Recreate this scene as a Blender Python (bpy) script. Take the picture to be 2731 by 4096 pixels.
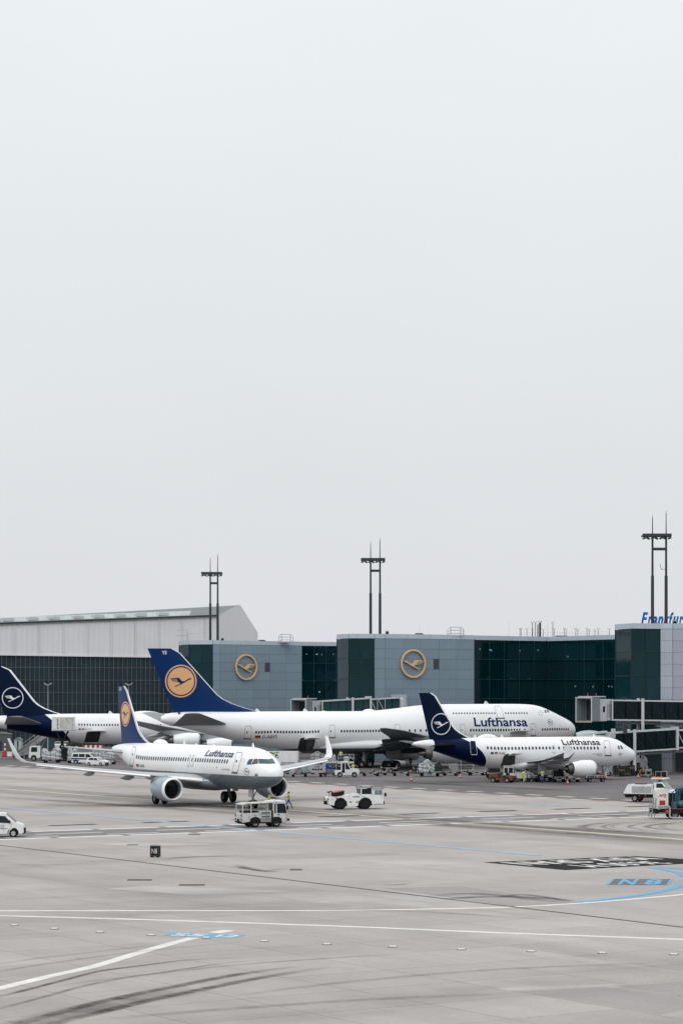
import bpy, bmesh, math, random
import numpy as np
from mathutils import Vector, Matrix
from mathutils.geometry import tessellate_polygon

random.seed(11)
sc = bpy.context.scene
for o in list(bpy.data.objects):
    bpy.data.objects.remove(o, do_unlink=True)
COL = sc.collection
R = math.radians
PI = math.pi

# ------------------------------------------------------------------ camera
FPX, HOR, CX, HC = 9672.0, 2785.0, 1365.5, 11.8      # focal length and horizon in photo pixels, eye height in m
cam_d = bpy.data.cameras.new('camera')
cam = bpy.data.objects.new('camera', cam_d)
COL.objects.link(cam)
cam.location = (0, 0, HC)
cam.rotation_euler = (R(90), 0, 0)
cam_d.sensor_fit = 'HORIZONTAL'
cam_d.sensor_width = 24.0
cam_d.lens = 24.0 * FPX / 2731.0
cam_d.shift_y = (HOR - 2048.0) / 2731.0
cam_d.clip_start = 1.0
cam_d.clip_end = 20000.0
sc.camera = cam
sc.render.resolution_x = 682
sc.render.resolution_y = 1024

# ------------------------------------------------------------------ world, sun, exposure
SUN_EL, SUN_AZ = R(52), R(205)
wd = bpy.data.worlds.new('World')
sc.world = wd
wd.use_nodes = True
wt = wd.node_tree
wt.nodes.clear()
w_out = wt.nodes.new('ShaderNodeOutputWorld')
w_bg = wt.nodes.new('ShaderNodeBackground')
w_sky = wt.nodes.new('ShaderNodeTexSky')
w_sky.sky_type = 'NISHITA'
w_sky.sun_disc = False
w_sky.sun_elevation = SUN_EL
w_sky.sun_rotation = SUN_AZ
w_sky.dust_density = 4.0
w_tc = wt.nodes.new('ShaderNodeTexCoord')
w_sep = wt.nodes.new('ShaderNodeSeparateXYZ')
wt.links.new(w_tc.outputs['Generated'], w_sep.inputs[0])
w_ramp = wt.nodes.new('ShaderNodeValToRGB')          # closed overcast layer: brighter towards the zenith
wt.links.new(w_sep.outputs['Z'], w_ramp.inputs[0])
cr = w_ramp.color_ramp
cr.elements[0].position = 0.0
cr.elements[0].color = (0.735, 0.75, 0.785, 1)
cr.elements[1].position = 1.0
cr.elements[1].color = (1.34, 1.38, 1.41, 1)
for p, c in ((0.06, (0.755, 0.77, 0.80)), (0.15, (0.79, 0.825, 0.845)), (0.28, (0.865, 0.905, 0.92)), (0.5, (1.03, 1.07, 1.09))):
    e = cr.elements.new(p)
    e.color = (*c, 1)
w_sc = wt.nodes.new('ShaderNodeVectorMath')
w_sc.operation = 'SCALE'
w_sc.inputs['Scale'].default_value = 0.08
wt.links.new(w_sky.outputs[0], w_sc.inputs[0])
w_noise = wt.nodes.new('ShaderNodeTexNoise')
w_noise.inputs['Scale'].default_value = 5.0
w_noise.inputs['Detail'].default_value = 4.0
w_map = wt.nodes.new('ShaderNodeMapping')
w_map.inputs['Scale'].default_value = (1.0, 1.0, 2.6)
wt.links.new(w_tc.outputs['Generated'], w_map.inputs[0])
wt.links.new(w_map.outputs[0], w_noise.inputs['Vector'])
w_nm = wt.nodes.new('ShaderNodeMapRange')
w_nm.inputs['To Min'].default_value = 0.965
w_nm.inputs['To Max'].default_value = 1.035
wt.links.new(w_noise.outputs['Fac'], w_nm.inputs['Value'])
w_cl = wt.nodes.new('ShaderNodeVectorMath')
w_cl.operation = 'SCALE'
wt.links.new(w_ramp.outputs[0], w_cl.inputs[0])
wt.links.new(w_nm.outputs[0], w_cl.inputs['Scale'])
w_mix = wt.nodes.new('ShaderNodeMix')
w_mix.data_type = 'RGBA'
w_mix.inputs[0].default_value = 0.96                 # almost no blue sky comes through the cloud
wt.links.new(w_sc.outputs[0], w_mix.inputs[6])
wt.links.new(w_cl.outputs[0], w_mix.inputs[7])
wt.links.new(w_mix.outputs[2], w_bg.inputs['Color'])
w_bg.inputs['Strength'].default_value = 1.0
wt.links.new(w_bg.outputs[0], w_out.inputs[0])

sun_d = bpy.data.lights.new('sun', 'SUN')
sun_d.energy = 0.9
sun_d.angle = R(40)
sun_d.color = (1.0, 0.97, 0.93)
sun = bpy.data.objects.new('sun', sun_d)
COL.objects.link(sun)
sun.rotation_euler = (PI / 2 - SUN_EL, 0, R(-25))
sc.view_settings.view_transform = 'Standard'
sc.view_settings.look = 'None'
sc.view_settings.exposure = 0.0
sc.view_settings.gamma = 1.0
sc.view_settings.use_curve_mapping = False
sc.render.engine = 'CYCLES'
sc.cycles.max_bounces = 6
sc.cycles.diffuse_bounces = 1
sc.cycles.transparent_max_bounces = 12

# ------------------------------------------------------------------ the airport's grid and helpers
UX, UY = 0.548, -0.8365           # along the taxiway, towards us
VX, VY = 0.8365, 0.548            # across it, towards the terminal


def uv(u, v, z=0.0):
    return Vector((u * UX + v * VX, u * UY + v * VY, z))


def G(x, y, z=0.0):               # a spot on the apron
    Y = FPX * (HC - z) / (y - HOR)
    return Vector(((x - CX) * Y / FPX, Y, z))


def P(x, y, Y):                   # a spot at a known distance
    return Vector(((x - CX) * Y / FPX, Y, HC - (y - HOR) * Y / FPX))


def srgb(r, g, b):
    f = lambda c: (c / 255) / 12.92 if c <= 10 else (((c / 255) + 0.055) / 1.055) ** 2.4
    return (f(r), f(g), f(b))


MATS = {}


def mat(name, col, rough=0.5, metal=0.0, var=0.08, scale=1.5, bump=0.0, bscale=20.0, coat=0.0, spec=0.5, emit=None, grime=None):
    """A procedural surface: colour with mottling, varying gloss, optional relief and dirt."""
    if name in MATS:
        return MATS[name]
    m = bpy.data.materials.new(name)
    m.use_nodes = True
    t = m.node_tree
    b = t.nodes['Principled BSDF']
    tc = t.nodes.new('ShaderNodeTexCoord')
    n = t.nodes.new('ShaderNodeTexNoise')
    n.inputs['Scale'].default_value = scale
    n.inputs['Detail'].default_value = 5
    n.inputs['Roughness'].default_value = 0.6
    t.links.new(tc.outputs['Object'], n.inputs['Vector'])
    mr = t.nodes.new('ShaderNodeMapRange')
    mr.inputs['From Min'].default_value = 0.3
    mr.inputs['From Max'].default_value = 0.7
    mr.inputs['To Min'].default_value = 1 - var
    mr.inputs['To Max'].default_value = 1 + var * 0.5
    t.links.new(n.outputs['Fac'], mr.inputs['Value'])
    vm = t.nodes.new('ShaderNodeVectorMath')
    vm.operation = 'SCALE'
    vm.inputs[0].default_value = col[:3]
    t.links.new(mr.outputs[0], vm.inputs['Scale'])
    src = vm.outputs[0]
    if grime:
        n2 = t.nodes.new('ShaderNodeTexNoise')
        n2.inputs['Scale'].default_value = grime[1]
        n2.inputs['Detail'].default_value = 8
        n2.inputs['Roughness'].default_value = 0.7
        mp = t.nodes.new('ShaderNodeMapping')
        mp.inputs['Scale'].default_value = (1, 1, 0.35)
        t.links.new(tc.outputs['Object'], mp.inputs[0])
        t.links.new(mp.outputs[0], n2.inputs['Vector'])
        m2 = t.nodes.new('ShaderNodeMapRange')
        m2.inputs['From Min'].default_value = 0.5
        m2.inputs['From Max'].default_value = 0.72
        m2.inputs['To Min'].default_value = 0
        m2.inputs['To Max'].default_value = grime[0]
        t.links.new(n2.outputs['Fac'], m2.inputs['Value'])
        mx = t.nodes.new('ShaderNodeMix')
        mx.data_type = 'RGBA'
        t.links.new(m2.outputs[0], mx.inputs[0])
        t.links.new(src, mx.inputs[6])
        mx.inputs[7].default_value = (0.06, 0.055, 0.05, 1)
        src = mx.outputs[2]
    t.links.new(src, b.inputs['Base Color'])
    r2 = t.nodes.new('ShaderNodeMapRange')
    r2.inputs['To Min'].default_value = max(0.02, rough - 0.08)
    r2.inputs['To Max'].default_value = min(1, rough + 0.08)
    t.links.new(n.outputs['Fac'], r2.inputs['Value'])
    t.links.new(r2.outputs[0], b.inputs['Roughness'])
    b.inputs['Metallic'].default_value = metal
    b.inputs['Specular IOR Level'].default_value = spec
    b.inputs['Coat Weight'].default_value = coat
    if bump:
        n3 = t.nodes.new('ShaderNodeTexNoise')
        n3.inputs['Scale'].default_value = bscale
        n3.inputs['Detail'].default_value = 4
        t.links.new(tc.outputs['Object'], n3.inputs['Vector'])
        bm_ = t.nodes.new('ShaderNodeBump')
        bm_.inputs['Strength'].default_value = bump
        bm_.inputs['Distance'].default_value = 0.05
        t.links.new(n3.outputs['Fac'], bm_.inputs['Height'])
        t.links.new(bm_.outputs[0], b.inputs['Normal'])
    if emit:
        b.inputs['Emission Color'].default_value = (*emit[0], 1)
        b.inputs['Emission Strength'].default_value = emit[1]
    MATS[name] = m
    return m


class NT:
    """small node-building helper"""
    def __init__(s, m):
        m.use_nodes = True
        s.t = m.node_tree
        s.b = s.t.nodes.get('Principled BSDF')

    def _in(s, sock, v):
        if isinstance(v, bpy.types.NodeSocket):
            s.t.links.new(v, sock)
        else:
            sock.default_value = v

    def math(s, op, a, b=0.0, clamp=False):
        n = s.t.nodes.new('ShaderNodeMath')
        n.operation = op
        n.use_clamp = clamp
        s._in(n.inputs[0], a)
        s._in(n.inputs[1], b)
        return n.outputs[0]

    def noise(s, vec, scale, detail=4, rough=0.55, stretch=None):
        if stretch:
            mp = s.t.nodes.new('ShaderNodeMapping')
            mp.inputs['Scale'].default_value = stretch
            s.t.links.new(vec, mp.inputs[0])
            vec = mp.outputs[0]
        n = s.t.nodes.new('ShaderNodeTexNoise')
        n.inputs['Scale'].default_value = scale
        n.inputs['Detail'].default_value = detail
        n.inputs['Roughness'].default_value = rough
        s.t.links.new(vec, n.inputs['Vector'])
        return n.outputs['Fac']

    def rng(s, v, a, b, c, d):
        n = s.t.nodes.new('ShaderNodeMapRange')
        s._in(n.inputs['Value'], v)
        n.inputs['From Min'].default_value = a
        n.inputs['From Max'].default_value = b
        n.inputs['To Min'].default_value = c
        n.inputs['To Max'].default_value = d
        return n.outputs[0]

    def mix(s, f, a, b):
        n = s.t.nodes.new('ShaderNodeMix')
        n.data_type = 'RGBA'
        s._in(n.inputs[0], f)
        for k, v in ((6, a), (7, b)):
            s._in(n.inputs[k], v if isinstance(v, bpy.types.NodeSocket) else (*v[:3], 1))
        return n.outputs[2]

    def scale(s, col, f):
        n = s.t.nodes.new('ShaderNodeVectorMath')
        n.operation = 'SCALE'
        s._in(n.inputs[0], col if isinstance(col, bpy.types.NodeSocket) else col[:3])
        s._in(n.inputs['Scale'], f)
        return n.outputs[0]

    def coord(s, which):
        return s.t.nodes.new('ShaderNodeTexCoord').outputs[which]

    def sep(s, v):
        n = s.t.nodes.new('ShaderNodeSeparateXYZ')
        s.t.links.new(v, n.inputs[0])
        return n.outputs


# ------------------------------------------------------------------ mesh helpers
class MB:
    """Collects shapes; build() links them as ONE mesh object. Each face keeps a material index."""
    def __init__(s):
        s.v, s.f, s.m = [], [], []
        s.k = 0

    def add(s, vs, fs):
        o = len(s.v)
        s.v += [tuple(p) for p in vs]
        s.f += [tuple(i + o for i in f) for f in fs]
        s.m += [s.k] * len(fs)
        return s

    def box(s, x0, x1, y0, y1, z0, z1, M=None):
        vs = [Vector((x, y, z)) for z in (z0, z1) for y in (y0, y1) for x in (x0, x1)]
        if M:
            vs = [M @ p for p in vs]
        return s.add(vs, [(0, 2, 3, 1), (4, 5, 7, 6), (0, 1, 5, 4), (2, 6, 7, 3), (0, 4, 6, 2), (1, 3, 7, 5)])

    def prism(s, poly, a, b, axis='y', inset=0.0):
        """poly in the plane across 'axis', from a to b; inset shrinks the end at b towards the centroid"""
        n = len(poly)
        mp = {'y': lambda p, t: (p[0], t, p[1]), 'z': lambda p, t: (p[0], p[1], t), 'x': lambda p, t: (t, p[0], p[1])}[axis]
        vs = [mp(p, a) for p in poly] + [mp(p, b) for p in poly]
        fs = [tuple(range(n)), tuple(range(2 * n - 1, n - 1, -1))]
        fs += [(i, i + n, (i + 1) % n + n, (i + 1) % n) for i in range(n)]
        return s.add(vs, fs)

    def cyl(s, p0, p1, r0, r1=None, n=10, cap=True):
        p0, p1 = Vector(p0), Vector(p1)
        r1 = r0 if r1 is None else r1
        d = (p1 - p0).normalized()
        a = d.orthogonal().normalized()
        b = d.cross(a)
        vs = []
        for p, r in ((p0, r0), (p1, r1)):
            for i in range(n):
                t = 2 * PI * i / n
                vs.append(p + (a * math.cos(t) + b * math.sin(t)) * r)
        fs = [(i, (i + 1) % n, (i + 1) % n + n, i + n) for i in range(n)]
        if cap:
            fs += [tuple(range(n - 1, -1, -1)), tuple(range(n, 2 * n))]
        return s.add(vs, fs)

    def bar(s, p0, p1, w, h=None):
        """square bar between two points"""
        p0, p1 = Vector(p0), Vector(p1)
        h = w if h is None else h
        d = (p1 - p0).normalized()
        up = Vector((0, 0, 1)) if abs(d.z) < 0.95 else Vector((1, 0, 0))
        a = d.cross(up).normalized()
        b = a.cross(d)
        vs = [p + a * (sx * w / 2) + b * (sy * h / 2) for p in (p0, p1) for sx, sy in ((-1, -1), (1, -1), (1, 1), (-1, 1))]
        return s.add(vs, [(3, 2, 1, 0), (4, 5, 6, 7), (0, 1, 5, 4), (1, 2, 6, 5), (2, 3, 7, 6), (3, 0, 4, 7)])

    def tube(s, pts, r, n=6):
        for a, b in zip(pts[:-1], pts[1:]):
            s.cyl(a, b, r, r, n)
        return s

    def lathe(s, prof, M=None, n=20, closed=False):
        """profile (axial x, radius) turned round the x axis"""
        vs = []
        for x, r in prof:
            for i in range(n):
                t = 2 * PI * i / n
                p = Vector((x, r * math.cos(t), r * math.sin(t)))
                vs.append(M @ p if M else p)
        fs = []
        k = len(prof)
        for j in range(k - 1 + (1 if closed else 0)):
            j2 = (j + 1) % k
            for i in range(n):
                i2 = (i + 1) % n
                fs.append((j * n + i, j * n + i2, j2 * n + i2, j2 * n + i))
        return s.add(vs, fs)

    def loft(s, rings, cap=True, close=True):
        n = len(rings[0])
        vs = [p for r in rings for p in r]
        fs = []
        for j in range(len(rings) - 1):
            for i in range(n if close else n - 1):
                i2 = (i + 1) % n
                fs.append((j * n + i, j * n + i2, (j + 1) * n + i2, (j + 1) * n + i))
        if cap:
            fs += [tuple(range(n - 1, -1, -1)), tuple(range((len(rings) - 1) * n, len(rings) * n))]
        return s.add(vs, fs)

    def sphere(s, c, rx, ry=None, rz=None, n=10, m=6):
        ry = rx if ry is None else ry
        rz = rx if rz is None else rz
        c = Vector(c)
        rings = []
        for j in range(m + 1):
            a = -PI / 2 + PI * j / m
            rr = max(0.02, math.cos(a))
            rings.append([c + Vector((rx * rr * math.cos(2 * PI * i / n), ry * rr * math.sin(2 * PI * i / n), rz * math.sin(a))) for i in range(n)])
        return s.loft(rings)

    def mesh(s, name, mats, smooth=False, angle=38):
        me = bpy.data.meshes.new(name)
        me.from_pydata(s.v, [], s.f)
        for m in (mats if isinstance(mats, (list, tuple)) else [mats]):
            me.materials.append(m)
        me.polygons.foreach_set('material_index', s.m)
        bm = bmesh.new()
        bm.from_mesh(me)
        bmesh.ops.recalc_face_normals(bm, faces=bm.faces)
        bm.to_mesh(me)
        bm.free()
        if smooth:
            me.shade_smooth()
            me.set_sharp_from_angle(angle=R(angle))
        me.update()
        return me

    def build(s, name, mats, parent=None, smooth=False, angle=38):
        return link(name, s.mesh(name, mats, smooth, angle), parent)


def link(name, me, parent=None, loc=None, rz=None):
    o = bpy.data.objects.new(name, me)
    COL.objects.link(o)
    if parent:
        o.parent = parent
    if loc is not None:
        o.location = loc
    if rz is not None:
        o.rotation_euler = (0, 0, rz)
    return o


LABELS = {}


def tag(o, label=None, cat=None, group=None, kind=None):
    if label:
        o['label'] = label
    if cat:
        o['category'] = cat
    if group:
        o['group'] = group
    if kind:
        o['kind'] = kind
    return o


def thing(name, loc, rz, label, cat, group=None):
    o = bpy.data.objects.new(name, None)
    COL.objects.link(o)
    o.empty_display_size = 0.5
    o.location = loc
    o.rotation_euler = (0, 0, rz)
    return tag(o, label, cat, group)


def children(o):
    return [c for c in bpy.data.objects if c.parent == o]


def copy_tree(o, loc, rz, label=None):
    def rec(a, par):
        c = a.copy()
        COL.objects.link(c)
        c.parent = par
        for ch in kids.get(a.name, []):
            rec(ch, c)
        return c
    kids = {}
    for x in bpy.data.objects:
        if x.parent:
            kids.setdefault(x.parent.name, []).append(x)
    c = rec(o, None)
    c.location = loc
    c.rotation_euler = (0, 0, rz)
    if label:
        c['label'] = label
    return c


# flat outlines -> triangles, text, cutting into strips so that they can wrap round a surface
def poly2d(loops):
    vl = [[Vector((p[0], p[1], 0)) for p in lp] for lp in loops]
    tris = tessellate_polygon(vl)
    pts = [p for lp in loops for p in lp]
    return pts, [tuple(t) for t in tris]


def circle2d(r, n=40, cx=0, cy=0):
    return [(cx + r * math.cos(2 * PI * i / n), cy + r * math.sin(2 * PI * i / n)) for i in range(n)]


def ring2d(r1, r0, n=40, cx=0, cy=0):
    a, b = circle2d(r1, n, cx, cy), circle2d(r0, n, cx, cy)
    return a + b, [(i, (i + 1) % n, (i + 1) % n + n, i + n) for i in range(n)]


def rrect2d(w, h, r, cx=0, cy=0, k=4):
    pts = []
    for qx, qy, a0 in ((1, 1, 0), (-1, 1, 90), (-1, -1, 180), (1, -1, 270)):
        for i in range(k + 1):
            a = R(a0 + 90 * i / k)
            pts.append((cx + qx * (w / 2 - r) + r * math.cos(a), cy + qy * (h / 2 - r) + r * math.sin(a)))
    return pts


def frame2d(w, h, r, t, cx=0, cy=0):
    a, b = rrect2d(w, h, r, cx, cy), rrect2d(w - 2 * t, h - 2 * t, max(0.01, r - t), cx, cy)
    n = len(a)
    return a + b, [(i, (i + 1) % n, (i + 1) % n + n, i + n) for i in range(n)]


def text2d(txt, size, bold=0.0, shear=0.0, spacing=1.0):
    cu = bpy.data.curves.new('lettering', 'FONT')
    cu.body = txt
    cu.size = size
    cu.align_x = 'CENTER'
    cu.align_y = 'CENTER'
    cu.offset = bold
    cu.shear = shear
    cu.space_character = spacing
    cu.resolution_u = 3
    o = bpy.data.objects.new('lettering', cu)
    COL.objects.link(o)
    dg = bpy.context.evaluated_depsgraph_get()
    me = bpy.data.meshes.new_from_object(o.evaluated_get(dg))
    pts = [(v.co.x, v.co.y) for v in me.vertices]
    fs = [tuple(p.vertices) for p in me.polygons]
    bpy.data.objects.remove(o)
    bpy.data.curves.remove(cu)
    bpy.data.meshes.remove(me)
    if pts:
        xs = [p[0] for p in pts]
        ys = [p[1] for p in pts]
        cx, cy = (min(xs) + max(xs)) / 2, (min(ys) + max(ys)) / 2
        pts = [(p[0] - cx, p[1] - cy) for p in pts]
    return pts, fs


def fit2d(d, w=None, h=None, mirror=False):
    pts, fs = d
    xs = [p[0] for p in pts]
    ys = [p[1] for p in pts]
    sx = w / (max(xs) - min(xs)) if w else None
    sy = h / (max(ys) - min(ys)) if h else None
    sx, sy = sx or sy, sy or sx
    return [((-1 if mirror else 1) * p[0] * sx, p[1] * sy) for p in pts], fs


def cut2d(d, step):
    pts, fs = d
    bm = bmesh.new()
    vs = [bm.verts.new((p[0], p[1], 0)) for p in pts]
    for f in fs:
        try:
            bm.faces.new([vs[i] for i in f])
        except ValueError:
            pass
    for ax in (0, 1):
        lo = min(p[ax] for p in pts)
        hi = max(p[ax] for p in pts)
        k = int((hi - lo) / step)
        for i in range(1, k + 1):
            co, no = [0, 0, 0], [0, 0, 0]
            co[ax] = lo + (hi - lo) * i / (k + 1)
            no[ax] = 1
            bmesh.ops.bisect_plane(bm, geom=bm.verts[:] + bm.edges[:] + bm.faces[:], plane_co=co, plane_no=no, dist=1e-5)
    bm.verts.index_update()
    p2 = [(v.co.x, v.co.y) for v in bm.verts]
    f2 = [tuple(v.index for v in f.verts) for f in bm.faces]
    bm.free()
    return p2, f2


def flat_obj(name, d, fn, m, parent=None):
    """2D shape -> object through fn(a, b) -> 3D"""
    me = bpy.data.meshes.new(name)
    me.from_pydata([tuple(fn(*p)) for p in d[0]], [], d[1])
    me.materials.append(m)
    me.update()
    return link(name, me, parent)


CRANE = [(-.80, .20), (-.61, .20), (-.42, .10), (-.27, 0), (-.11, -.02), (0, .06), (.07, .15), (.133, .236), (.42, .246), (.84, .186),
         (.77, .145), (.33, .165), (.32, .125), (.74, .12), (.77, .10), (.69, .075), (.29, .085), (.28, .045), (.65, .045), (.69, .03), (.60, .0),
         (.25, .01), (.23, -.03), (.56, -.03), (.62, -.05), (.38, -.055), (.2, -.09), (.044, -.16), (.18, -.26), (.47, -.36), (.43, -.43), (.09, -.28), (-.2, -.14), (-.51, .04), (-.78, .15)]


def crane2d(r, head_right=True):
    k = -1 if head_right else 1
    pts = [(k * x * r, y * r) for x, y in CRANE]
    return poly2d([pts])


ORD = ['first', 'second', 'third', 'fourth', 'fifth', 'sixth', 'seventh', 'eighth', 'ninth', 'tenth', 'eleventh', 'twelfth', 'thirteenth', 'fourteenth', 'fifteenth', 'sixteenth']

# ------------------------------------------------------------------ ground
def uv_vec(nt):
    """position turned into the airport's grid: x along the taxiway, y across it"""
    g = nt.t.nodes.new('ShaderNodeNewGeometry')
    r = nt.t.nodes.new('ShaderNodeVectorRotate')
    r.rotation_type = 'Z_AXIS'
    r.inputs['Angle'].default_value = math.atan2(-UY, UX)
    nt.t.links.new(g.outputs['Position'], r.inputs['Vector'])
    return r.outputs[0]


def concrete(name, base, joints=True, slab_var=0.0, stains=True):
    m = bpy.data.materials.new(name)
    nt = NT(m)
    vec = uv_vec(nt)
    x, y, z = nt.sep(vec)
    n1 = nt.noise(vec, 0.045, 5, 0.6)
    n2 = nt.noise(vec, 0.35, 6, 0.62, stretch=(0.35, 1.0, 1.0))
    n3 = nt.noise(vec, 4.0, 4, 0.6)
    f = nt.math('MULTIPLY', nt.rng(n1, 0.3, 0.7, 0.86, 1.10), nt.rng(n2, 0.3, 0.7, 0.91, 1.08))
    f = nt.math('MULTIPLY', f, nt.rng(n3, 0.3, 0.7, 0.94, 1.05))
    n4 = nt.noise(vec, 0.11, 6, 0.65, stretch=(1.0, 0.3, 1.0))
    f = nt.math('MULTIPLY', f, nt.rng(n4, 0.5, 0.7, 1.0, 0.80))
    if slab_var:
        oi = nt.t.nodes.new('ShaderNodeObjectInfo')
        f = nt.math('MULTIPLY', f, nt.rng(oi.outputs['Random'], 0, 1, 1 - slab_var, 1 + slab_var * 0.6))
    if joints:                                         # slab joints too far off to be told apart
        fr = nt.math('FRACT', nt.math('MULTIPLY', nt.math('ADD', y, 0.9), 1 / 5.2))
        d = nt.math('ABSOLUTE', nt.math('SUBTRACT', fr, 0.5))
        f = nt.math('MULTIPLY', f, nt.rng(d, 0.493, 0.498, 1.0, 0.86))
        fr2 = nt.math('FRACT', nt.math('MULTIPLY', x, 1 / 5.2))
        d2 = nt.math('ABSOLUTE', nt.math('SUBTRACT', fr2, 0.5))
        f = nt.math('MULTIPLY', f, nt.rng(d2, 0.493, 0.498, 1.0, 0.93))
    col = nt.scale(base, f)
    if stains:                                         # rubber worn into the taxi lane and wheel paths
        for c, w, a in ((132.3, 6.5, 0.72), (127.8, 1.8, 0.5), (136.6, 1.8, 0.5), (150.0, 5.0, 0.3), (69.5, 3.0, 0.2)):
            dd = nt.math('ABSOLUTE', nt.math('SUBTRACT', y, c))
            nn = nt.noise(vec, 0.25, 5, 0.6, stretch=(0.12, 1.0, 1.0))
            k = nt.math('MULTIPLY', nt.rng(dd, 0, w, a, 0), nt.rng(nn, 0.32, 0.62, 0.1, 1.0), clamp=True)
            col = nt.mix(k, col, (0.085, 0.08, 0.078))
        sp = nt.noise(vec, 0.55, 5, 0.7, stretch=(0.5, 1.0, 1.0))
        col = nt.mix(nt.rng(sp, 0.66, 0.8, 0, 0.35), col, (0.15, 0.14, 0.135))
        lt = nt.noise(vec, 0.075, 4, 0.6, stretch=(0.5, 1.4, 1.0))
        col = nt.mix(nt.rng(lt, 0.58, 0.7, 0, 0.35), col, (0.52, 0.515, 0.505))
    nt.t.links.new(col, nt.b.inputs['Base Color'])
    nt.t.links.new(nt.rng(n2, 0.3, 0.7, 0.72, 0.92), nt.b.inputs['Roughness'])
    nt.b.inputs['Specular IOR Level'].default_value = 0.08
    bp = nt.t.nodes.new('ShaderNodeBump')
    bp.inputs['Strength'].default_value = 0.15
    bp.inputs['Distance'].default_value = 0.02
    nt.t.links.new(n3, bp.inputs['Height'])
    nt.t.links.new(bp.outputs[0], nt.b.inputs['Normal'])
    MATS[name] = m
    return m


def asphalt(name, base):
    m = bpy.data.materials.new(name)
    nt = NT(m)
    vec = uv_vec(nt)
    n1 = nt.noise(vec, 0.08, 5, 0.6)
    n2 = nt.noise(vec, 0.5, 6, 0.65, stretch=(1.0, 0.25, 1.0))
    n3 = nt.noise(vec, 9.0, 3, 0.6)
    f = nt.math('MULTIPLY', nt.rng(n1, 0.3, 0.7, 0.78, 1.18), nt.rng(n2, 0.3, 0.7, 0.86, 1.12))
    f = nt.math('MULTIPLY', f, nt.rng(n3, 0.3, 0.7, 0.9, 1.1))
    nt.t.links.new(nt.scale(base, f), nt.b.inputs['Base Color'])
    nt.t.links.new(nt.rng(n2, 0.3, 0.7, 0.65, 0.88), nt.b.inputs['Roughness'])
    nt.b.inputs['Specular IOR Level'].default_value = 0.12
    bp = nt.t.nodes.new('ShaderNodeBump')
    bp.inputs['Strength'].default_value = 0.25
    bp.inputs['Distance'].default_value = 0.02
    nt.t.links.new(n3, bp.inputs['Height'])
    nt.t.links.new(bp.outputs[0], nt.b.inputs['Normal'])
    MATS[name] = m
    return m


CONC = (0.378, 0.350, 0.334)
M_conc = concrete('apron_concrete', CONC)
M_slab = concrete('slab_concrete', CONC, joints=False, slab_var=0.07)
M_asph = asphalt('stand_asphalt', (0.14, 0.13, 0.132))
M_road = asphalt('road_asphalt', (0.195, 0.183, 0.187))
M_joint = mat('joint_filler', (0.13, 0.12, 0.115), 0.9, spec=0.05)


def paint(name, col, wear=0.45):
    """road paint, worn through in spots to the surface below"""
    m = bpy.data.materials.new(name)
    nt = NT(m)
    vec = uv_vec(nt)
    n = nt.noise(vec, 0.8, 7, 0.72, stretch=(1.0, 1.0, 1.0))
    n2 = nt.noise(vec, 6.0, 4, 0.7)
    k = nt.math('ADD', nt.math('MULTIPLY', n, 0.7), nt.math('MULTIPLY', n2, 0.3))
    col2 = nt.mix(nt.rng(k, 0.42, 0.62, 0.0, wear), col, (0.30, 0.29, 0.285))
    nt.t.links.new(col2, nt.b.inputs['Base Color'])
    nt.b.inputs['Roughness'].default_value = 0.8
    nt.b.inputs['Specular IOR Level'].default_value = 0.06
    MATS[name] = m
    return m


M_pw = paint('white_paint', (0.72, 0.71, 0.68))
M_pw2 = paint('worn_white_paint', (0.60, 0.58, 0.55), 0.65)
M_py = paint('pale_yellow_paint', (0.55, 0.5, 0.36), 0.5)
M_pb = paint('blue_paint', (0.09, 0.38, 0.62), 0.45)
M_pb2 = paint('faded_blue_paint', (0.29, 0.43, 0.56), 0.6)
M_pk = paint('black_paint', (0.010, 0.011, 0.012), 0.05)
M_pg = paint('grey_paint', (0.13, 0.125, 0.14), 0.35)
M_pr = paint('worn_red_paint', (0.33, 0.2, 0.18), 0.7)
M_po = paint('faint_orange_paint', (0.5, 0.36, 0.28), 0.75)

ground = MB().add([(-6000, -600, -0.006), (6000, -600, -0.006), (6000, 12000, -0.006), (-6000, 12000, -0.006)], [(0, 1, 2, 3)]).build('apron_ground', M_conc)
tag(ground, kind='structure')


def quad_uv(name, u0, u1, v0, v1, z, m, parent=None):
    return MB().add([uv(u0, v0, z), uv(u1, v0, z), uv(u1, v1, z), uv(u0, v1, z)], [(0, 1, 2, 3)]).build(name, m, parent)


stand = quad_uv('stand_apron', -900, 200, 173.7, 900, 0.0, M_asph)
tag(stand, kind='structure')
road = quad_uv('service_road', -191.5, -180.8, -200, 400, 0.003, M_road)
tag(road, kind='structure')
lane = quad_uv('service_lane', -199.4, -197.2, 30, 128, 0.001, M_conc)
tag(lane, kind='structure')

# cast concrete slabs of the near apron, each one a piece of the ground
bed = quad_uv('joint_bed', -189.9, -60.2, 27.5, 82.0, -0.003, M_joint, ground)
slab_me = {}
for iv in range(11):
    v0 = 27.5 + 5.2 * iv
    v1 = min(v0 + 5.2, 82.0)
    for iu in range(25):
        u0 = -190 + 5.2 * iu
        c = uv(u0 + 2.6, (v0 + v1) / 2)
        key = round(v1 - v0, 2)
        if key not in slab_me:
            g = 0.017
            slab_me[key] = MB().box(-2.6 + g, 2.6 - g, -key / 2 + g, key / 2 - g, -0.0028, 0.0).mesh('concrete_slab', M_slab)
        link('concrete_slab', slab_me[key], ground, c, math.atan2(UY, UX))

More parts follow.
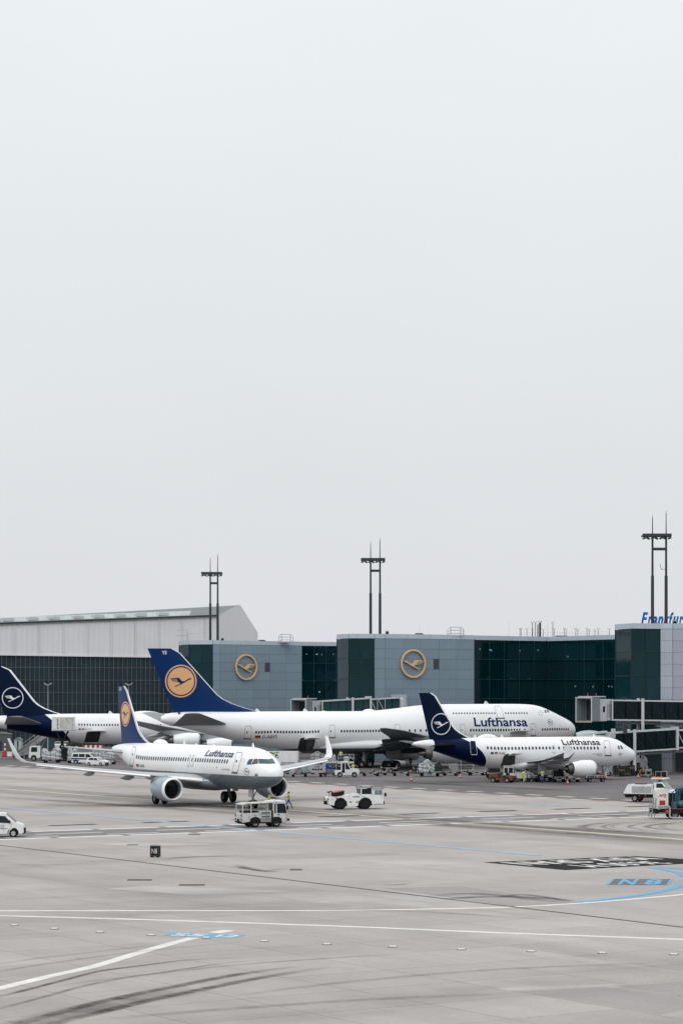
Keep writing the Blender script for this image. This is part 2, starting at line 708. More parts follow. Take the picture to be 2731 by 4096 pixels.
# ---- painted lines: ribbons through points on the apron
def ribbon(name, pts, w, m, z=0.004, parent=None, dash=None):
    pts = [Vector(p) for p in pts]
    for p in pts:
        p.z = 0
    if dash is None:
        segs = [pts]
    else:
        on, off = dash
        segs, s = [], 0.0
        L = [0.0]
        for a, b in zip(pts[:-1], pts[1:]):
            L.append(L[-1] + (b - a).length)

        def at(d):
            for i in range(len(pts) - 1):
                if d <= L[i + 1] or i == len(pts) - 2:
                    return pts[i].lerp(pts[i + 1], (d - L[i]) / (L[i + 1] - L[i]))
        while s < L[-1]:
            segs.append([at(s), at(min(s + on, L[-1]))])
            s += on + off
    mb = MB()
    for sg in segs:
        vs = []
        for i, p in enumerate(sg):
            d = (sg[min(i + 1, len(sg) - 1)] - sg[max(i - 1, 0)]).normalized()
            nrm = Vector((-d.y, d.x, 0)) * (w / 2 if not isinstance(w, (list, tuple)) else w[min(i, len(w) - 1)] / 2)
            vs += [(p.x + nrm.x, p.y + nrm.y, z), (p.x - nrm.x, p.y - nrm.y, z)]
        mb.add(vs, [(2 * i, 2 * i + 1, 2 * i + 3, 2 * i + 2) for i in range(len(sg) - 1)])
    return mb.build(name, m, parent)


def smooth_pts(pts, k=8):
    pts = [Vector(p) for p in pts]
    out = []
    for i in range(len(pts) - 1):
        p0, p1, p2, p3 = pts[max(i - 1, 0)], pts[i], pts[i + 1], pts[min(i + 2, len(pts) - 1)]
        for j in range(k):
            t = j / k
            out.append(0.5 * ((2 * p1) + (p2 - p0) * t + (2 * p0 - 5 * p1 + 4 * p2 - p3) * t * t + (3 * p1 - p0 - 3 * p2 + p3) * t ** 3))
    return out + [pts[-1]]


def line_px(name, px, w, m, z=0.004, dash=None, smooth=True):
    pts = [G(*p) for p in px]
    return ribbon(name, smooth_pts(pts) if smooth and len(pts) > 2 else pts, w, m, z, ground, dash)


def line_uv(name, u0, v0, u1, v1, w, m, z=0.006, dash=None):
    return ribbon(name, [uv(u0, v0), uv(u1, v1)], w, m, z, ground, dash)


line_uv('taxi_centre_line', -520, 132.3, -90, 132.3, 0.95, M_py)
line_uv('blue_line', -420, 110.2, -141.5, 110.2, 0.8, M_pb2, 0.008)
line_uv('slot_drain', -400, 82.1, -40, 82.1, 0.36, mat('drain_slot', (0.07, 0.066, 0.062), 0.8), 0.005)
for u, w, d, off, mm in ((-181.3, 1.15, (6.0, 0.7), 0, M_pw), (-183.4, 0.7, (5.0, 4.6), 1.5, M_pw2), (-190.7, 1.05, (6.0, 0.7), 2.0, M_pw), (-186.4, 0.75, (6.4, 5.4), 3.0, M_pw2)):
    line_uv('road_edge_line', u, -30 + off, u, 190, w, mm, 0.007, d)
line_uv('black_dash_line', -198.4, 40, -198.4, 190, 1.0, M_pk, 0.006, (4.8, 4.9))
line_uv('stand_boundary_line', -560, 173.4, -130, 173.4, 1.5, M_pr, 0.006)
line_uv('stand_boundary_dash', -560, 173.4, -130, 173.4, 1.0, M_pw2, 0.009, (3.6, 3.0))
line_uv('stand_lane_dash', -560, 177.2, -130, 177.2, 1.1, M_pw2, 0.009, (3.0, 3.0))
line_uv('orange_stand_line', -330, 151.0, -150, 151.0, 0.8, M_po, 0.006)
line_px('white_line', [(-60, 3645), (400, 3644.5), (1365, 3643), (1800, 3636), (2062, 3629), (2400, 3609), (2800, 3574)], 0.55, M_pw)
line_px('white_line', [(-60, 3663), (600, 3681), (1365, 3707), (2000, 3733), (2800, 3762)], 0.55, M_pw)
line_px('taxi_lead_line', [(-60, 3970), (0, 3955), (200, 3907), (383, 3865.6), (560, 3812), (690, 3775), (775, 3753)], 0.62, M_pw, 0.006)
line_px('taxi_lead_line', [(855, 3733), (918, 3723.5)], 0.8, M_pw, 0.006)
line_px('blue_curve', [(2305, 3612), (2420, 3600), (2560, 3582), (2660, 3563), (2731, 3541), (2790, 3515)], 0.6, M_pb, 0.007)
line_px('blue_curve', [(2608, 3472), (2690, 3487), (2731, 3501), (2790, 3530)], 0.6, M_pb, 0.007)
line_px('blue_curve', [(2640, 3470), (2731, 3478), (2800, 3480)], 0.5, M_pb, 0.008)
# blue stand codes painted beyond the lane
for a, b in (((1515, 3189), (1700, 3192)), ((2105, 3218), (2225, 3224))):
    ribbon('blue_stand_code', [G(*a), G(*b)], 1.1, M_pb2, 0.006, ground, (2.2, 0.5))

# big black board painted on the apron with the span limit
bc = [G(1935, 3451), G(2540, 3426), G(2900, 3448), G(2260, 3482)]
MB().add([(p.x, p.y, 0.005) for p in bc], [(0, 1, 2, 3)]).build('span_board', M_pk, ground)


def board(a, b):
    p = bc[3].lerp(bc[2], a).lerp(bc[0].lerp(bc[1], a), b)
    return (p.x, p.y, 0.009)


def painted_text(name, txt, w, h, fn, m, mirror=False, rot=False):
    d = fit2d(text2d(txt, 1.0, 0.015), w, h)
    if rot:
        d = ([(-p[0], -p[1]) for p in d[0]], d[1])
    return flat_obj(name, cut2d(d, 0.2), fn, m, ground)


M_pw3 = paint('board_letter_paint', (0.66, 0.655, 0.62), 0.2)
painted_text('board_lettering', 'MAX SPAN', 0.86, 0.40, lambda a, b: board(0.49 + a, 0.73 + b), M_pw3, rot=True)
painted_text('board_lettering', '36.00 M', 0.50, 0.34, lambda a, b: board(0.47 + a, 0.25 + b), M_pw3, rot=True)

# stand code N8 on a grey field
nc = [G(2423, 3541), G(2673, 3542), G(2690, 3518), G(2449, 3517)]
MB().add([(p.x, p.y, 0.005) for p in nc], [(0, 1, 2, 3)]).build('stand_code_field', M_pg, ground)


def nfield(a, b):
    p = nc[0].lerp(nc[1], a).lerp(nc[3].lerp(nc[2], a), b)
    return (p.x, p.y, 0.009)


for c in (0.02, 0.98):
    flat_obj('stand_code_border', ([(c - 0.02, 0), (c + 0.02, 0), (c + 0.02, 1), (c - 0.02, 1)], [(0, 1, 2, 3)]), nfield, M_pb, ground)
dN = fit2d(text2d('N', 1.0, 0.03), 0.27, 0.9)
flat_obj('stand_code_letter', dN, lambda a, b: nfield(0.31 + a, 0.5 + b), M_pb, ground)
d8 = fit2d(text2d('8', 1.0, 0.03), 0.27, 0.9)
flat_obj('stand_code_digit', d8, lambda a, b: nfield(0.72 + a, 0.5 + b), M_pb, ground)

# blue code with white strokes at the head of the lead line
bp_ = [G(650, 3745), G(690, 3733), G(985, 3743), G(935, 3754)]
MB().add([(p.x, p.y, 0.007) for p in bp_], [(0, 1, 2, 3)]).build('stand_code_field', M_pb, ground)


def bfield(a, b):
    p = bp_[0].lerp(bp_[3], a).lerp(bp_[1].lerp(bp_[2], a), b)
    return (p.x, p.y, 0.011)


for txt, a, w in (('S', 0.18, 0.2), ('5', 0.42, 0.22), ('2', 0.88, 0.18)):
    d = fit2d(text2d(txt, 1.0, 0.02), w, 0.8)
    flat_obj('stand_code_stroke', d, lambda x, y, a=a: bfield(a + x, 0.5 + y), M_pw, ground)
flat_obj('stand_code_stroke', ([(0.70, 0.15), (0.75, 0.15), (0.73, 0.85), (0.68, 0.85)], [(0, 1, 2, 3)]), bfield, M_pw, ground)

# drain gratings and patches
M_grate = mat('grating_iron', (0.02, 0.02, 0.02), 0.7)
for k, (x0, x1, y) in enumerate(((508, 552, 3381), (755, 802, 3339), (1160, 1208, 3480.5), (510, 608, 3521.5), (716, 820, 3541.5))):
    a, b = G(x0, y), G(x1, y)
    mb = MB()
    w = (b - a).length
    mb.box(-w / 2, w / 2, -0.55, 0.55, 0.0, 0.006)
    g = mb.build('drain_grating', M_grate, ground)
    g.location = (a + b) / 2
    mb = MB()
    nb = max(6, int(w / 0.25))
    for i in range(nb):
        xx = -w / 2 + w * (i + 0.5) / nb
        mb.box(xx - 0.02, xx + 0.02, -0.5, 0.5, 0.006, 0.012)
    g2 = mb.build('grating_bars', mat('grating_bar', (0.05, 0.048, 0.045), 0.6), ground)
    g2.location = (a + b) / 2
    g2['kind'] = 'stuff'
M_patch = concrete('fresh_concrete', (0.45, 0.43, 0.415), joints=False, stains=False)
for q in (((1980, 3955), (2440, 3938), (2480, 3943), (2040, 3965)), ((430, 3556), (620, 3545), (1180, 3566), (760, 3580)), ((380, 3378), (540, 3371), (900, 3379), (600, 3389))):
    MB().add([G(*p, z=0.002) for p in q], [(0, 1, 2, 3)]).build('concrete_patch', M_patch, ground)
M_patch2 = concrete('old_concrete', (0.32, 0.30, 0.29), joints=False, stains=False)
for q in (((2070, 3968), (2420, 3951), (2960, 4010), (2640, 4060)), ((2460, 3944), (2900, 3928), (2950, 3985), (2720, 3985)), ((1540, 3555), (1845, 3546), (2280, 3612), (2062, 3627), (1900, 3612))):
    MB().add([G(*p, z=0.0015) for p in q], [(0, 1, 2, 3)]).build('concrete_patch', M_patch2, ground)


# tyre marks: rubber laid on the concrete, thin and broken; one also paints shade
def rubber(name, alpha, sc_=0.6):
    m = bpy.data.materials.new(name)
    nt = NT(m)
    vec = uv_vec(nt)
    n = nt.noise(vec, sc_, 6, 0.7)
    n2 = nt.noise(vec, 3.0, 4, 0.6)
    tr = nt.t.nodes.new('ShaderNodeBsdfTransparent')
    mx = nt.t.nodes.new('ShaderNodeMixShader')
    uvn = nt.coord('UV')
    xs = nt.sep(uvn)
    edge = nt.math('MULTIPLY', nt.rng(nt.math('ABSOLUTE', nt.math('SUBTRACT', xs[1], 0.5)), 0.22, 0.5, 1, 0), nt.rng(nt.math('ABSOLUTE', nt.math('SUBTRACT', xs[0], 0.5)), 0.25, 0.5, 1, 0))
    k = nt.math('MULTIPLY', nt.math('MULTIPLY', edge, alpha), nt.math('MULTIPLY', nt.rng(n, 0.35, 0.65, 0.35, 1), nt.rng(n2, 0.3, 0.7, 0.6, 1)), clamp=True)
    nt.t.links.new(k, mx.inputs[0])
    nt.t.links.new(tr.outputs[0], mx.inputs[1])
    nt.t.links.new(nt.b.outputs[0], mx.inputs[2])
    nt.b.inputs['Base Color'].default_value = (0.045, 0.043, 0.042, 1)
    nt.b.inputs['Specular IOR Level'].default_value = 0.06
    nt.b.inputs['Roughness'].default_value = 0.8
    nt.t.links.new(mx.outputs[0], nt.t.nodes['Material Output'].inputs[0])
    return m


RUB = [rubber('rubber_and_shade', 0.74), rubber('thin_tyre_rubber', 0.46), rubber('faint_tyre_rubber', 0.26)]  # the darkest also carries the painted shade under the taxiing airliner
ZT = [0.0125]


def tyre_and_shade_mark(px, w, k, name='tyre_and_shade_mark'):
    pts = smooth_pts([G(*p) for p in px], 10)
    n = len(pts)
    ZT[0] += 0.0003
    vs, fs, uvs = [], [], []
    for i, p in enumerate(pts):
        d = (pts[min(i + 1, n - 1)] - pts[max(i - 1, 0)]).normalized()
        q = Vector((-d.y, d.x, 0)) * w / 2
        vs += [(p.x + q.x, p.y + q.y, ZT[0]), (p.x - q.x, p.y - q.y, ZT[0])]
        uvs += [(i / (n - 1), 0), (i / (n - 1), 1)]
    fs = [(2 * i, 2 * i + 1, 2 * i + 3, 2 * i + 2) for i in range(n - 1)]
    me = bpy.data.meshes.new(name)
    me.from_pydata(vs, [], fs)
    ul = me.uv_layers.new(name='UVMap')
    for lp in me.loops:
        ul.data[lp.index].uv = uvs[lp.vertex_index]
    me.materials.append(RUB[k])
    me.update()
    return link(name, me, ground)


tyre_and_shade_mark([(-150, 4170), (160, 4075), (384, 4015), (560, 3976), (700, 3949), (880, 3913), (1020, 3890), (1200, 3868)], 0.8, 0)
tyre_and_shade_mark([(-20, 4170), (250, 4090), (450, 4040), (640, 3994), (800, 3962), (980, 3925), (1140, 3897), (1320, 3870)], 0.8, 0)
tyre_and_shade_mark([(-130, 4010), (0, 3988), (130, 3956), (260, 3922), (400, 3887), (560, 3866), (760, 3842), (1000, 3833)], 0.42, 0)
tyre_and_shade_mark([(-130, 4060), (0, 4036), (170, 3992), (330, 3948), (500, 3914), (680, 3888), (900, 3855), (1100, 3840)], 0.42, 1)
tyre_and_shade_mark([(-130, 3880), (0, 3858), (150, 3836), (340, 3815), (560, 3790), (800, 3765)], 0.5, 2)
tyre_and_shade_mark([(-130, 3915), (0, 3888), (200, 3856), (400, 3828), (640, 3800), (1000, 3770)], 0.5, 2)
tyre_and_shade_mark([(-130, 4140), (60, 4110), (300, 4050), (600, 3990), (820, 3960)], 2.4, 1)
tyre_and_shade_mark([(200, 3950), (600, 3900), (1100, 3850), (1700, 3815)], 0.6, 2)
tyre_and_shade_mark([(900, 3990), (1400, 3930), (2000, 3880), (2731, 3850)], 0.8, 2)
tyre_and_shade_mark([(300, 4090), (900, 4040), (1500, 4000), (2100, 3975)], 1.0, 2)
tyre_and_shade_mark([(700, 3640), (1200, 3640), (1700, 3650), (2300, 3690)], 0.8, 2)
rs = random.Random(5)
for i in range(8):                                   # scrubbing turns on the lane to the right
    x0 = 2330 + i * 48 + rs.uniform(-25, 25)
    a = rs.uniform(0.7, 1.2)
    tyre_and_shade_mark([(x0 + 190 * a, 3289 + rs.uniform(-2, 2)), (x0 + 70 * a, 3294), (x0, 3302 + rs.uniform(-2, 2)), (x0 - 10, 3311), (x0 + 60 * a, 3321), (x0 + 190 * a, 3328 + rs.uniform(-3, 3))], rs.uniform(0.6, 1.1), (1, 2, 1, 2)[i % 4])
tyre_and_shade_mark([(1500, 3283), (1800, 3302), (2200, 3330), (2500, 3352), (2800, 3374)], 3.0, 1)
tyre_and_shade_mark([(1400, 3262), (1800, 3287), (2200, 3313), (2800, 3352)], 4.5, 1)
tyre_and_shade_mark([(-60, 3188), (250, 3206), (620, 3231), (1000, 3258), (1300, 3278)], 4.0, 1)
tyre_and_shade_mark([(560, 3205), (800, 3222), (1050, 3240), (1300, 3258)], 5.5, 1)
tyre_and_shade_mark([(130, 3221), (400, 3226), (700, 3229), (980, 3236)], 1.6, 1)
tyre_and_shade_mark([(420, 3222), (650, 3224), (900, 3228), (1100, 3238)], 3.2, 0)  # rubber stain with the taxiing airliner's shadow painted into it
tyre_and_shade_mark([(1300, 3262), (1700, 3262), (2200, 3262), (2700, 3268)], 1.6, 1)
tyre_and_shade_mark([(1700, 3590), (1850, 3577), (2000, 3584), (2120, 3598), (2260, 3612)], 1.4, 1)
tyre_and_shade_mark([(1760, 3600), (1920, 3590), (2120, 3592), (2300, 3606)], 1.0, 0)
tyre_and_shade_mark([(1990, 3593), (2080, 3581), (2190, 3592), (2290, 3610)], 0.8, 0)
tyre_and_shade_mark([(930, 3460), (990, 3475), (1060, 3487), (1120, 3490)], 0.9, 0)
tyre_and_shade_mark([(860, 3460), (1040, 3484), (1130, 3478), (1250, 3474)], 0.6, 1)
tyre_and_shade_mark([(640, 3440), (760, 3430), (980, 3425)], 1.6, 1)
tyre_and_shade_mark([(1520, 3543), (1590, 3541), (1640, 3537)], 0.4, 0)
tyre_and_shade_mark([(0, 3461), (100, 3462), (220, 3461), (330, 3458)], 0.35, 0)
tyre_and_shade_mark([(-50, 3085), (300, 3100), (700, 3122), (1100, 3150)], 2.0, 1)
tyre_and_shade_mark([(1700, 3135), (2000, 3150), (2300, 3165)], 3.5, 1)
tyre_and_shade_mark([(1100, 3120), (1500, 3124), (1800, 3140), (2100, 3138)], 2.5, 1)

# inset taxiway lights: white lamp in a dark steel ring
M_ring = mat('light_ring_steel', (0.07, 0.07, 0.075), 0.5, 0.6)
M_lamp = mat('light_lens', (0.68, 0.69, 0.68), 0.35)
lights_px = [(66 / 1.1487, 3150 + 636 / 1.1487), (250 / 1.1487, 3150 + 653 / 1.1487), (460 / 1.1487, 3150 + 668 / 1.1487), (695 / 1.1487, 3150 + 682 / 1.1487), (948 / 1.1487, 3150 + 695 / 1.1487), (1215 / 1.1487, 3150 + 710 / 1.1487), (1502 / 1.1487, 3150 + 724 / 1.1487)]
lights_px += [(1365 + x / 1.1478, 3150 + y / 1.1478) for x, y in ((236, 735), (551, 747), (871, 756), (1197, 764), (1525, 770))]
me_ring = MB().lathe([(0.0, 0.24), (0.012, 0.22), (0.02, 0.15), (0.02, 0.0)], Matrix.Rotation(-PI / 2, 4, 'Y'), 16).mesh('ring', M_ring)
mb = MB()
mb.box(-0.15, 0.15, -0.17, 0.17, 0.02, 0.05)
mb.box(-0.15, 0.15, -0.08, 0.08, 0.05, 0.07)
me_lens = mb.mesh('lens', M_lamp)
for i, (x, y) in enumerate(lights_px):
    t = thing('inset_light', G(x, y, 0.0) + Vector((0, 0, 0.001)), 0, 'white inset apron light, %s from the left in the foreground row' % ORD[i], 'light', 'row of inset lights in the foreground')
    link('ring', me_ring, t)
    link('lens', me_lens, t)

# ------------------------------------------------------------------ materials for buildings
def panel_mat(name, col, rough=0.35, metal=0.35, var=0.05):
    m = bpy.data.materials.new(name)
    nt = NT(m)
    oi = nt.t.nodes.new('ShaderNodeObjectInfo')
    f = nt.rng(oi.outputs['Random'], 0, 1, 1 - var, 1 + var)
    vec = nt.coord('Object')
    n = nt.noise(vec, 0.7, 5, 0.6, stretch=(1, 1, 0.3))
    f = nt.math('MULTIPLY', f, nt.rng(n, 0.3, 0.7, 0.95, 1.04))
    nt.t.links.new(nt.scale(col, f), nt.b.inputs['Base Color'])
    nt.b.inputs['Metallic'].default_value = metal
    nt.t.links.new(nt.rng(n, 0.3, 0.7, rough - 0.07, rough + 0.1), nt.b.inputs['Roughness'])
    return m


M_panel = panel_mat('blue_grey_cladding', (0.20, 0.275, 0.335), 0.45, 0.12)
M_panel_l = panel_mat('light_grey_cladding', (0.40, 0.43, 0.50), 0.42, 0.2)
M_cornice = panel_mat('cornice_metal', (0.46, 0.54, 0.60), 0.4, 0.2, 0.03)
M_core = mat('dark_backing', (0.03, 0.036, 0.04), 0.8)
M_roofm = mat('grey_roof_felt', (0.18, 0.19, 0.19), 0.9)
M_vent = mat('vent_grille', (0.06, 0.075, 0.085), 0.6)


def glass_mat(name, tint, refl, alpha):
    """tinted curtain wall glass: some of the rooms behind shows, the sky is mirrored"""
    m = bpy.data.materials.new(name)
    nt = NT(m)
    oi = nt.t.nodes.new('ShaderNodeObjectInfo')
    vec = nt.coord('Object')
    n = nt.noise(vec, 0.25, 3, 0.5)
    nt.t.links.new(nt.scale(tint, nt.math('MULTIPLY', nt.rng(oi.outputs['Random'], 0, 1, 0.8, 1.25), nt.rng(n, 0.3, 0.7, 0.85, 1.15))), nt.b.inputs['Base Color'])
    nt.b.inputs['Roughness'].default_value = 0.06
    nt.b.inputs['Specular IOR Level'].default_value = refl
    tr = nt.t.nodes.new('ShaderNodeBsdfTransparent')
    tr.inputs[0].default_value = (0.4, 0.55, 0.6, 1)
    mx = nt.t.nodes.new('ShaderNodeMixShader')
    mx.inputs[0].default_value = 1 - alpha
    nt.t.links.new(tr.outputs[0], mx.inputs[1])
    nt.t.links.new(nt.b.outputs[0], mx.inputs[2])
    nt.t.links.new(mx.outputs[0], nt.t.nodes['Material Output'].inputs[0])
    bp = nt.t.nodes.new('ShaderNodeBump')
    bp.inputs['Strength'].default_value = 0.04
    bp.inputs['Distance'].default_value = 0.3
    nt.t.links.new(n, bp.inputs['Height'])
    nt.t.links.new(bp.outputs[0], nt.b.inputs['Normal'])
    return m


M_glass = glass_mat('teal_curtain_glass', (0.001, 0.018, 0.024), 0.18, 0.14)
M_glass2 = glass_mat('clear_stair_glass', (0.003, 0.033, 0.043), 0.24, 0.18)
M_mull = mat('dark_mullion', (0.012, 0.040, 0.045), 0.6, 0.0, spec=0.2)
M_int = mat('interior_dark', (0.006, 0.012, 0.012), 0.95, spec=0.02)
M_intl = mat('interior_grey', (0.16, 0.2, 0.2), 0.8)
M_lampw = mat('ceiling_lamp', (1, 1, 1), 0.5, emit=((1.0, 0.85, 0.72), 32.0))
M_gold = mat('yellow_sign_enamel', (0.70, 0.45, 0.23), 0.5)
M_steel = mat('galvanised_steel', (0.42, 0.44, 0.46), 0.45, 0.5)
M_dsteel = mat('dark_painted_steel', (0.028, 0.038, 0.045), 0.5, 0.2)
M_white = mat('white_paint_metal', (0.78, 0.79, 0.8), 0.35, grime=(0.12, 1.2))
M_black = mat('black_rubber', (0.011, 0.012, 0.013), 0.8, spec=0.15)

# ------------------------------------------------------------------ terminal
ZR = 23.0                                             # roof edge


def T(x, Y):
    return Vector(((x - CX) * Y / FPX, Y, 0))


terminal = thing('terminal_building', T(1497, 436), 0, 'blue grey panelled airport terminal with dark teal glass bays and two yellow emblems', 'building')
TL = terminal.location.copy()


def tpart(mb, name, m, smooth=False, par=None):
    mb.v = [(x - TL.x, y - TL.y, z) for x, y, z in mb.v]
    return mb.build(name, m, par or terminal, smooth)


ZROWS = [ZR - 0.85 - 1.815 * k for k in range(13)]
ZROWS = [z for z in ZROWS if z > 0.3] + [0.0]


def wall_face(p0, p1, cols, rows, m, name, gap=0.035, thick=0.09, skip=None, out=0.0):
    """panels or panes one by one on the face from p0 to p1 (seen with p0 on the left)"""
    d = (p1 - p0)
    L = d.length
    e = d.normalized()
    nrm = Vector((e.y, -e.x, 0))
    ang = math.atan2(e.y, e.x)
    cache = {}
    if isinstance(cols, int):
        cols = [i / cols for i in range(cols + 1)]
    for i in range(len(cols) - 1):
        w = (cols[i + 1] - cols[i]) * L
        for j in range(len(rows) - 1):
            if skip and skip(i, j):
                continue
            h = rows[j] - rows[j + 1]
            key = (round(w, 3), round(h, 3))
            if key not in cache:
                cache[key] = MB().box(-w / 2 + gap / 2, w / 2 - gap / 2, -thick, 0, -h / 2 + gap / 2, h / 2 - gap / 2).mesh(name, m)
            c = p0 + e * ((cols[i] + cols[i + 1]) / 2 * L) + nrm * out
            o = link(name, cache[key], terminal, (c.x - TL.x, c.y - TL.y, (rows[j] + rows[j + 1]) / 2), ang)
            if name == 'pane':
                o.rotation_euler = (R(random.uniform(-0.25, 0.25)), 0, ang + R(random.uniform(-0.35, 0.35)))


def backing(p0, p1, z0, z1, depth, m=M_core, name='core'):
    e = (p1 - p0).normalized()
    n = Vector((-e.y, e.x, 0))
    a, b = p0 + n * 0.12, p1 + n * 0.12
    poly = [a, b, b + n * depth, a + n * depth]
    tpart(MB().prism([(p.x, p.y) for p in poly], z0, z1, 'z'), name, m)


def cornice(pts, z0=ZR - 0.82, z1=ZR):
    for a, b in zip(pts[:-1], pts[1:]):
        e = (b - a).normalized()
        n = Vector((-e.y, e.x, 0))
        poly = [a - n * 0.12, b - n * 0.12, b + n * 0.5, a + n * 0.5]
        k = max(1, round((b - a).length / 4.5))
        for i in range(k):
            pa, pb = a.lerp(b, i / k), a.lerp(b, (i + 1) / k)
            g = e * 0.02
            poly = [pa - n * 0.12 + g, pb - n * 0.12 - g, pb + n * 0.5 - g, pa + n * 0.5 + g]
            tpart(MB().prism([(p.x, p.y) for p in poly], z0, z1, 'z'), 'cornice', M_cornice)


GROWS = [ZR - 0.85, ZR - 4.4, ZR - 8.1, ZR - 11.7, ZR - 15.3, ZR - 18.9, 0.0]


def glazing_bars(p0, p1, cols, rows):
    d = p1 - p0
    M4 = Matrix.Translation((p0.x - TL.x, p0.y - TL.y, 0)) @ Matrix.Rotation(math.atan2(d.y, d.x), 4, 'Z')
    L = d.length
    for i in range(cols + 1):
        x = min(max(L * i / cols, 0.07), L - 0.07)
        mb = MB().box(x - 0.06, x + 0.06, -0.13, 0.05, 0, ZR - 0.83, M4)
        mb.build('mullion', M_mull, terminal)
    for z in rows:
        MB().box(0, L, -0.11, 0.04, z - 0.06, z + 0.06, M4).build('transom', M_mull, terminal)


def block(lg, lp, zr=ZR, glass_cols=(1, 2), pcols=5, mats=(M_glass2, M_panel), back=26):
    """a stair tower of glass (points lg) followed by a panelled wall (points lp)"""
    for k, (a, b) in enumerate(zip(lg[:-1], lg[1:])):
        wall_face(a, b, glass_cols[k], GROWS, mats[0], 'pane', 0.06, 0.04)
        glazing_bars(a, b, glass_cols[k], GROWS[1:-1])
    # rounded corner then flat wall
    wall_face(lp[0], lp[1], 1, ZROWS, mats[1], 'wall_panel')
    wall_face(lp[1], lp[2], pcols, ZROWS, mats[1], 'wall_panel')
    cornice(lg)
    cornice(lp)
    bk2 = lambda p, d: p + Vector((d * (p.x / p.y + 0.06), d, 0))
    # inside of the glass tower: floors, back wall, stair flight, lamps
    a, b = lg[0], lg[-1]
    bk = Vector((0, 9.0, 0))
    for z in (ZR - 0.9, ZR - 4.45, ZR - 8.15, ZR - 11.75, ZR - 15.35, ZR - 18.95):
        tpart(MB().prism([(p.x, p.y) for p in (lg[0] + Vector((0.3, 1.2, 0)), lg[1] + Vector((0, 1.2, 0)), lg[2] + Vector((-0.3, 1.2, 0)), lg[2] + bk + Vector((-0.3, 0, 0)), bk2(lg[0], 9.0) + Vector((0.3, 0, 0)))], z - 0.35, z, 'z'), 'floor_slab', M_intl)
    mbk = MB()
    mbk.prism([(p.x, p.y) for p in (bk2(a, 9.0), b + bk, b + bk + Vector((0, 0.4, 0)), bk2(a, 9.4))], 0, zr - 0.9, 'z')
    tpart(mbk, 'rear_wall', M_int)
    # core behind the panelled wall
    n = Vector((-0.3, 0.95, 0)).normalized()
    bk2 = lambda p, d: p + Vector((d * (p.x / p.y + 0.06), d, 0))
    poly = [lp[0] + Vector((0.1, 0.12, 0)), lp[1] + Vector((0, 0.14, 0)), lp[2] + Vector((-0.1, 0.16, 0)), bk2(lp[2], back), bk2(lg[0], back) + Vector((0.1, 0, 0)), bk2(lg[0], 10) + Vector((0.1, 0, 0)), lp[0] + Vector((0.1, 10, 0))]
    tpart(MB().prism([(p.x, p.y) for p in poly], 0, zr - 0.9, 'z'), 'core', M_core)
    roof = [p + Vector((0, 0.3, 0)) for p in (lg[0], lg[1], lg[2], lp[1], lp[2])] + [bk2(lp[2], back), bk2(lg[0], back)]
    tpart(MB().prism([(p.x, p.y) for p in roof], zr - 0.6, zr - 0.3, 'z'), 'roof', M_roofm)


lbg = [T(717, 491), T(757, 486), T(851, 485)]
lbp = [T(851, 485), T(880, 485.6), T(1206, 497)]
block(lbg, lbp)
cbg = [T(1348, 439), T(1396, 434.2), T(1497, 434.6)]
cbp = [T(1497, 434.6), T(1540, 435.2), T(1895, 444)]
block(cbg, cbp)
rbg = [T(2461, 378), T(2527, 371.4), T(2640, 373)]
rbp = [T(2640, 373), T(2690, 372.4), T(2990, 378)]
block(rbg, rbp, mats=(M_glass2, M_panel_l), pcols=4)


def curtain(p0, p1, cols, z1=ZR, depth=12, stairs=False):
    wall_face(p0, p1, cols, [z1 - 0.85, z1 - 4.4, z1 - 8.1, z1 - 11.7, z1 - 15.3, z1 - 18.9, 0.0], M_glass, 'pane', 0.07, 0.05)
    cornice([p0, p1])
    e = (p1 - p0).normalized()
    n = Vector((-e.y, e.x, 0))
    glazing_bars(p0, p1, cols, [z1 - 4.4, z1 - 8.1, z1 - 11.7, z1 - 15.3, z1 - 18.9])
    for z in (z1 - 0.9, z1 - 4.45, z1 - 8.15, z1 - 11.75, z1 - 15.35, z1 - 18.95):
        q = [p0 + n * 0.09, p1 + n * 0.09, p1 + n * depth, p0 + n * depth]
        tpart(MB().prism([(p.x, p.y) for p in q], z - 0.3, z + 0.22, 'z'), 'floor_slab', M_int)
    q = [p0 + n * depth, p1 + n * depth, p1 + n * (depth + 0.5), p0 + n * (depth + 0.5)]
    tpart(MB().prism([(p.x, p.y) for p in q], 0, z1 - 0.9, 'z'), 'rear_wall', M_int)
    q = [p0 + n * 0.4, p1 + n * 0.4, p1 + n * (depth + 10), p0 + n * (depth + 10)]
    tpart(MB().prism([(p.x, p.y) for p in q], z1 - 0.6, z1 - 0.3, 'z'), 'roof', M_roofm)


g0, g1 = T(1206, 498), T(1352, 501)
curtain(g0, g1, 3)
h0, h1, h2 = T(1895, 446), T(2192, 456.5), T(2490, 440)
curtain(h0, h1, 5)
curtain(h1, h2, 4)
# stair flights and props that show through the left bay
for k, (xa, ya, xb, yb) in enumerate(((1212, 2632, 1236, 2688), (1256, 2632, 1300, 2690), (1300, 2690, 1345, 2640), (1214, 2740, 1262, 2700), (1290, 2780, 1340, 2730))):
    mb = MB().bar(P(xa, ya, 505), P(xb, yb, 505), 0.5)
    tpart(mb, 'stair_flight', M_intl)
for k, (xa, ya) in enumerate(((1212, 2648), (1250, 2640), (1285, 2648), (1318, 2640))):
    a = P(xa, ya, 507)
    tpart(MB().box(a.x, a.x + 1.3, a.y, a.y + 0.2, a.z - 2.2, a.z), 'office_partition', M_intl)
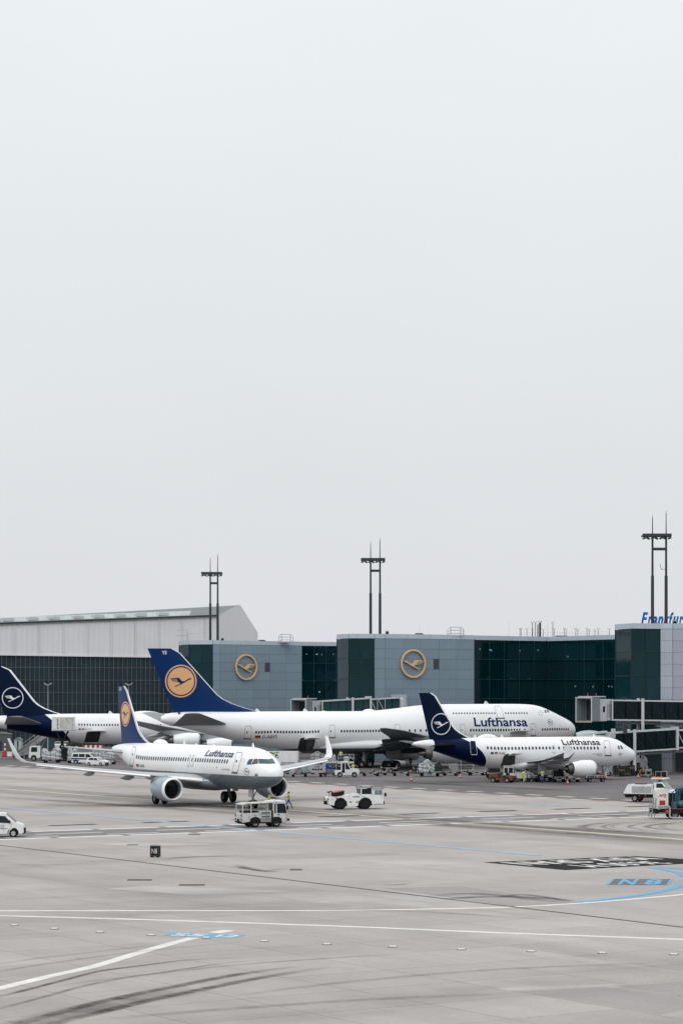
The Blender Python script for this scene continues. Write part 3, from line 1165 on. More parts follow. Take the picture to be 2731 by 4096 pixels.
# ceiling lamps that are on
lamp_px = [(1226, 2617, 503), (1266, 2618, 503), (1269, 2618, 503), (1287, 2619, 503), (1333, 2618, 503), (1212, 2722, 503), (1257, 2723, 503), (1256, 2730, 503), (1341, 2723, 503), (1276, 2769, 503), (1279, 2769, 503),
           (1919, 2597, 450), (1958, 2600, 452), (1962, 2600, 452), (1965, 2603, 452), (2079, 2603, 457), (2151, 2601, 459), (1955, 2716, 452), (2047, 2717, 456), (2085, 2719, 457), (2116, 2717, 458), (2371, 2747, 451), (2434, 2746, 447), (2446, 2747, 447), (2300, 2746, 453), (2270, 2627, 456)]
for x, y, Y in lamp_px:
    p = P(x, y, Y)
    s_ = 0.12
    tpart(MB().box(p.x - s_, p.x + s_, p.y - 0.05, p.y + 0.05, p.z - s_ * 1.1, p.z + s_ * 1.1), 'ceiling_lamp', M_lampw)
# dark vent grilles
for x0, x1, y0, y1, q0, q1 in ((1055, 1078, 2651, 2687, lbp[1], lbp[2]), (1729, 1753, 2636, 2677, cbp[1], cbp[2])):
    t_ = ((x0 + x1) / 2 - (880 if q0 == lbp[1] else 1540)) / ((1206 - 880) if q0 == lbp[1] else (1895 - 1540))
    c = q0.lerp(q1, t_)
    e = (q1 - q0).normalized()
    wv = (x1 - x0) * c.y / FPX
    zt, zb = P(0, y0, c.y).z, P(0, y1, c.y).z
    M4 = Matrix.Translation((c.x, c.y, 0)) @ Matrix.Rotation(math.atan2(e.y, e.x), 4, 'Z')
    mb = MB().box(-wv / 2, wv / 2, -0.14, -0.02, zb, zt, M4)
    for i in range(9):
        z = zb + (zt - zb) * (i + 0.5) / 9
        mb.box(-wv / 2, wv / 2, -0.19, -0.14, z - 0.04, z + 0.04, M4)
    tpart(mb, 'vent', M_vent)
# dark slab painted as the shade in the right block's ground-floor opening
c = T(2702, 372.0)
tpart(MB().box(c.x, c.x + 12, c.y - 0.25, c.y + 0.3, 0.2, 7.4), 'bay_shade_slab', mat('bay_shadow_blue', (0.012, 0.02, 0.024), 0.7))
c = T(2480, 376)
tpart(MB().box(c.x - 1.0, c.x + 5.6, 369.6, 370.0, 0.1, 4.2), 'service_door', mat('dark_teal_shutter', (0.008, 0.03, 0.036), 0.6))


# round emblem sign: ring and flying bird, head to the left
def emblem(cx, cy, Y, r, q0, q1, label):
    c = P(cx, cy, Y)
    e = (q1 - q0).normalized()
    t_ = thing('emblem_sign', c, math.atan2(e.y, e.x), label, 'sign', 'yellow emblems on the terminal')
    mb = MB()
    n = 48
    rings = []
    for a, b in ((r, -0.22), (r, -0.5), (r * 0.875, -0.5), (r * 0.875, -0.22)):
        rings.append([(a * math.cos(2 * PI * i / n), b, a * math.sin(2 * PI * i / n)) for i in range(n)])
    mb.loft(rings + [rings[0]], cap=False)
    mb.build('ring', M_gold, t_)
    pts, tr = crane2d(r * 1.0, False)
    me = MB()
    k = len(pts)
    me.add([(p[0], -0.5, p[1]) for p in pts] + [(p[0], -0.24, p[1]) for p in pts], tr + [tuple(i + k for i in f) for f in tr] + [(i, (i + 1) % k, (i + 1) % k + k, i + k) for i in range(k)])
    me.build('bird', M_gold, t_)
    mb = MB()
    for a in (45, 135, 225, 315):
        mb.cyl((0.93 * r * math.cos(R(a)), -0.24, 0.93 * r * math.sin(R(a))), (0.93 * r * math.cos(R(a)), -0.02, 0.93 * r * math.sin(R(a))), 0.05)
    mb.build('bracket', M_dsteel, t_)


def on_wall(q0, q1, x):
    a = (x - CX) / FPX
    t_ = (a * q0.y - q0.x) / ((q1.x - q0.x) - a * (q1.y - q0.y))
    return q0.lerp(q1, t_).y


emblem(981, 2669, on_wall(lbp[1], lbp[2], 981), 2.62, lbp[1], lbp[2], 'round yellow emblem with a bird on the left panelled terminal wall')
emblem(1648.5, 2655, on_wall(cbp[1], cbp[2], 1648.5), 2.60, cbp[1], cbp[2], 'round yellow emblem with a bird on the middle panelled terminal wall')


# ------------------------------------------------------------------ roof furniture
def mast(x0, x1, Y, ybase, ystep, yplat, ytop0, ytop1, xl, xr, ycross, label):
    a, b = P(x0, ybase, Y), P(x1, ybase, Y + 0.4)
    a.z = b.z = ZR - 0.35
    t_ = thing('floodlight_mast', (a + b) / 2, 0, label, 'light mast', 'floodlight masts on the terminal roof')
    o = t_.location
    zs, zp, z0, z1, zc = [P(0, y, Y).z - o.z for y in (ystep, yplat, ytop0, ytop1, ycross)]
    for p, zt in ((a, z0), (b, z1)):
        x, y = p.x - o.x, p.y - o.y
        mb = MB()
        mb.cyl((x, y, 0), (x, y, zs), 0.27, 0.25, 12)
        mb.cyl((x, y, zs), (x, y, zp + 0.3), 0.18, 0.16, 12)
        mb.cyl((x, y, zp + 0.3), (x, y, zt - 0.5), 0.09, 0.06, 8)
        mb.cyl((x, y, zt - 0.5), (x, y, zt), 0.035, 0.02, 6)
        mb.cyl((x, y, 0), (x, y, 0.25), 0.45, 0.4, 12)
        mb.build('pole', M_dsteel, t_, True)
    mb = MB().box(a.x - o.x, b.x - o.x, -0.12, 0.12, zc - 0.22, zc + 0.22)
    mb.build('cross_beam', M_dsteel, t_)
    xl_, xr_ = P(xl, 0, Y).x - o.x, P(xr, 0, Y).x - o.x
    mb = MB().box(xl_, xr_, -1.0, 1.0, zp - 0.05, zp + 0.22)
    mb.box(xl_, xr_, -1.0, -0.9, zp + 0.22, zp + 0.42)
    mb.build('platform', M_dsteel, t_)
    for i in range(7):
        xx = xl_ + 0.3 + (xr_ - xl_ - 0.6) * i / 6
        mb = MB()
        M4 = Matrix.Translation((xx, -0.7 + 0.5 * (i % 2), zp - 0.28)) @ Matrix.Rotation(R(25 if i % 2 else -20), 4, 'Y')
        mb.box(-0.28, 0.28, -0.22, 0.22, -0.14, 0.1, M4)
        mb.box(-0.05, 0.05, -0.05, 0.05, 0.1, 0.3, M4)
        fl = mb.build('floodlight', M_dsteel, t_)
        mb = MB().box(-0.24, 0.24, -0.19, 0.19, -0.165, -0.142, M4)
        mb.build('lens', M_steel, fl)
    return t_


m3 = mast(2609, 2663.5, 381, 2493, 2303, 2146, 2058, 2040, 2567, 2683, 2196, 'tall dark twin-pole floodlight mast on the terminal roof nearest the right edge')
mast(1482, 1519.5, 442, 2537, 2373, 2242, 2165, 2150, 1443, 1540, 2283, 'dark twin-pole floodlight mast on the middle terminal roof')
mast(841, 870.5, 494, 2563, 2414, 2297, 2226, 2213, 805, 889, 2333, 'shortest looking dark twin-pole floodlight mast in front of the white hangar gable')
q = P(2663, 2277, 381) - m3.location
MB().tube([(q.x, 0, q.z), (q.x - 0.75, -0.2, q.z), (q.x - 0.9, -0.2, q.z + 0.8)], 0.04).build('camera_arm', M_dsteel, m3)


def cage(x0, x1, y0, y1, Y, label):
    a, b = P(x0, y1, Y), P(x1, y1, Y)
    t_ = thing('roof_cage', ((a.x + b.x) / 2, Y + 2, ZR - 0.3), 0, label, 'railing', 'railed hatches on the terminal roof')
    h = P(0, y0, Y).z - (ZR - 0.3)
    w = (b.x - a.x) / 2
    pts = [(-w, -0.6), (-w * 0.6, -1.3), (w * 0.6, -1.3), (w, -0.6), (w, 0.6), (w * 0.6, 1.3), (-w * 0.6, 1.3), (-w, 0.6)]
    for i, (x, y) in enumerate(pts):
        MB().cyl((x, y, 0), (x, y, h * (0.75 if i in (0, 3, 4, 7) else 1)), 0.035, n=6).build('post', M_steel, t_)
    for k in (0.35, 0.68, 1.0):
        mb = MB()
        P3 = [(x, y, h * k * (0.75 if i in (0, 3, 4, 7) else 1)) for i, (x, y) in enumerate(pts)]
        mb.tube(P3 + [P3[0]], 0.03)
        mb.build('rail', M_steel, t_)
    MB().box(-w * 0.7, w * 0.7, -0.7, 0.7, 0, 0.25).build('hatch', M_steel, t_)


cage(1113, 1172, 2537, 2563, 492, 'small railed hatch cage on the left terminal roof')
cage(1791, 1856, 2508, 2540, 441, 'railed hatch cage on the middle terminal roof')
for x, Y, nm in ((890, 490, 'left'), (1548, 438, 'middle'), (2697, 376, 'right')):
    t_ = thing('roof_fan_unit', (T(x, Y + 1).x, Y + 1, ZR - 0.3), 0, 'small box fan unit on the %s terminal roof edge' % nm, 'fan unit', 'fan units on the terminal roof')
    MB().box(-0.32, 0.32, -0.3, 0.3, 0, 0.95).build('casing', M_steel, t_)
    MB().lathe([(0, 0.0), (0, 0.22), (0.05, 0.26)], Matrix.Translation((0, -0.33, 0.55)) @ Matrix.Rotation(-PI / 2, 4, 'Z'), 14).build('fan_opening', M_black, t_)
for x0, x1, Y, nm in ((1030, 1066, 493, 'left terminal roof beside the railed cage'), (1654, 1696, 440, 'middle terminal roof right of the mast'), (2212, 2278, 458, 'recessed glass bay roof')):
    a, b = T(x0, Y + 3), T(x1, Y + 3)
    t_ = thing('roof_hatch', ((a.x + b.x) / 2, Y + 3, ZR - 0.3), 0, 'low dark dome hatch on the ' + nm, 'hatch', 'dome hatches on the terminal roof')
    w = (b.x - a.x) / 2
    MB().prism([(-w, 0), (w, 0), (w, 0.35), (w * 0.6, 0.62), (-w * 0.6, 0.62), (-w, 0.35)], -0.7, 0.7).build('lid', M_dsteel, t_)
    MB().box(-w - 0.1, w + 0.1, -0.8, 0.8, 0, 0.12).build('kerb', M_steel, t_)

fence = thing('roof_fence', (T(2300, 456).x, 456, ZR - 0.3), 0, 'row of thin posts with forked tops along the recessed terminal roof', 'fence')
for x, yt, in ((2079, 2520), (2084, 2520), (2107, 2520), (2130, 2520), (2172, 2522), (2256, 2519), (2263, 2522), (2302, 2519), (2310, 2523), (2347, 2519), (2355, 2523), (2379, 2524), (2392, 2519), (2437, 2520), (2216, 2520)):
    Y = 458 - max(0, (x - 2200) / 260 * 10)
    a = P(x, 2545, Y + 1)
    h = P(x, yt, Y + 1).z - (ZR - 0.3)
    mb = MB()
    mb.cyl((0, 0, 0), (0, 0, h), 0.045, n=6)
    mb.cyl((0, 0, h), (-0.28, 0, h + 0.35), 0.03, n=5)
    mb.cyl((0, 0, h), (0.28, 0, h + 0.35), 0.03, n=5)
    o = mb.build('post', M_dsteel, fence)
    o.location = (a.x - fence.location.x, a.y - fence.location.y, 0)
mb = MB()
for k in (0.5, 0.85, 1.15):
    mb.tube([P(2079, 2545, 459) * 1 - fence.location * 1 + Vector((0, 0, k - (P(2079, 2545, 459).z - fence.location.z))), P(2200, 2545, 459) - fence.location + Vector((0, 0, k - (P(2200, 2545, 459).z - fence.location.z))), P(2437, 2545, 449) - fence.location + Vector((0, 0, k - (P(2437, 2545, 449).z - fence.location.z)))], 0.012, 4)
mb.build('wire', M_dsteel, fence)
ant = thing('antenna_frame', (T(2152, 459).x, 460, ZR - 0.3), 0, 'dark lattice antenna frame standing on the recessed terminal roof', 'antenna')
for dx, h, r in ((-1.05, 3.0, 0.06), (-0.45, 3.0, 0.06), (0.0, 2.6, 0.1), (0.35, 3.0, 0.12), (0.55, 3.1, 0.08), (2.85, 3.0, 0.06)):
    mb = MB().cyl((dx, 0, 0), (dx, 0, h), r, n=6)
    mb.cyl((dx, 0, h), (dx - 0.3, 0, h + 0.35), 0.03, n=5).cyl((dx, 0, h), (dx + 0.3, 0, h + 0.35), 0.03, n=5)
    mb.build('mast', M_dsteel, ant)
mb = MB()
for k in range(6):
    mb.bar((0.0, 0, 0.4 + 0.4 * k), (0.35, 0, 0.6 + 0.4 * k), 0.05)
mb.build('lattice', M_dsteel, ant)
for x, y0, Y, nm in ((2034, 2480, 452, 'left of the antenna frame'), (2190, 2476, 458, 'right of the antenna frame'), (1678, 2493, 440, 'on the middle terminal roof')):
    a = T(x, Y + 2)
    h = P(x, y0, Y + 2).z - (ZR - 0.3)
    o = MB().cyl((0, 0, 0), (0, 0, h), 0.03, 0.012, 5).cyl((0, 0, 0), (0, 0, 0.4), 0.07, 0.05, 6).build('whip_antenna', M_steel)
    o.location = (a.x, a.y, ZR - 0.3)
    tag(o, 'thin whip antenna ' + nm, 'antenna', 'whip antennas on the terminal roof')
# bent pipes on the left roof
o = MB()
for xs in ([(748, 2560), (748, 2520), (710, 2520), (710, 2526)], [(752, 2560), (752, 2534), (790, 2534), (790, 2538)], [(748, 2543), (710, 2543), (710, 2550)]):
    o.tube([P(x, y, 500) - Vector((P(748, 2560, 500).x, 500, ZR - 0.3)) for x, y in xs], 0.05, 5)
o = o.build('roof_pipes', M_steel)
o.location = (P(748, 2560, 500).x, 500, ZR - 0.3)
tag(o, 'thin bent metal pipes standing on the left terminal roof', 'pipes')

# blue roof lettering behind the right-hand mast
sign = thing('roof_lettering', (P(2650, 2497, 412).x, 412, ZR - 0.3), 0, 'blue slanted roof letters reading Frankfurt behind the right floodlight mast', 'sign')
M_sblue = mat('sign_blue', (0.010, 0.15, 0.46), 0.4, spec=0.2)
M_swht = mat('sign_white', (0.6, 0.62, 0.65), 0.5)
cols = 'Frankfurt'
xpos = [2568, 2590, 2608, 2632, 2656, 2675, 2694, 2715, 2734]
lw = [26, 16, 22, 22, 22, 18, 22, 16, 18]
zb = ZR - 0.45
for ch, xp, w_ in zip(cols, xpos, lw):
    d = text2d(ch, 1.0, 0.035, 0.35)
    hpx = 54 if ch in 'Ffktd' else 38
    d = fit2d(d, w_ * 1.12 * 412 / FPX, hpx * 412 / FPX)
    ymin = min(p[1] for p in d[0])
    X0 = P(xp + 8, 0, 412).x - sign.location.x
    n_ = len(d[0])
    for m_, y0, y1, of in ((M_sblue, -0.12, 0.0, 0.0), (M_swht, 0.005, 0.12, 0.05)):
        mb = MB()
        mb.add([(X0 + p[0] + of, y0, p[1] - ymin + 1.1) for p in d[0]] + [(X0 + p[0] + of, y1, p[1] - ymin + 1.1) for p in d[0]], d[1] + [tuple(i + n_ for i in f) for f in d[1]])
        ed = {}
        for f in d[1]:
            for i in range(len(f)):
                e = (f[i], f[(i + 1) % len(f)])
                if (e[1], e[0]) in ed:
                    del ed[(e[1], e[0])]
                else:
                    ed[e] = 1
        base = len(mb.v) - 2 * n_
        mb.add([], [])
        for a, b in ed:
            mb.f.append((base + a, base + b, base + b + n_, base + a + n_))
            mb.m.append(0)
        mb.build('letter' if m_ is M_sblue else 'letter_edge', m_, sign)
mb = MB()
for i in range(5):
    x = P(2570 + i * 45, 0, 412).x - sign.location.x
    mb.bar((x, 0.15, 0), (x, 0.15, 2.1), 0.06)
mb.bar((P(2560, 0, 412).x - sign.location.x, 0.15, 1.05), (P(2760, 0, 412).x - sign.location.x, 0.15, 1.05), 0.06)
mb.build('support_frame', M_dsteel, sign)

# ------------------------------------------------------------------ hangar
hangar = thing('hangar', (-54, 563, 0), 0, 'huge white hangar with tall dark ribbed doors and a rooflight strip', 'building')
HL = hangar.location.copy()
A = T(-500, 541.0)
B = T(867, 575)
ZA = HC + (HOR - 2514) / FPX * A.y
ZB = HC + (HOR - 2464) / FPX * B.y
DT_A, DT_B = HC + (HOR - 2612) / FPX * A.y, HC + (HOR - 2632) / FPX * B.y      # door heads
e = (B - A).normalized()
nb = Vector((-e.y, e.x, 0))


def corr_mat(name, col):
    m = mat(name, col, 0.5, 0.1, 0.05, 0.15)
    return m


M_corr = corr_mat('white_corrugated_sheet', (0.72, 0.715, 0.73))
M_hdoor = mat('dark_door_sheet', (0.024, 0.045, 0.056), 0.6, 0.0, 0.3, 0.12, spec=0.2)
M_rib = mat('door_rib', (0.105, 0.125, 0.14), 0.6, 0.1, 0.3, 0.4)


def corrugated(p0, p1, z0a, z0b, topfn, name, step=0.62, amp=0.04):
    d = (p1 - p0)
    L = d.length
    ee = d.normalized()
    nn = Vector((ee.y, -ee.x, 0))
    mb = MB()
    k = int(L / step)
    vs = []
    for i in range(k * 2 + 1):
        t_ = i / (k * 2)
        o_ = nn * (amp if i % 4 in (0, 1) else 0)
        p = p0 + d * t_ + o_ - HL
        vs += [(p.x, p.y, z0a + (z0b - z0a) * t_), (p.x, p.y, topfn(t_))]
    mb.add(vs, [(2 * i, 2 * i + 2, 2 * i + 3, 2 * i + 1) for i in range(k * 2)])
    return mb.build(name, M_corr, hangar)


corrugated(A, B, DT_A, DT_B, lambda t_: ZA + (ZB - ZA) * t_, 'front_wall')
# gable end
E_ = T(1029, 690)
zE = HC + (HOR - 2530) / FPX * 690
rid = 0.46


def gable(t_):
    zr1 = HC + (HOR - 2421) / FPX * (B.y + (E_.y - B.y) * 0.50)
    if t_ < 0.47:
        return ZB + (zr1 - ZB) * t_ / 0.47
    if t_ < 0.54:
        return zr1
    return zr1 + (zE - zr1) * (t_ - 0.54) / 0.46


corrugated(B, E_, 0, 0, gable, 'gable_wall', 1.3, 0.15)
# roof: from the front eave up to the ridge, then down behind
zr1 = gable(0.5)
R0, R1 = A + (E_ - B) * 0.5, B + (E_ - B) * 0.5
zR0 = HC + (HOR - 2487) / FPX * R0.y
pts = [(A - nb * 0.3, ZA), (B - nb * 0.3, ZB), (B + (E_ - B) * 0.47, zr1 - 0.1), (R0, zR0)]
mb = MB()
for zoff in (0.05, 0.35):
    mb.add([(p.x - HL.x, p.y - HL.y, z + zoff - 0.4) for p, z in pts], [(0, 1, 2, 3)])
mb.add([], [])
mb.build('roof', mat('green_grey_roof_sheet', (0.13, 0.15, 0.15), 0.6, 0.1), hangar)
Ea = A + (E_ - B)
mb = MB().add([(p.x - HL.x, p.y - HL.y, z) for p, z in ((B + (E_ - B) * 0.54, zr1 - 0.3), (E_, zE - 0.2), (Ea, ZA), (R0, zR0 - 0.3))], [(0, 1, 2, 3)])
mb.build('rear_roof', MATS['green_grey_roof_sheet'], hangar)
# rooflight strip along the eave
M_rl = mat('rooflight_glass', (0.36, 0.41, 0.43), 0.3, 0.0, 0.25, 0.3)
M_rlf = mat('rooflight_frame', (0.6, 0.62, 0.63), 0.4, 0.3)
slope = Vector(((E_ - B).x, (E_ - B).y, 0)).normalized()
xs_h = [-300, -150, -40, 18, 130, 228, 340, 436, 540, 636, 742]
for i in range(40):
    t0, t1 = i / 40 * 0.915, (i + 1) / 40 * 0.915
    q = []
    for t_, s_ in ((t0, 0.2), (t1, 0.2), (t1, 4.2), (t0, 4.2)):
        p = A.lerp(B, t_) + slope * s_
        zz = (ZA + (ZB - ZA) * t_) + (s_ * 0.30 + 0.35)
        q.append((p.x - HL.x, p.y - HL.y, zz))
    cen = [sum(c) / 4 for c in zip(*q)]
    q = [tuple(c + (v - c) * 0.97 for v, c in zip(p, cen)) for p in q]
    MB().add(q, [(0, 1, 2, 3)]).build('rooflight', M_rl, hangar)
for x in xs_h:
    t_ = max(0, (T(x, 555) - A).dot(e) / (B - A).length)
    p = A.lerp(B, t_) + slope * 1.6
    zz = ZA + (ZB - ZA) * t_ + 0.6
    M4 = Matrix.Translation((p.x - HL.x, p.y - HL.y, zz)) @ Matrix.Rotation(math.atan2(e.y, e.x), 4, 'Z')
    mb = MB()
    mb.prism([(-1.2, 0), (1.2, 0), (1.2, 0.7), (-1.2, 0.7)], -1.0, 1.4)
    mb.v = [tuple(M4 @ Vector(v)) for v in mb.v]
    mb.build('roof_vent', M_rlf, hangar)
pa, pb = A - HL - nb * 0.35, B - HL - nb * 0.35
MB().bar((pa.x, pa.y, ZA + 0.1), (pb.x, pb.y, ZB + 0.1), 0.4, 0.35).build('gutter', M_dsteel, hangar)
for i in range(14):
    p = A.lerp(B, (i + 0.5) / 14) - HL - nb * 0.16
    t_ = (i + 0.5) / 14
    MB().bar((p.x, p.y, DT_A + (DT_B - DT_A) * t_), (p.x, p.y, ZA + (ZB - ZA) * t_), 0.14).build('downpipe', M_corr, hangar)
# ribbed doors: dark leaves between pale ribs
npan = 73
for i in range(npan):
    t0, t1 = i / npan, (i + 1) / npan
    pa, pb = A.lerp(B, t0), A.lerp(B, t1)
    za, zb_ = DT_A + (DT_B - DT_A) * t0, DT_A + (DT_B - DT_A) * t1
    ins = nb * (0.10 if i % 8 else 0.16)
    f0, f1 = pa + ins - HL, pb + ins - HL
    MB().add([(f0.x, f0.y, 0), (f1.x, f1.y, 0), (f1.x, f1.y, zb_), (f0.x, f0.y, za)], [(0, 1, 2, 3)]).build('door_panel', M_hdoor, hangar)
    p = pa - HL
    mb = MB()
    M4 = Matrix.Translation((p.x, p.y, 0)) @ Matrix.Rotation(math.atan2(e.y, e.x), 4, 'Z')
    mb.box(-0.055, 0.055, -0.12, 0.16, 0, za, M4)
    mb.build('door_rib', M_rib, hangar)
for y in (2668, 2718, 2769, 2820, 2871):
    mb = MB()
    p0, p1 = A - HL, B - HL
    z0, z1 = HC + (HOR - y) / FPX * A.y, HC + (HOR - (y + (5 if y < 2785 else -5))) / FPX * B.y
    mb.bar((p0.x - nb.x * 0.02, p0.y - nb.y * 0.02, z0), (p1.x - nb.x * 0.02, p1.y - nb.y * 0.02, z1), 0.08, 0.14)
    mb.build('door_rail', mat('door_rail_paint', (0.09, 0.11, 0.125), 0.5), hangar)
mb = MB()
p0, p1 = A - HL, B - HL
mb.bar((p0.x - nb.x * 0.1, p0.y - nb.y * 0.1, DT_A), (p1.x - nb.x * 0.1, p1.y - nb.y * 0.1, DT_B), 0.5, 0.35)
mb.build('door_head', M_corr, hangar)
# low plinth buildings at the hangar foot
for x0, x1, h, nm, m_ in ((-40, 46, 3.6, 'flat grey hut at the hangar foot beside the left frame edge', mat('hut_grey', (0.09, 0.095, 0.1), 0.7)), (60, 88, 2.4, 'pale cabinet hut at the hangar foot behind the passenger stairs', mat('cabinet_pale', (0.42, 0.46, 0.48), 0.6)), (150, 216, 3.4, 'dark teal container hut at the hangar foot behind the truck', mat('hut_teal', (0.008, 0.05, 0.06), 0.6))):
    a, b = T(x0, 520), T(x1, 520)
    t_ = thing('hut', ((a.x + b.x) / 2, 520, 0), 0, nm, 'hut')
    w = (b.x - a.x) / 2
    MB().box(-w, w, -1.2, 1.2, 0, h).build('wall', m_, t_)
    MB().prism([(-w - 0.15, h), (w + 0.15, h), (w * 0.2, h + 0.5), (-w * 0.2, h + 0.5)], -1.35, 1.35).build('roof', M_roofm, t_)
    MB().box(-w * 0.2, w * 0.2, -1.26, -1.21, 0.05, min(2.1, h - 0.2)).build('door', M_dsteel, t_)

# twin-headed lamp posts before the hangar
for x, nm in ((191.5, 'left of the dark tail fin, before the hangar doors'), (515, 'behind the nearest blue tail fin, before the hangar doors')):
    a = T(x, 505)
    t_ = thing('lamp_post', a, 0, 'slim grey twin-headed lamp post ' + nm, 'lamp post', 'lamp posts before the hangar')
    h = P(x, 2740, 505).z
    mb = MB().cyl((0, 0, 0), (0, 0, h * 0.62), 0.13, 0.11, 10).cyl((0, 0, h * 0.62), (0, 0, h), 0.07, 0.05, 8)
    mb.build('pole', M_steel, t_, True)
    for s_ in (-1, 1):
        mb = MB()
        M4 = Matrix.Translation((s_ * 0.42, -0.1, h + 0.12)) @ Matrix.Rotation(-s_ * R(28), 4, 'Y')
        mb.box(-0.42, 0.42, -0.22, 0.22, -0.09, 0.09, M4)
        mb.bar((0, 0, h - 0.1), (s_ * 0.3, -0.05, h + 0.05), 0.06)
        mb.build('lamp_head', M_steel, t_)

# ------------------------------------------------------------------ aircraft
M_awht = mat('aircraft_white', (0.80, 0.81, 0.82), 0.28, 0.0, 0.025, 0.4, coat=0.3)
M_agry = mat('wing_grey', (0.40, 0.42, 0.44), 0.4, 0.1, 0.08, 0.6)
M_agry2 = mat('fairing_grey', (0.20, 0.215, 0.23), 0.45, 0.0, 0.1, 0.8)
M_ablue = mat('livery_blue', (0.001, 0.026, 0.115), 0.35, 0.0, 0.06, 0.5, spec=0.15)
M_anavy = mat('livery_navy', (0.001, 0.008, 0.030), 0.32, 0.0, 0.06, 0.5, spec=0.1)
M_aor = mat('livery_orange', (0.74, 0.41, 0.19), 0.4, 0.0, 0.05, 0.8)
M_alet = mat('lettering_blue', (0.012, 0.03, 0.125), 0.4)
M_alet2 = mat('lettering_navy', (0.012, 0.018, 0.05), 0.4)
M_awin = mat('cabin_window', (0.018, 0.022, 0.028), 0.15)
M_awing = mat('cabin_window_grey', (0.055, 0.056, 0.06), 0.25, spec=0.3)  # greyer tone for some rows of cabin windows
M_aline = mat('panel_line_grey', (0.33, 0.34, 0.36), 0.5)
M_adark = mat('panel_line_dark', (0.08, 0.085, 0.09), 0.5)
M_cock = mat('cockpit_glass', (0.03, 0.075, 0.10), 0.08)
M_cock2 = mat('cockpit_glass_warm', (0.11, 0.06, 0.05), 0.1)
M_metal = mat('bare_metal', (0.55, 0.56, 0.58), 0.25, 0.85)
M_exh = mat('exhaust_metal', (0.14, 0.13, 0.125), 0.4, 0.7)
M_fan = mat('fan_blades', (0.03, 0.032, 0.035), 0.4, 0.5)
M_hold = mat('hold_shade', (0.02, 0.024, 0.026), 0.8)  # near-black tone that paints the shade inside open holds
M_gear = mat('gear_grey', (0.22, 0.225, 0.23), 0.4, 0.3)
M_red = mat('signal_red', (0.42, 0.025, 0.015), 0.45)
M_flagk = mat('flag_black', (0.012, 0.012, 0.012), 0.5)
M_flagr = mat('flag_red', (0.33, 0.03, 0.02), 0.5)
M_flagg = mat('flag_gold', (0.6, 0.28, 0.04), 0.5)
M_flagb = mat('flag_blue', (0.01, 0.03, 0.16), 0.5)


def interp(tab, s):
    """smooth monotone interpolation in a table of rows (s, a, b, c ...)"""
    n = len(tab)
    if s <= tab[0][0]:
        return tab[0][1:]
    if s >= tab[-1][0]:
        return tab[-1][1:]
    for i in range(n - 1):
        if tab[i][0] <= s <= tab[i + 1][0]:
            break
    h = tab[i + 1][0] - tab[i][0]
    t = (s - tab[i][0]) / h
    out = []
    for c in range(1, len(tab[0])):
        def sl(k):
            if k <= 0 or k >= n - 1:
                a, b = (0, 1) if k <= 0 else (n - 2, n - 1)
                return (tab[b][c] - tab[a][c]) / (tab[b][0] - tab[a][0])
            d0 = (tab[k][c] - tab[k - 1][c]) / (tab[k][0] - tab[k - 1][0])
            d1 = (tab[k + 1][c] - tab[k][c]) / (tab[k + 1][0] - tab[k][0])
            return 0 if d0 * d1 <= 0 else 2 * d0 * d1 / (d0 + d1)
        m0, m1 = sl(i) * h, sl(i + 1) * h
        a, b = tab[i][c], tab[i + 1][c]
        out.append((2 * t ** 3 - 3 * t * t + 1) * a + (t ** 3 - 2 * t * t + t) * m0 + (-2 * t ** 3 + 3 * t * t) * b + (t ** 3 - t * t) * m1)
    return out


def foil_half(c, t):
    return 5 * t * (0.2969 * math.sqrt(max(c, 0)) - 0.126 * c - 0.3516 * c * c + 0.2843 * c ** 3 - 0.1036 * c ** 4)


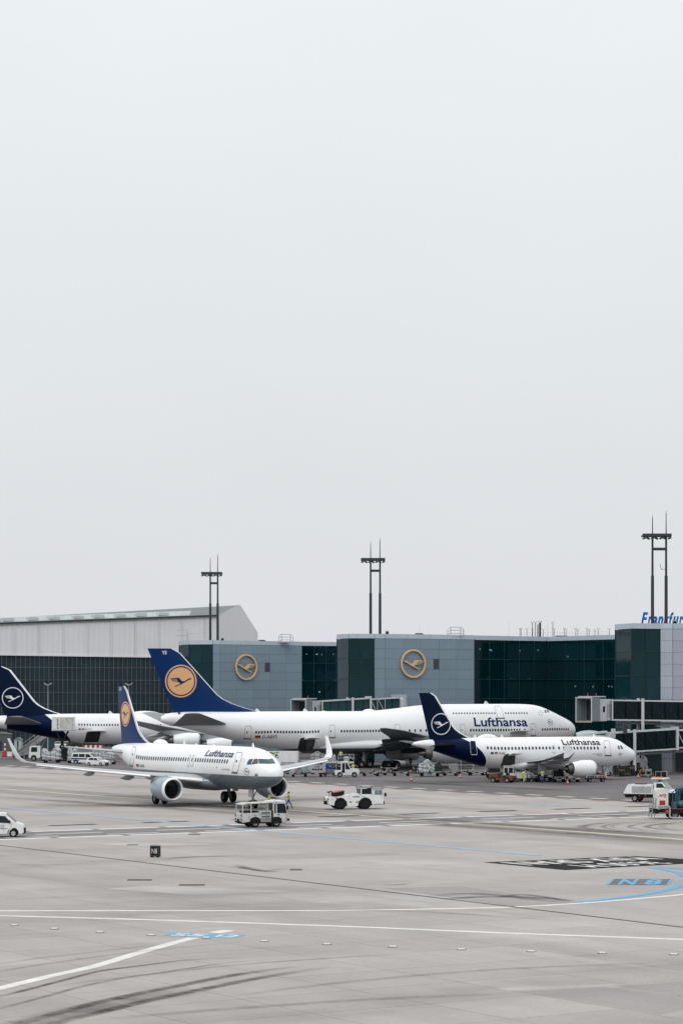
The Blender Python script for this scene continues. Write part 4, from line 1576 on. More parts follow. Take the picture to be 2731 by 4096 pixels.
class Plane:
    def __init__(s, name, label, tab, smg, loc, head, k, lobe=None):
        s.tab, s.smg, s.lobe = tab, smg, lobe
        s.L = tab[-1][0]
        s.root = thing(name, (loc[0], loc[1], 0), R(head), label, 'airplane')
        s.root.scale = (k, k, k)
        s.k = k
        s.M = Matrix.Translation((loc[0], loc[1], 0)) @ Matrix.Rotation(R(head), 4, 'Z') @ Matrix.Scale(k, 4)
        s.grid = None

    def surf(s, st, phi, off=0.0):
        zt, zb, w = interp(s.tab, st)
        zm = (zt + zb) / 2
        up, dn = zt - zm, zm - zb
        if s.lobe:
            y, z = s.lobe(st, phi, zt, zb, w)
            return Vector((s.smg - st, -y * (1 + off / max(w, .3)), z + (z - zm) * off / max(w, .3)))
        c_, s_ = math.cos(phi), math.sin(phi)
        y = w * s_
        z = zm + (up if c_ > 0 else dn) * c_
        if off:
            nx, nz = s_ / max(w, .05), c_ / max(up, .05)
            ln = math.hypot(nx, nz)
            y += off * nx / ln
            z += off * nz / ln
        return Vector((s.smg - st, -y, z))

    def px(s, p):
        q = s.M @ p
        return CX + FPX * q.x / q.y, HOR + FPX * (HC - q.z) / q.y

    def hit(s, x, y):
        """the spot of the fuselage seen at photo pixel (x, y)"""
        if s.grid is None:
            s.grid = []
            for i in range(90):
                st = 0.02 + (s.L - 0.04) * i / 89
                for j in range(44):
                    phi = -0.9 + 3.6 * j / 43
                    p, a, b = s.surf(st, phi), s.surf(st + 0.02, phi), s.surf(st, phi + 0.02)
                    nrm = (b - p).cross(a - p)
                    wn = (s.M.to_3x3() @ nrm)
                    cdir = Vector((0, 0, HC)) - s.M @ p
                    if wn.dot(cdir) * s.sgn() > 0:
                        s.grid.append((st, phi) + s.px(p))
        st, phi = min(s.grid, key=lambda g: (g[2] - x) ** 2 + (g[3] - y) ** 2)[:2]
        for _ in range(12):
            px = s.px(s.surf(st, phi))
            h = 1e-3
            pa, pb = s.px(s.surf(st + h, phi)), s.px(s.surf(st, phi + h))
            a, b, c, d = (pa[0] - px[0]) / h, (pb[0] - px[0]) / h, (pa[1] - px[1]) / h, (pb[1] - px[1]) / h
            det = a * d - b * c
            if abs(det) < 1e-6:
                break
            ex, ey = x - px[0], y - px[1]
            ds, dp = (d * ex - b * ey) / det, (-c * ex + a * ey) / det
            st += max(-1.0, min(1.0, ds))
            phi += max(-0.2, min(0.2, dp))
            st = min(max(st, 0.01), s.L - 0.01)
        return st, phi

    def sgn(s):
        if not hasattr(s, '_sg'):
            st, phi = s.L * 0.45, PI / 2
            p, a, b = s.surf(st, phi), s.surf(st + 0.02, phi), s.surf(st, phi + 0.02)
            s._sg = 1 if (b - p).cross(a - p).y < 0 else -1
        return s._sg

    # ---- pieces laid on the skin
    def patch(s, poly, m, name, off=0.025, step=9, par=None, holes=None, tess=True):
        d = poly if (isinstance(poly, tuple) and len(poly) == 2 and isinstance(poly[1], list)) else poly2d([poly])
        d = cut2d(d, step)
        return flat_obj(name, d, lambda a, b: s.surf(*s.hit(a, b), off), m, par or s.root)

    def box_decal(s, d, bl, br, tl, m, name, off=0.03, step=None, par=None):
        """2D shape spread over the skin between three photo corners"""
        xs = [p[0] for p in d[0]]
        ys = [p[1] for p in d[0]]
        x0, x1, y0, y1 = min(xs), max(xs), min(ys), max(ys)
        d = cut2d(d, step or (y1 - y0) / 4)
        (sa, pa), (sb, pb), (sc_, pc) = s.hit(*bl), s.hit(*br), s.hit(*tl)

        def fn(a, b):
            u, v = (a - x0) / (x1 - x0), (b - y0) / (y1 - y0)
            return s.surf(sa + (sb - sa) * u, pa + (pb - pa) * u + (pc - pa) * v, off)
        return flat_obj(name, d, fn, m, par or s.root)

    def windows(s, px0, px1, n, m, w=0.28, h=0.42, skip=(), name='window', me=None):
        (sa, pa), (sb, pb) = s.hit(*px0), s.hit(*px1)
        key = 'win_%.2f_%.2f_%s' % (w, h, m.name)
        if key not in WINME:
            a, b = circle2d(1, 14), circle2d(0.75, 14)
            mb = MB()
            sq = lambda p, f: (abs(p) ** 0.8) * (1 if p > 0 else -1) * f
            rings = [[(sq(x, w / 2), sq(y, h / 2), z) for x, y in circle2d(1, 14)] for z in (-0.05, 0.012)]
            rings.append([(sq(x, w / 2) * 0.8, sq(y, h / 2) * 0.8, 0.018) for x, y in circle2d(1, 14)])
            mb.loft(rings)
            WINME[key] = mb.mesh(name, m, True, 60)
        for i in range(n):
            if i in skip:
                continue
            t = i / max(1, n - 1)
            st, ph = sa + (sb - sa) * t, pa + (pb - pa) * t
            p = s.surf(st, ph, 0.01)
            tx = (s.surf(st - 0.05, ph) - s.surf(st + 0.05, ph)).normalized()
            tz = (s.surf(st, ph - 0.03) - s.surf(st, ph + 0.03)).normalized()
            nz = tx.cross(tz)
            tz = nz.cross(tx)
            o = link(name, WINME[key], s.root)
            o.matrix_local = Matrix(((tx.x, tz.x, nz.x, p.x), (tx.y, tz.y, nz.y, p.y), (tx.z, tz.z, nz.z, p.z), (0, 0, 0, 1)))

    def door(s, poly, win=None, sill=True, m=None, lm=None):
        """door from its four photo corners (tl, tr, br, bl): panel, outline, sill, window"""
        def bil(a, b):
            (tl, tr, br, bl) = poly
            x = (bl[0] * (1 - a) + br[0] * a) * (1 - b) + (tl[0] * (1 - a) + tr[0] * a) * b
            y = (bl[1] * (1 - a) + br[1] * a) * (1 - b) + (tl[1] * (1 - a) + tr[1] * a) * b
            return s.surf(*s.hit(x, y), 0.03)
        dpanel = cut2d(poly2d([rrect2d(0.98, 0.98, 0.12, 0.5, 0.5)]), 0.2)
        door = flat_obj('door', dpanel, lambda a, b: bil(a, b) - Vector((0, -0.012, 0)), m or M_awht, s.root)
        fr = cut2d(frame2d(1.0, 1.0, 0.14, 0.045, 0.5, 0.5), 0.2)
        flat_obj('door_outline', fr, bil, lm or M_aline, door)
        if sill:
            flat_obj('door_sill', cut2d(([(-0.05, -0.04), (1.05, -0.04), (1.05, 0.03), (-0.05, 0.03)], [(0, 1, 2, 3)]), 0.3), lambda a, b: bil(a, b) + Vector((0, -0.01, 0)), M_adark, door)
        if win:
            flat_obj('door_window', poly2d([rrect2d(0.2, 0.12, 0.04, win[0], win[1])]), lambda a, b: bil(a, b) + Vector((0, -0.01, 0)), M_awin, door)

    # ---- hull
    def fuselage(s, m, n=56):
        sts = []
        L = s.L
        for i in range(26):
            sts.append(0.005 + (L * 0.17) * (i / 26) ** 1.8)
        sts += [L * (0.17 + 0.5 * i / 20) for i in range(21)]
        sts += [L * (0.67 + 0.33 * (i / 26)) for i in range(1, 27)]
        rings = [[s.surf(st, 2 * PI * i / n) for i in range(n)] for st in sts]
        return MB().loft(rings).build('fuselage', m, s.root, True, 60)

    # ---- lifting surfaces
    def wing_mesh(s, secs, side, n=12, c0=0.0, c1=1.0, dx=0.0, dz=0.0):
        rings = []
        for (y, st, c, z, t, cant) in secs:
            r = []
            cs = [c0 + (c1 - c0) * (0.5 * (1 - math.cos(PI * i / (n - 1)))) for i in range(n)]
            nd = Vector((0, -math.sin(R(cant)) * side, math.cos(R(cant))))
            base = lambda q: Vector((s.smg - (st + c * q) + dx, side * y, z + dz))
            up = [base(q) + nd * (c * (foil_half(q, t) + 0.02 * math.sin(PI * q))) for q in reversed(cs)]
            lo = [base(q) + nd * (c * (-foil_half(q, t) * 0.8 + 0.02 * math.sin(PI * q))) for q in cs[1:]]
            rings.append(up + lo)
        return MB().loft(rings)

    def fin(s, zr, zt, le_r, le_t, te_r, te_t, m, th=0.09, dorsal=None, le_m=None, le_w=0.10, nz=14, tipcut=0.0):
        s.finp = (zr, zt, le_r, le_t, te_r, te_t, th)
        rings = []
        for i in range(nz + 1):
            f = i / nz
            z = zr + (zt - zr) * f
            le, te = le_r + (le_t - le_r) * f, te_r + (te_t - te_r) * f
            if dorsal and f < 0.3:
                le -= dorsal * (1 - f / 0.3) ** 2.2
            if tipcut and f > 0.93:
                le += tipcut * ((f - 0.93) / 0.07) ** 2
            c = te - le
            cs = [0.5 * (1 - math.cos(PI * j / 11)) for j in range(12)]
            a = [Vector((s.smg - (le + c * q), -c * foil_half(q, th), z)) for q in reversed(cs)]
            b = [Vector((s.smg - (le + c * q), c * foil_half(q, th), z)) for q in cs[1:]]
            rings.append(a + b)
        f_ = MB().loft(rings).build('tail_fin', m, s.root, True, 50)
        if le_m:
            rr = []
            for i in range(nz + 1):
                f = i / nz
                z = zr + (zt - zr) * f
                le, te = le_r + (le_t - le_r) * f, te_r + (te_t - te_r) * f
                if dorsal and f < 0.3:
                    le -= dorsal * (1 - f / 0.3) ** 2.2
                if tipcut and f > 0.93:
                    le += tipcut * ((f - 0.93) / 0.07) ** 2
                c = te - le
                w = le_w / c
                q_ = [w, w * 0.4, w * 0.1, 0.0]
                a = [Vector((s.smg - (le + c * q) + 0.03, -c * foil_half(q, th) - 0.012, z)) for q in q_]
                b = [Vector((s.smg - (le + c * q) + 0.03, c * foil_half(q, th) + 0.012, z)) for q in reversed(q_[:-1])]
                rr.append(a + b)
            MB().loft(rr, cap=False, close=False).build('leading_edge', le_m, f_, True, 60)
        return f_

    def fin_pt(s, st, z, off=0.03):
        zr, zt, le_r, le_t, te_r, te_t, th = s.finp
        f = (z - zr) / (zt - zr)
        le, te = le_r + (le_t - le_r) * f, te_r + (te_t - te_r) * f
        c = te - le
        return Vector((s.smg - st, -c * foil_half(min(max((st - le) / c, 0), 1), th) - off, z))

    def fin_px(s, x, y):
        st, z = s.L - 3, 10.0
        for _ in range(30):
            p = s.px(s.fin_pt(st, z))
            h = 1e-2
            pa, pb = s.px(s.fin_pt(st + h, z)), s.px(s.fin_pt(st, z + h))
            a, b, c, d = (pa[0] - p[0]) / h, (pb[0] - p[0]) / h, (pa[1] - p[1]) / h, (pb[1] - p[1]) / h
            det = a * d - b * c
            st += (d * (x - p[0]) - b * (y - p[1])) / det
            z += (-c * (x - p[0]) + a * (y - p[1])) / det
        return st, z

    def fin_decal(s, d, st, z, m, name, par, off=0.03, step=0.5):
        """a = forward, b = up, metres"""
        return flat_obj(name, cut2d(d, step), lambda a, b: s.fin_pt(st - a, z + b, off), m, par)

    # ---- engines and gear
    def engine(s, y, sf, z, r, ln, m_cowl, m_lip, m_aft=None, chevron=False, core=1.0, toe=0):
        M4 = Matrix.Translation((s.smg - sf, y, z)) @ Matrix.Rotation(R(-2 * (1 if toe else 0)), 4, 'Y')
        f = [(-0.22 * ln * 0 - 0.30, 0.955), (-0.15 * ln, 1.0), (-0.4 * ln, 1.02), (-0.62 * ln, 0.98), (-0.8 * ln, 0.88), (-ln, 0.76)]
        prof = [(x, q * r) for x, q in f] + [(-ln, 0.72 * r), (-0.86 * ln, 0.76 * r)]
        e = MB().lathe(prof, M4, 32).build('engine', m_cowl, s.root, True, 50)
        lip = [(-0.30, 0.955 * r), (-0.10, 0.90 * r), (-0.02, 0.86 * r), (0.0, 0.83 * r), (-0.04, 0.80 * r), (-0.30, 0.775 * r)]
        MB().lathe(lip, M4, 32).build('inlet_lip', m_lip, e, True, 60)
        MB().lathe([(-0.30, 0.775 * r), (-0.26 * ln - 0.1, 0.80 * r)], M4, 32).build('inlet_duct', M_agry2, e, True)
        mb = MB().lathe([(-0.26 * ln - 0.12, 0.80 * r), (-0.26 * ln - 0.12, 0.02)], M4, 24)
        for i in range(22):
            a = 2 * PI * i / 22
            da = 0.2
            p0, p1 = 0.25 * r, 0.78 * r
            x = -0.26 * ln
            q = [Vector((x, p0 * math.cos(a), p0 * math.sin(a))), Vector((x, p1 * math.cos(a - 0.06), p1 * math.sin(a - 0.06))), Vector((x - 0.12, p1 * math.cos(a + da), p1 * math.sin(a + da))), Vector((x - 0.1, p0 * math.cos(a + da), p0 * math.sin(a + da)))]
            mb.add([M4 @ v for v in q], [(0, 1, 2, 3)])
        mb.build('fan', M_fan, e)
        MB().lathe([(-0.26 * ln + 0.32 * r, 0.02), (-0.26 * ln + 0.2 * r, 0.12 * r), (-0.26 * ln, 0.24 * r), (-0.26 * ln - 0.1, 0.25 * r)], M4, 16).build('spinner', M_black, e, True, 60)
        MB().lathe([(-0.8 * ln, 0.62 * r), (-ln, 0.58 * r), (-ln - 0.28 * core * r * 2, 0.46 * r), (-ln - 0.28 * core * r * 2, 0.42 * r), (-ln - 0.1, 0.44 * r)], M4, 24).build('nozzle', M_exh, e, True, 50)
        MB().lathe([(-ln, 0.34 * r), (-ln - 0.45 * core * r * 2, 0.2 * r), (-ln - 0.7 * core * r * 2, 0.03)], M4, 16).build('exhaust_cone', M_exh, e, True, 60)
        return e

    def pylon(s, y, sf, z, r, ln, top, s1, m):
        w = 0.16
        x = lambda st: s.smg - st
        pr = [(x(sf + 0.18 * ln), z + r * 0.98), (x(sf + 0.35 * ln), z + r * 1.14), (x(s1), top + 0.05), (x(s1 + 2.2), top - 0.15), (x(sf + ln + 0.4), z + r * 0.62), (x(sf + 0.75 * ln), z + r * 0.7)]
        MB().prism(pr, y - w, y + w).build('pylon', m, s.root)

    def gear(s, name, st, y, top, wheels, r, w, strut=0.12, door=None):
        mb = MB()
        x = s.smg - st
        mb.cyl((x, y, r), (x, y, top), strut, strut * 1.25, 12)
        mb.cyl((x, y, r * 1.2), (x, y, top * 0.62), strut * 1.5, strut * 1.5, 12)
        mb.bar((x - 0.0, y, top * 0.55), (x + 1.1, y, top), strut)
        mb.bar((x, y, r * 1.5), (x + 0.45, y, top * 0.45), strut * 0.7)
        xs = [a for a, b in wheels]
        ys = [b for a, b in wheels]
        if max(xs) > min(xs):
            mb.bar((x + min(xs), y, r), (x + max(xs), y, r), strut * 1.6)
        for q in sorted(set(xs)):
            mb.cyl((x + q, y + min(ys), r), (x + q, y + max(ys), r), strut * 0.8)
        g = mb.build(name, M_gear, s.root, True)
        prof = [(-w / 2, 0.45 * r), (-w / 2, 0.82 * r), (-w * 0.36, 0.97 * r), (0, r), (w * 0.36, 0.97 * r), (w / 2, 0.82 * r), (w / 2, 0.45 * r)]
        for a, b in wheels:
            M4 = Matrix.Translation((x + a, y + b, r)) @ Matrix.Rotation(PI / 2, 4, 'Z')
            wm = MB().lathe(prof, M4, 24)
            wm.k = 1
            wm.lathe([(-w * 0.42, 0.5 * r), (-w * 0.3, 0.25 * r), (-w * 0.44, 0.02)], M4, 16)
            wm.lathe([(w * 0.42, 0.5 * r), (w * 0.3, 0.25 * r), (w * 0.44, 0.02)], M4, 16)
            wm.build('wheel', [M_black, M_gear], g, True, 40)
        if door:
            MB().box(x + door[0], x + door[1], y + door[2] - 0.03, y + door[2] + 0.03, door[3], door[4]).build('gear_door', door[5], g)
        return g

    def fairing(s, st, y, z, ln, r, m, drop=0.0, name='flap_fairing', par=None):
        rings = []
        for i in range(11):
            t = i / 10
            q = max(0.03, math.sin(PI * (0.04 + 0.96 * t) ** 0.75)) if t < 1 else 0.04
            rings.append([Vector((s.smg - st - ln * t, y + 0.6 * r * q * math.cos(2 * PI * j / 12), z - drop * t + r * q * math.sin(2 * PI * j / 12))) for j in range(12)])
        MB().loft(rings).build(name, m, par or s.root, True, 60)

    def blade(s, st, h, c=0.5, phi=0.0, m=None):
        p = s.surf(st, phi)
        pr = [(p.x + c * 0.5, p.z - 0.05), (p.x - c * 0.1, p.z + h), (p.x - c * 0.35, p.z + h), (p.x - c * 0.6, p.z - 0.05)]
        MB().prism(pr, p.y - 0.03, p.y + 0.03).build('blade_antenna', m or M_awht, s.root)

    def dome(s, st, ln, h, w, m=None, z=None):
        p = s.surf(st, 0.0)
        rings = []
        for i in range(13):
            t = i / 12
            q = math.sin(PI * (0.02 + 0.96 * t)) ** 0.55
            rings.append([Vector((p.x + ln / 2 - ln * t, w * q * math.cos(PI * j / 10), p.z - 0.12 + (h + 0.12) * q * math.sin(PI * j / 10))) for j in range(11)])
        MB().loft(rings, cap=False, close=False).build('antenna_dome', m or M_awht, s.root, True, 70)

    def flag(s, bl, br, tl, which='de'):
        if which == 'de':
            for k, m in enumerate((M_flagg, M_flagr, M_flagk)):
                dy = (tl[1] - bl[1]) / 3
                dx = (tl[0] - bl[0]) / 3
                s.box_decal(([(0, 0), (1, 0), (1, 1), (0, 1)], [(0, 1, 2, 3)]), (bl[0] + dx * k, bl[1] + dy * k), (br[0] + dx * k, br[1] + dy * k), (bl[0] + dx * (k + 1), bl[1] + dy * (k + 1)), m, 'flag_stripe')
        else:
            s.box_decal(([(0, 0), (1, 0), (1, 1), (0, 1)], [(0, 1, 2, 3)]), bl, br, tl, M_flagb, 'flag')


WINME = {}


def hull_mat(name, base, below=None, z_line=None, tail=None):
    """white paint; grey below a height; navy between a slanted front edge and the tail cone"""
    m = bpy.data.materials.new(name)
    nt = NT(m)
    vec = nt.coord('Object')
    x, y, z = nt.sep(vec)
    n = nt.noise(vec, 0.5, 5, 0.6, stretch=(0.3, 1, 1))
    col = nt.scale(base, nt.rng(n, 0.3, 0.7, 0.97, 1.015))
    st = nt.noise(vec, 1.2, 6, 0.7, stretch=(0.25, 1, 0.5))
    col = nt.mix(nt.rng(st, 0.58, 0.8, 0, 0.2), col, (0.45, 0.44, 0.43))
    fr = nt.math('ABSOLUTE', nt.math('SUBTRACT', nt.math('FRACT', nt.math('MULTIPLY', x, 0.41)), 0.5))
    col = nt.scale(col, nt.rng(fr, 0.488, 0.494, 1.0, 0.93))
    if below:
        k = nt.math('LESS_THAN', z, z_line)
        col = nt.mix(k, col, nt.scale(below, nt.rng(st, 0.35, 0.7, 1.05, 0.8)))
    if tail:
        a, b, c2, ztop, cone, colr = tail           # front edge x = a + b*(ztop-z) + c2*(ztop-z)^2
        dz = nt.math('SUBTRACT', ztop, z)
        edge = nt.math('ADD', nt.math('MULTIPLY', dz, b), nt.math('MULTIPLY', nt.math('MULTIPLY', dz, dz), c2))
        k = nt.math('MULTIPLY', nt.math('LESS_THAN', x, nt.math('ADD', edge, a)), nt.math('GREATER_THAN', x, cone))
        col = nt.mix(k, col, nt.scale(colr, nt.rng(n, 0.3, 0.7, 0.9, 1.1)))
    nt.t.links.new(col, nt.b.inputs['Base Color'])
    nt.t.links.new(nt.rng(n, 0.3, 0.7, 0.24, 0.36), nt.b.inputs['Roughness'])
    nt.b.inputs['Specular IOR Level'].default_value = 0.4
    if tail:
        nt.t.links.new(nt.rng(k, 0, 1, 0.4, 0.06), nt.b.inputs['Specular IOR Level'])
    return m


def a320_tab(cut):
    t = [(0, 3.36, 3.14, .08), (0.15, 3.74, 2.84, .46), (0.5, 4.06, 2.58, .84), (1.0, 4.36, 2.36, 1.15), (1.6, 4.68, 2.18, 1.42), (2.4, 5.16, 2.02, 1.66), (3.2, 5.52, 1.91, 1.81), (4.2, 5.74, 1.82, 1.91), (5.5, 5.85, 1.76, 1.965), (7, 5.87, 1.73, 1.975),
         (12, 5.87, 1.73, 1.975), (24, 5.87, 1.73, 1.975), (26, 5.87, 1.83, 1.96), (28, 5.86, 2.2, 1.90), (30, 5.84, 2.75, 1.72), (32, 5.8, 3.35, 1.42), (34, 5.72, 3.98, 1.05), (36, 5.55, 4.52, .66), (37.2, 5.35, 4.82, .34), (37.57, 5.22, 4.92, .16)]
    return [(s - (cut if s > 20 else 0),) + tuple(r) for s, *r in t]


def narrow_body(pl, ds, de, sharklet, wing_m, m_cowl, m_lip, slat=True, hs_m=None):
    """wings, tailplane, engines and gear shared by the two narrow-bodied aircraft; ds shifts the wing, de the tail"""
    secs = [(0.3, 11.3 + ds, 7.2, 2.45, .13, 4), (1.9, 12.2 + ds, 6.3, 2.55, .13, 5), (6.2, 14.5 + ds, 3.95, 2.98, .115, 5.5), (11.5, 17.2 + ds, 2.75, 3.55, .105, 6), (16.2, 19.6 + ds, 1.75, 4.12, .10, 7)]
    if sharklet:
        secs += [(16.95, 20.1 + ds, 1.5, 4.28, .09, 25), (17.4, 20.6 + ds, 1.3, 4.66, .09, 55), (17.62, 21.2 + ds, 1.1, 5.3, .09, 72), (17.85, 22.45 + ds, .6, 6.55, .09, 78)]
    else:
        secs += [(16.9, 20.05 + ds, 1.55, 4.22, .09, 8)]
    for sd in (-1, 1):
        w = pl.wing_mesh(secs[:6] if sharklet else secs, sd).build('wing', wing_m, pl.root, True, 55)
        if sharklet:
            pl.wing_mesh(secs[5:], sd).build('sharklet', M_awht, w, True, 55)
        if slat:
            for a, b in ((0, 1), (2, 4)):
                cuts = [secs[1], (5.2, 13.95 + ds, 4.5, 2.88, .118, 5.4)] if a == 0 else [(6.4, 14.62 + ds, 3.9, 3.0, .115, 5.5), secs[3], secs[4]]
                pl.wing_mesh(cuts, sd, 8, 0.0, 0.13, 0.22, -0.12).build('slat', M_awht, w, True, 55)
        for q, (fy, fs, fz, fl, fr) in enumerate(((3.6, 16.6, 2.45, 3.2, 0.26), (7.3, 16.3, 2.85, 3.4, 0.27), (10.9, 17.7, 3.25, 2.9, 0.24))):
            pl.fairing(fs + ds, sd * fy, fz - 0.05, fl, fr, M_agry2, 0.25, par=w)
        if not sharklet:
            tip = secs[-1]
            x = pl.smg - tip[1]
            pr = [(x - 0.1, tip[3] - 0.05), (x - 0.75, tip[3] + 0.85), (x - 1.5, tip[3] + 0.95), (x - 1.5, tip[3]), (x - 1.55, tip[3] - 0.75), (x - 0.95, tip[3] - 0.65)]
            MB().prism(pr, sd * 16.88, sd * 16.98).build('wing_fence', M_awht, w)
        e = pl.engine(sd * 5.75, 10.55 + ds, 1.72, 1.18, 3.4, m_cowl, m_lip)
        pl.pylon(sd * 5.75, 10.55 + ds, 1.72, 1.18, 3.4, 2.75, 14.6 + ds, M_agry)
        hs = [(0.3, 31.35 + de, 4.1, 4.72, .10, 5), (1.0, 31.7 + de, 3.85, 4.8, .10, 6), (6.22, 35.2 + de, 1.35, 5.35, .09, 6)]
        pl.wing_mesh(hs, sd).build('tailplane', hs_m or M_agry, pl.root, True, 55)
        pl.gear('main_gear', 17.71 + ds, sd * 3.8, 2.6, [(0, -0.47), (0, 0.47)], 0.58, 0.42, 0.13, (-0.55, 0.6, sd * 0.75, 1.15, 2.3, M_agry2))
    pl.gear('nose_gear', 5.07, 0, 1.95, [(0, -0.27), (0, 0.27)], 0.39, 0.24, 0.08, (0.1, 0.9, -0.5, 1.1, 1.85, M_agry))
    # belly fairing
    rings = []
    for st, w, zt, zb in ((10.4, .6, 2.5, 1.75), (11.4, 1.75, 2.85, 1.55), (13, 2.15, 3.1, 1.42), (17, 2.2, 3.05, 1.4), (19.5, 1.95, 2.7, 1.5), (21.5, .8, 2.3, 1.75)):
        rings.append([Vector((pl.smg - st - ds, w * math.cos(2 * PI * j / 20), (zt + zb) / 2 + (zt - zb) / 2 * math.sin(2 * PI * j / 20))) for j in range(20)])
    return MB().loft(rings)


# ---- the A320-size aircraft taxiing in front
A1 = Plane('taxiing_airliner', 'white airliner with grey belly, blue fin and upturned wingtips taxiing nearest to us', a320_tab(0), 17.71, (-16.14, 266.0), -60.5, 1.10)
GREYB = (0.155, 0.195, 0.22)
A1.fuselage(hull_mat('hull_white_grey', (0.80, 0.81, 0.82), GREYB, 3.18))
narrow_body(A1, 0, 0, True, M_agry, mat('cowl_blue_grey', (0.30, 0.36, 0.41), 0.3, 0.1, 0.06), M_awht).build('belly_fairing', hull_mat('fairing_white_grey', (0.62, 0.63, 0.64), GREYB, 2.45), A1.root, True, 60)
f_ = A1.fin(5.7, 11.8, 29.9, 34.25, 35.3, 36.5, M_ablue, 0.09, 1.9, M_metal, 0.28, tipcut=0.35)
st, z = A1.fin_px(501, 2857)
for d, m_, nm, off in ((poly2d([circle2d(1.32, 44)]), M_aor, 'emblem_disc', .03), (ring2d(1.19, 1.08, 44), M_ablue, 'emblem_ring', .036), (crane2d(1.0), M_ablue, 'emblem_bird', .036)):
    A1.fin_decal(d, st, z, m_, nm, f_, off)
st, z = A1.fin_px(481, 2756)
A1.fin_decal(fit2d(text2d('UO', 1, 0.02), 0.62, 0.36), st, z, M_awht, 'fin_code', f_)
A1.windows((547, 3028), (743, 3038.5), 23, M_awing)
A1.windows((783, 3040.5), (909, 3047), 14, M_awing)
A1.windows((754, 3038.5), (769, 3039.5), 2, M_awing)
for c, c2 in ((1228, 1262), (1306, 1340)):
    tl = (520 + (c - 8) / 5.227, 2950 + 385 / 5.227)
    A1.door([(520 + (c + 6) / 5.227, 3022), (520 + (c + 48) / 5.227, 3022.5), (520 + (c + 6) / 5.227, 3066.5), (520 + (c - 40) / 5.227, 3066)], None, False)
c6 = lambda x, y: (780 + x / 3.92, 2950 + y / 3.92)
A1.door([c6(650, 232), c6(752, 235), c6(665, 560), c6(583, 552)], (0.35, 0.56))
A1.door([(533, 2987), (545, 2988), (531, 3066), (518, 3062)], (0.4, 0.6), True)
for pts, m_ in (([(815, 425), (828, 385), (850, 352), (908, 343), (875, 425)], M_cock), ([(888, 425), (930, 345), (983, 343), (990, 408)], M_cock2), ([(1000, 343), (1135, 350), (1160, 415), (1008, 410)], M_cock), ([(1148, 352), (1213, 339), (1255, 408), (1172, 415)], M_cock)):
    cx_, cy_ = sum(p[0] for p in pts) / len(pts), sum(p[1] for p in pts) / len(pts)
    A1.patch([c6(cx_ + (x - cx_) * 1.09, cy_ + (y - cy_) * 1.12) for x, y in pts], M_adark, 'window_seal', 0.02)
    A1.patch([c6(x, y) for x, y in pts], m_, 'cockpit_window', 0.035)
lufthansa = text2d('Lufthansa', 1.0, 0.02)
A1.box_decal(lufthansa, c6(150, 298), c6(583, 322), c6(208, 200), M_alet, 'lettering')
A1.box_decal(text2d('D-AIUO', 1.0, 0.012), (555, 3067.5), (578, 3070), (556.5, 3058), M_adark, 'registration')
A1.flag((546.5, 3068), (554, 3068.7), (545, 3057.5))
A1.box_decal(text2d('Airbus A320-200', 1.0, 0.012), c6(425, 512), c6(543, 518), c6(425, 490), M_adark, 'type_lettering')
for nm, d in (('nose_emblem_ring', ring2d(1, .88, 30)), ('nose_emblem_bird', crane2d(0.9))):
    k = 1 if 'ring' in nm else 0.88
    A1.box_decal(d, c6(819 - 38 * k, 537 + 57 * (k if 'ring' in nm else .42)), c6(819 + 38 * k, 540 + 57 * (k if 'ring' in nm else .42)), c6(819 - 38 * k, 537 - 57 * (k if 'ring' in nm else .26)), M_adark, nm, step=0.3)
for a in range(5):
    t_ = 2 * PI * a / 5 + 0.3
    x, y = 755 + 24 * math.cos(t_), 365 - 27 * math.sin(t_)
    A1.patch([c6(x - 9, y + 4), c6(x, y - 9), c6(x + 9, y + 5)], M_aline, 'star_point', 0.03)
A1.patch([c6(937, 570), c6(988, 572), c6(988, 635), c6(937, 632)], M_aline, 'access_panel', 0.02)
A1.patch([c6(951, 585), c6(972, 586), c6(972, 615), c6(951, 614)], M_adark, 'access_hatch', 0.03)
A1.patch([c6(336, 465), c6(346, 465), c6(346, 480), c6(336, 480)], M_adark, 'static_port', 0.03)
s0 = A1.hit(640, 2966)[0]
A1.dome(A1.hit(638, 2974)[0], 3.0, 0.42, 0.55)
for x in (604, 709, 1001):
    A1.blade(A1.hit(x, 2985 if x < 1000 else 2992)[0], 0.42)
for x in (755, 830):
    A1.blade(A1.hit(x, 2988)[0], 0.12, 0.7)
# emblem on the far wingtip fin
# ---- 747-size aircraft parked behind
T7 = [(0, 6.35, 5.65, .25), (0.4, 6.95, 5.0, .95), (1.2, 7.6, 4.35, 1.6), (2.5, 8.25, 3.75, 2.15), (4.0, 8.95, 3.3, 2.6), (5.5, 9.6, 3.02, 2.88), (6.6, 10.0, 2.88, 3.02), (8.2, 10.32, 2.75, 3.15), (10.5, 10.45, 2.65, 3.23), (13, 10.47, 2.62, 3.25), (24, 10.45, 2.6, 3.25), (29, 10.25, 2.6, 3.25), (34, 9.7, 2.6, 3.25), (38, 9.36, 2.6, 3.25), (42, 9.3, 2.6, 3.25),
      (50, 9.3, 2.7, 3.25), (55, 9.3, 3.25, 3.15), (60, 9.3, 4.2, 2.85), (65, 9.32, 5.35, 2.35), (69, 9.3, 6.35, 1.75), (72, 9.15, 7.05, 1.2), (73.6, 8.85, 7.4, .75), (74.2, 8.5, 7.7, .35)]


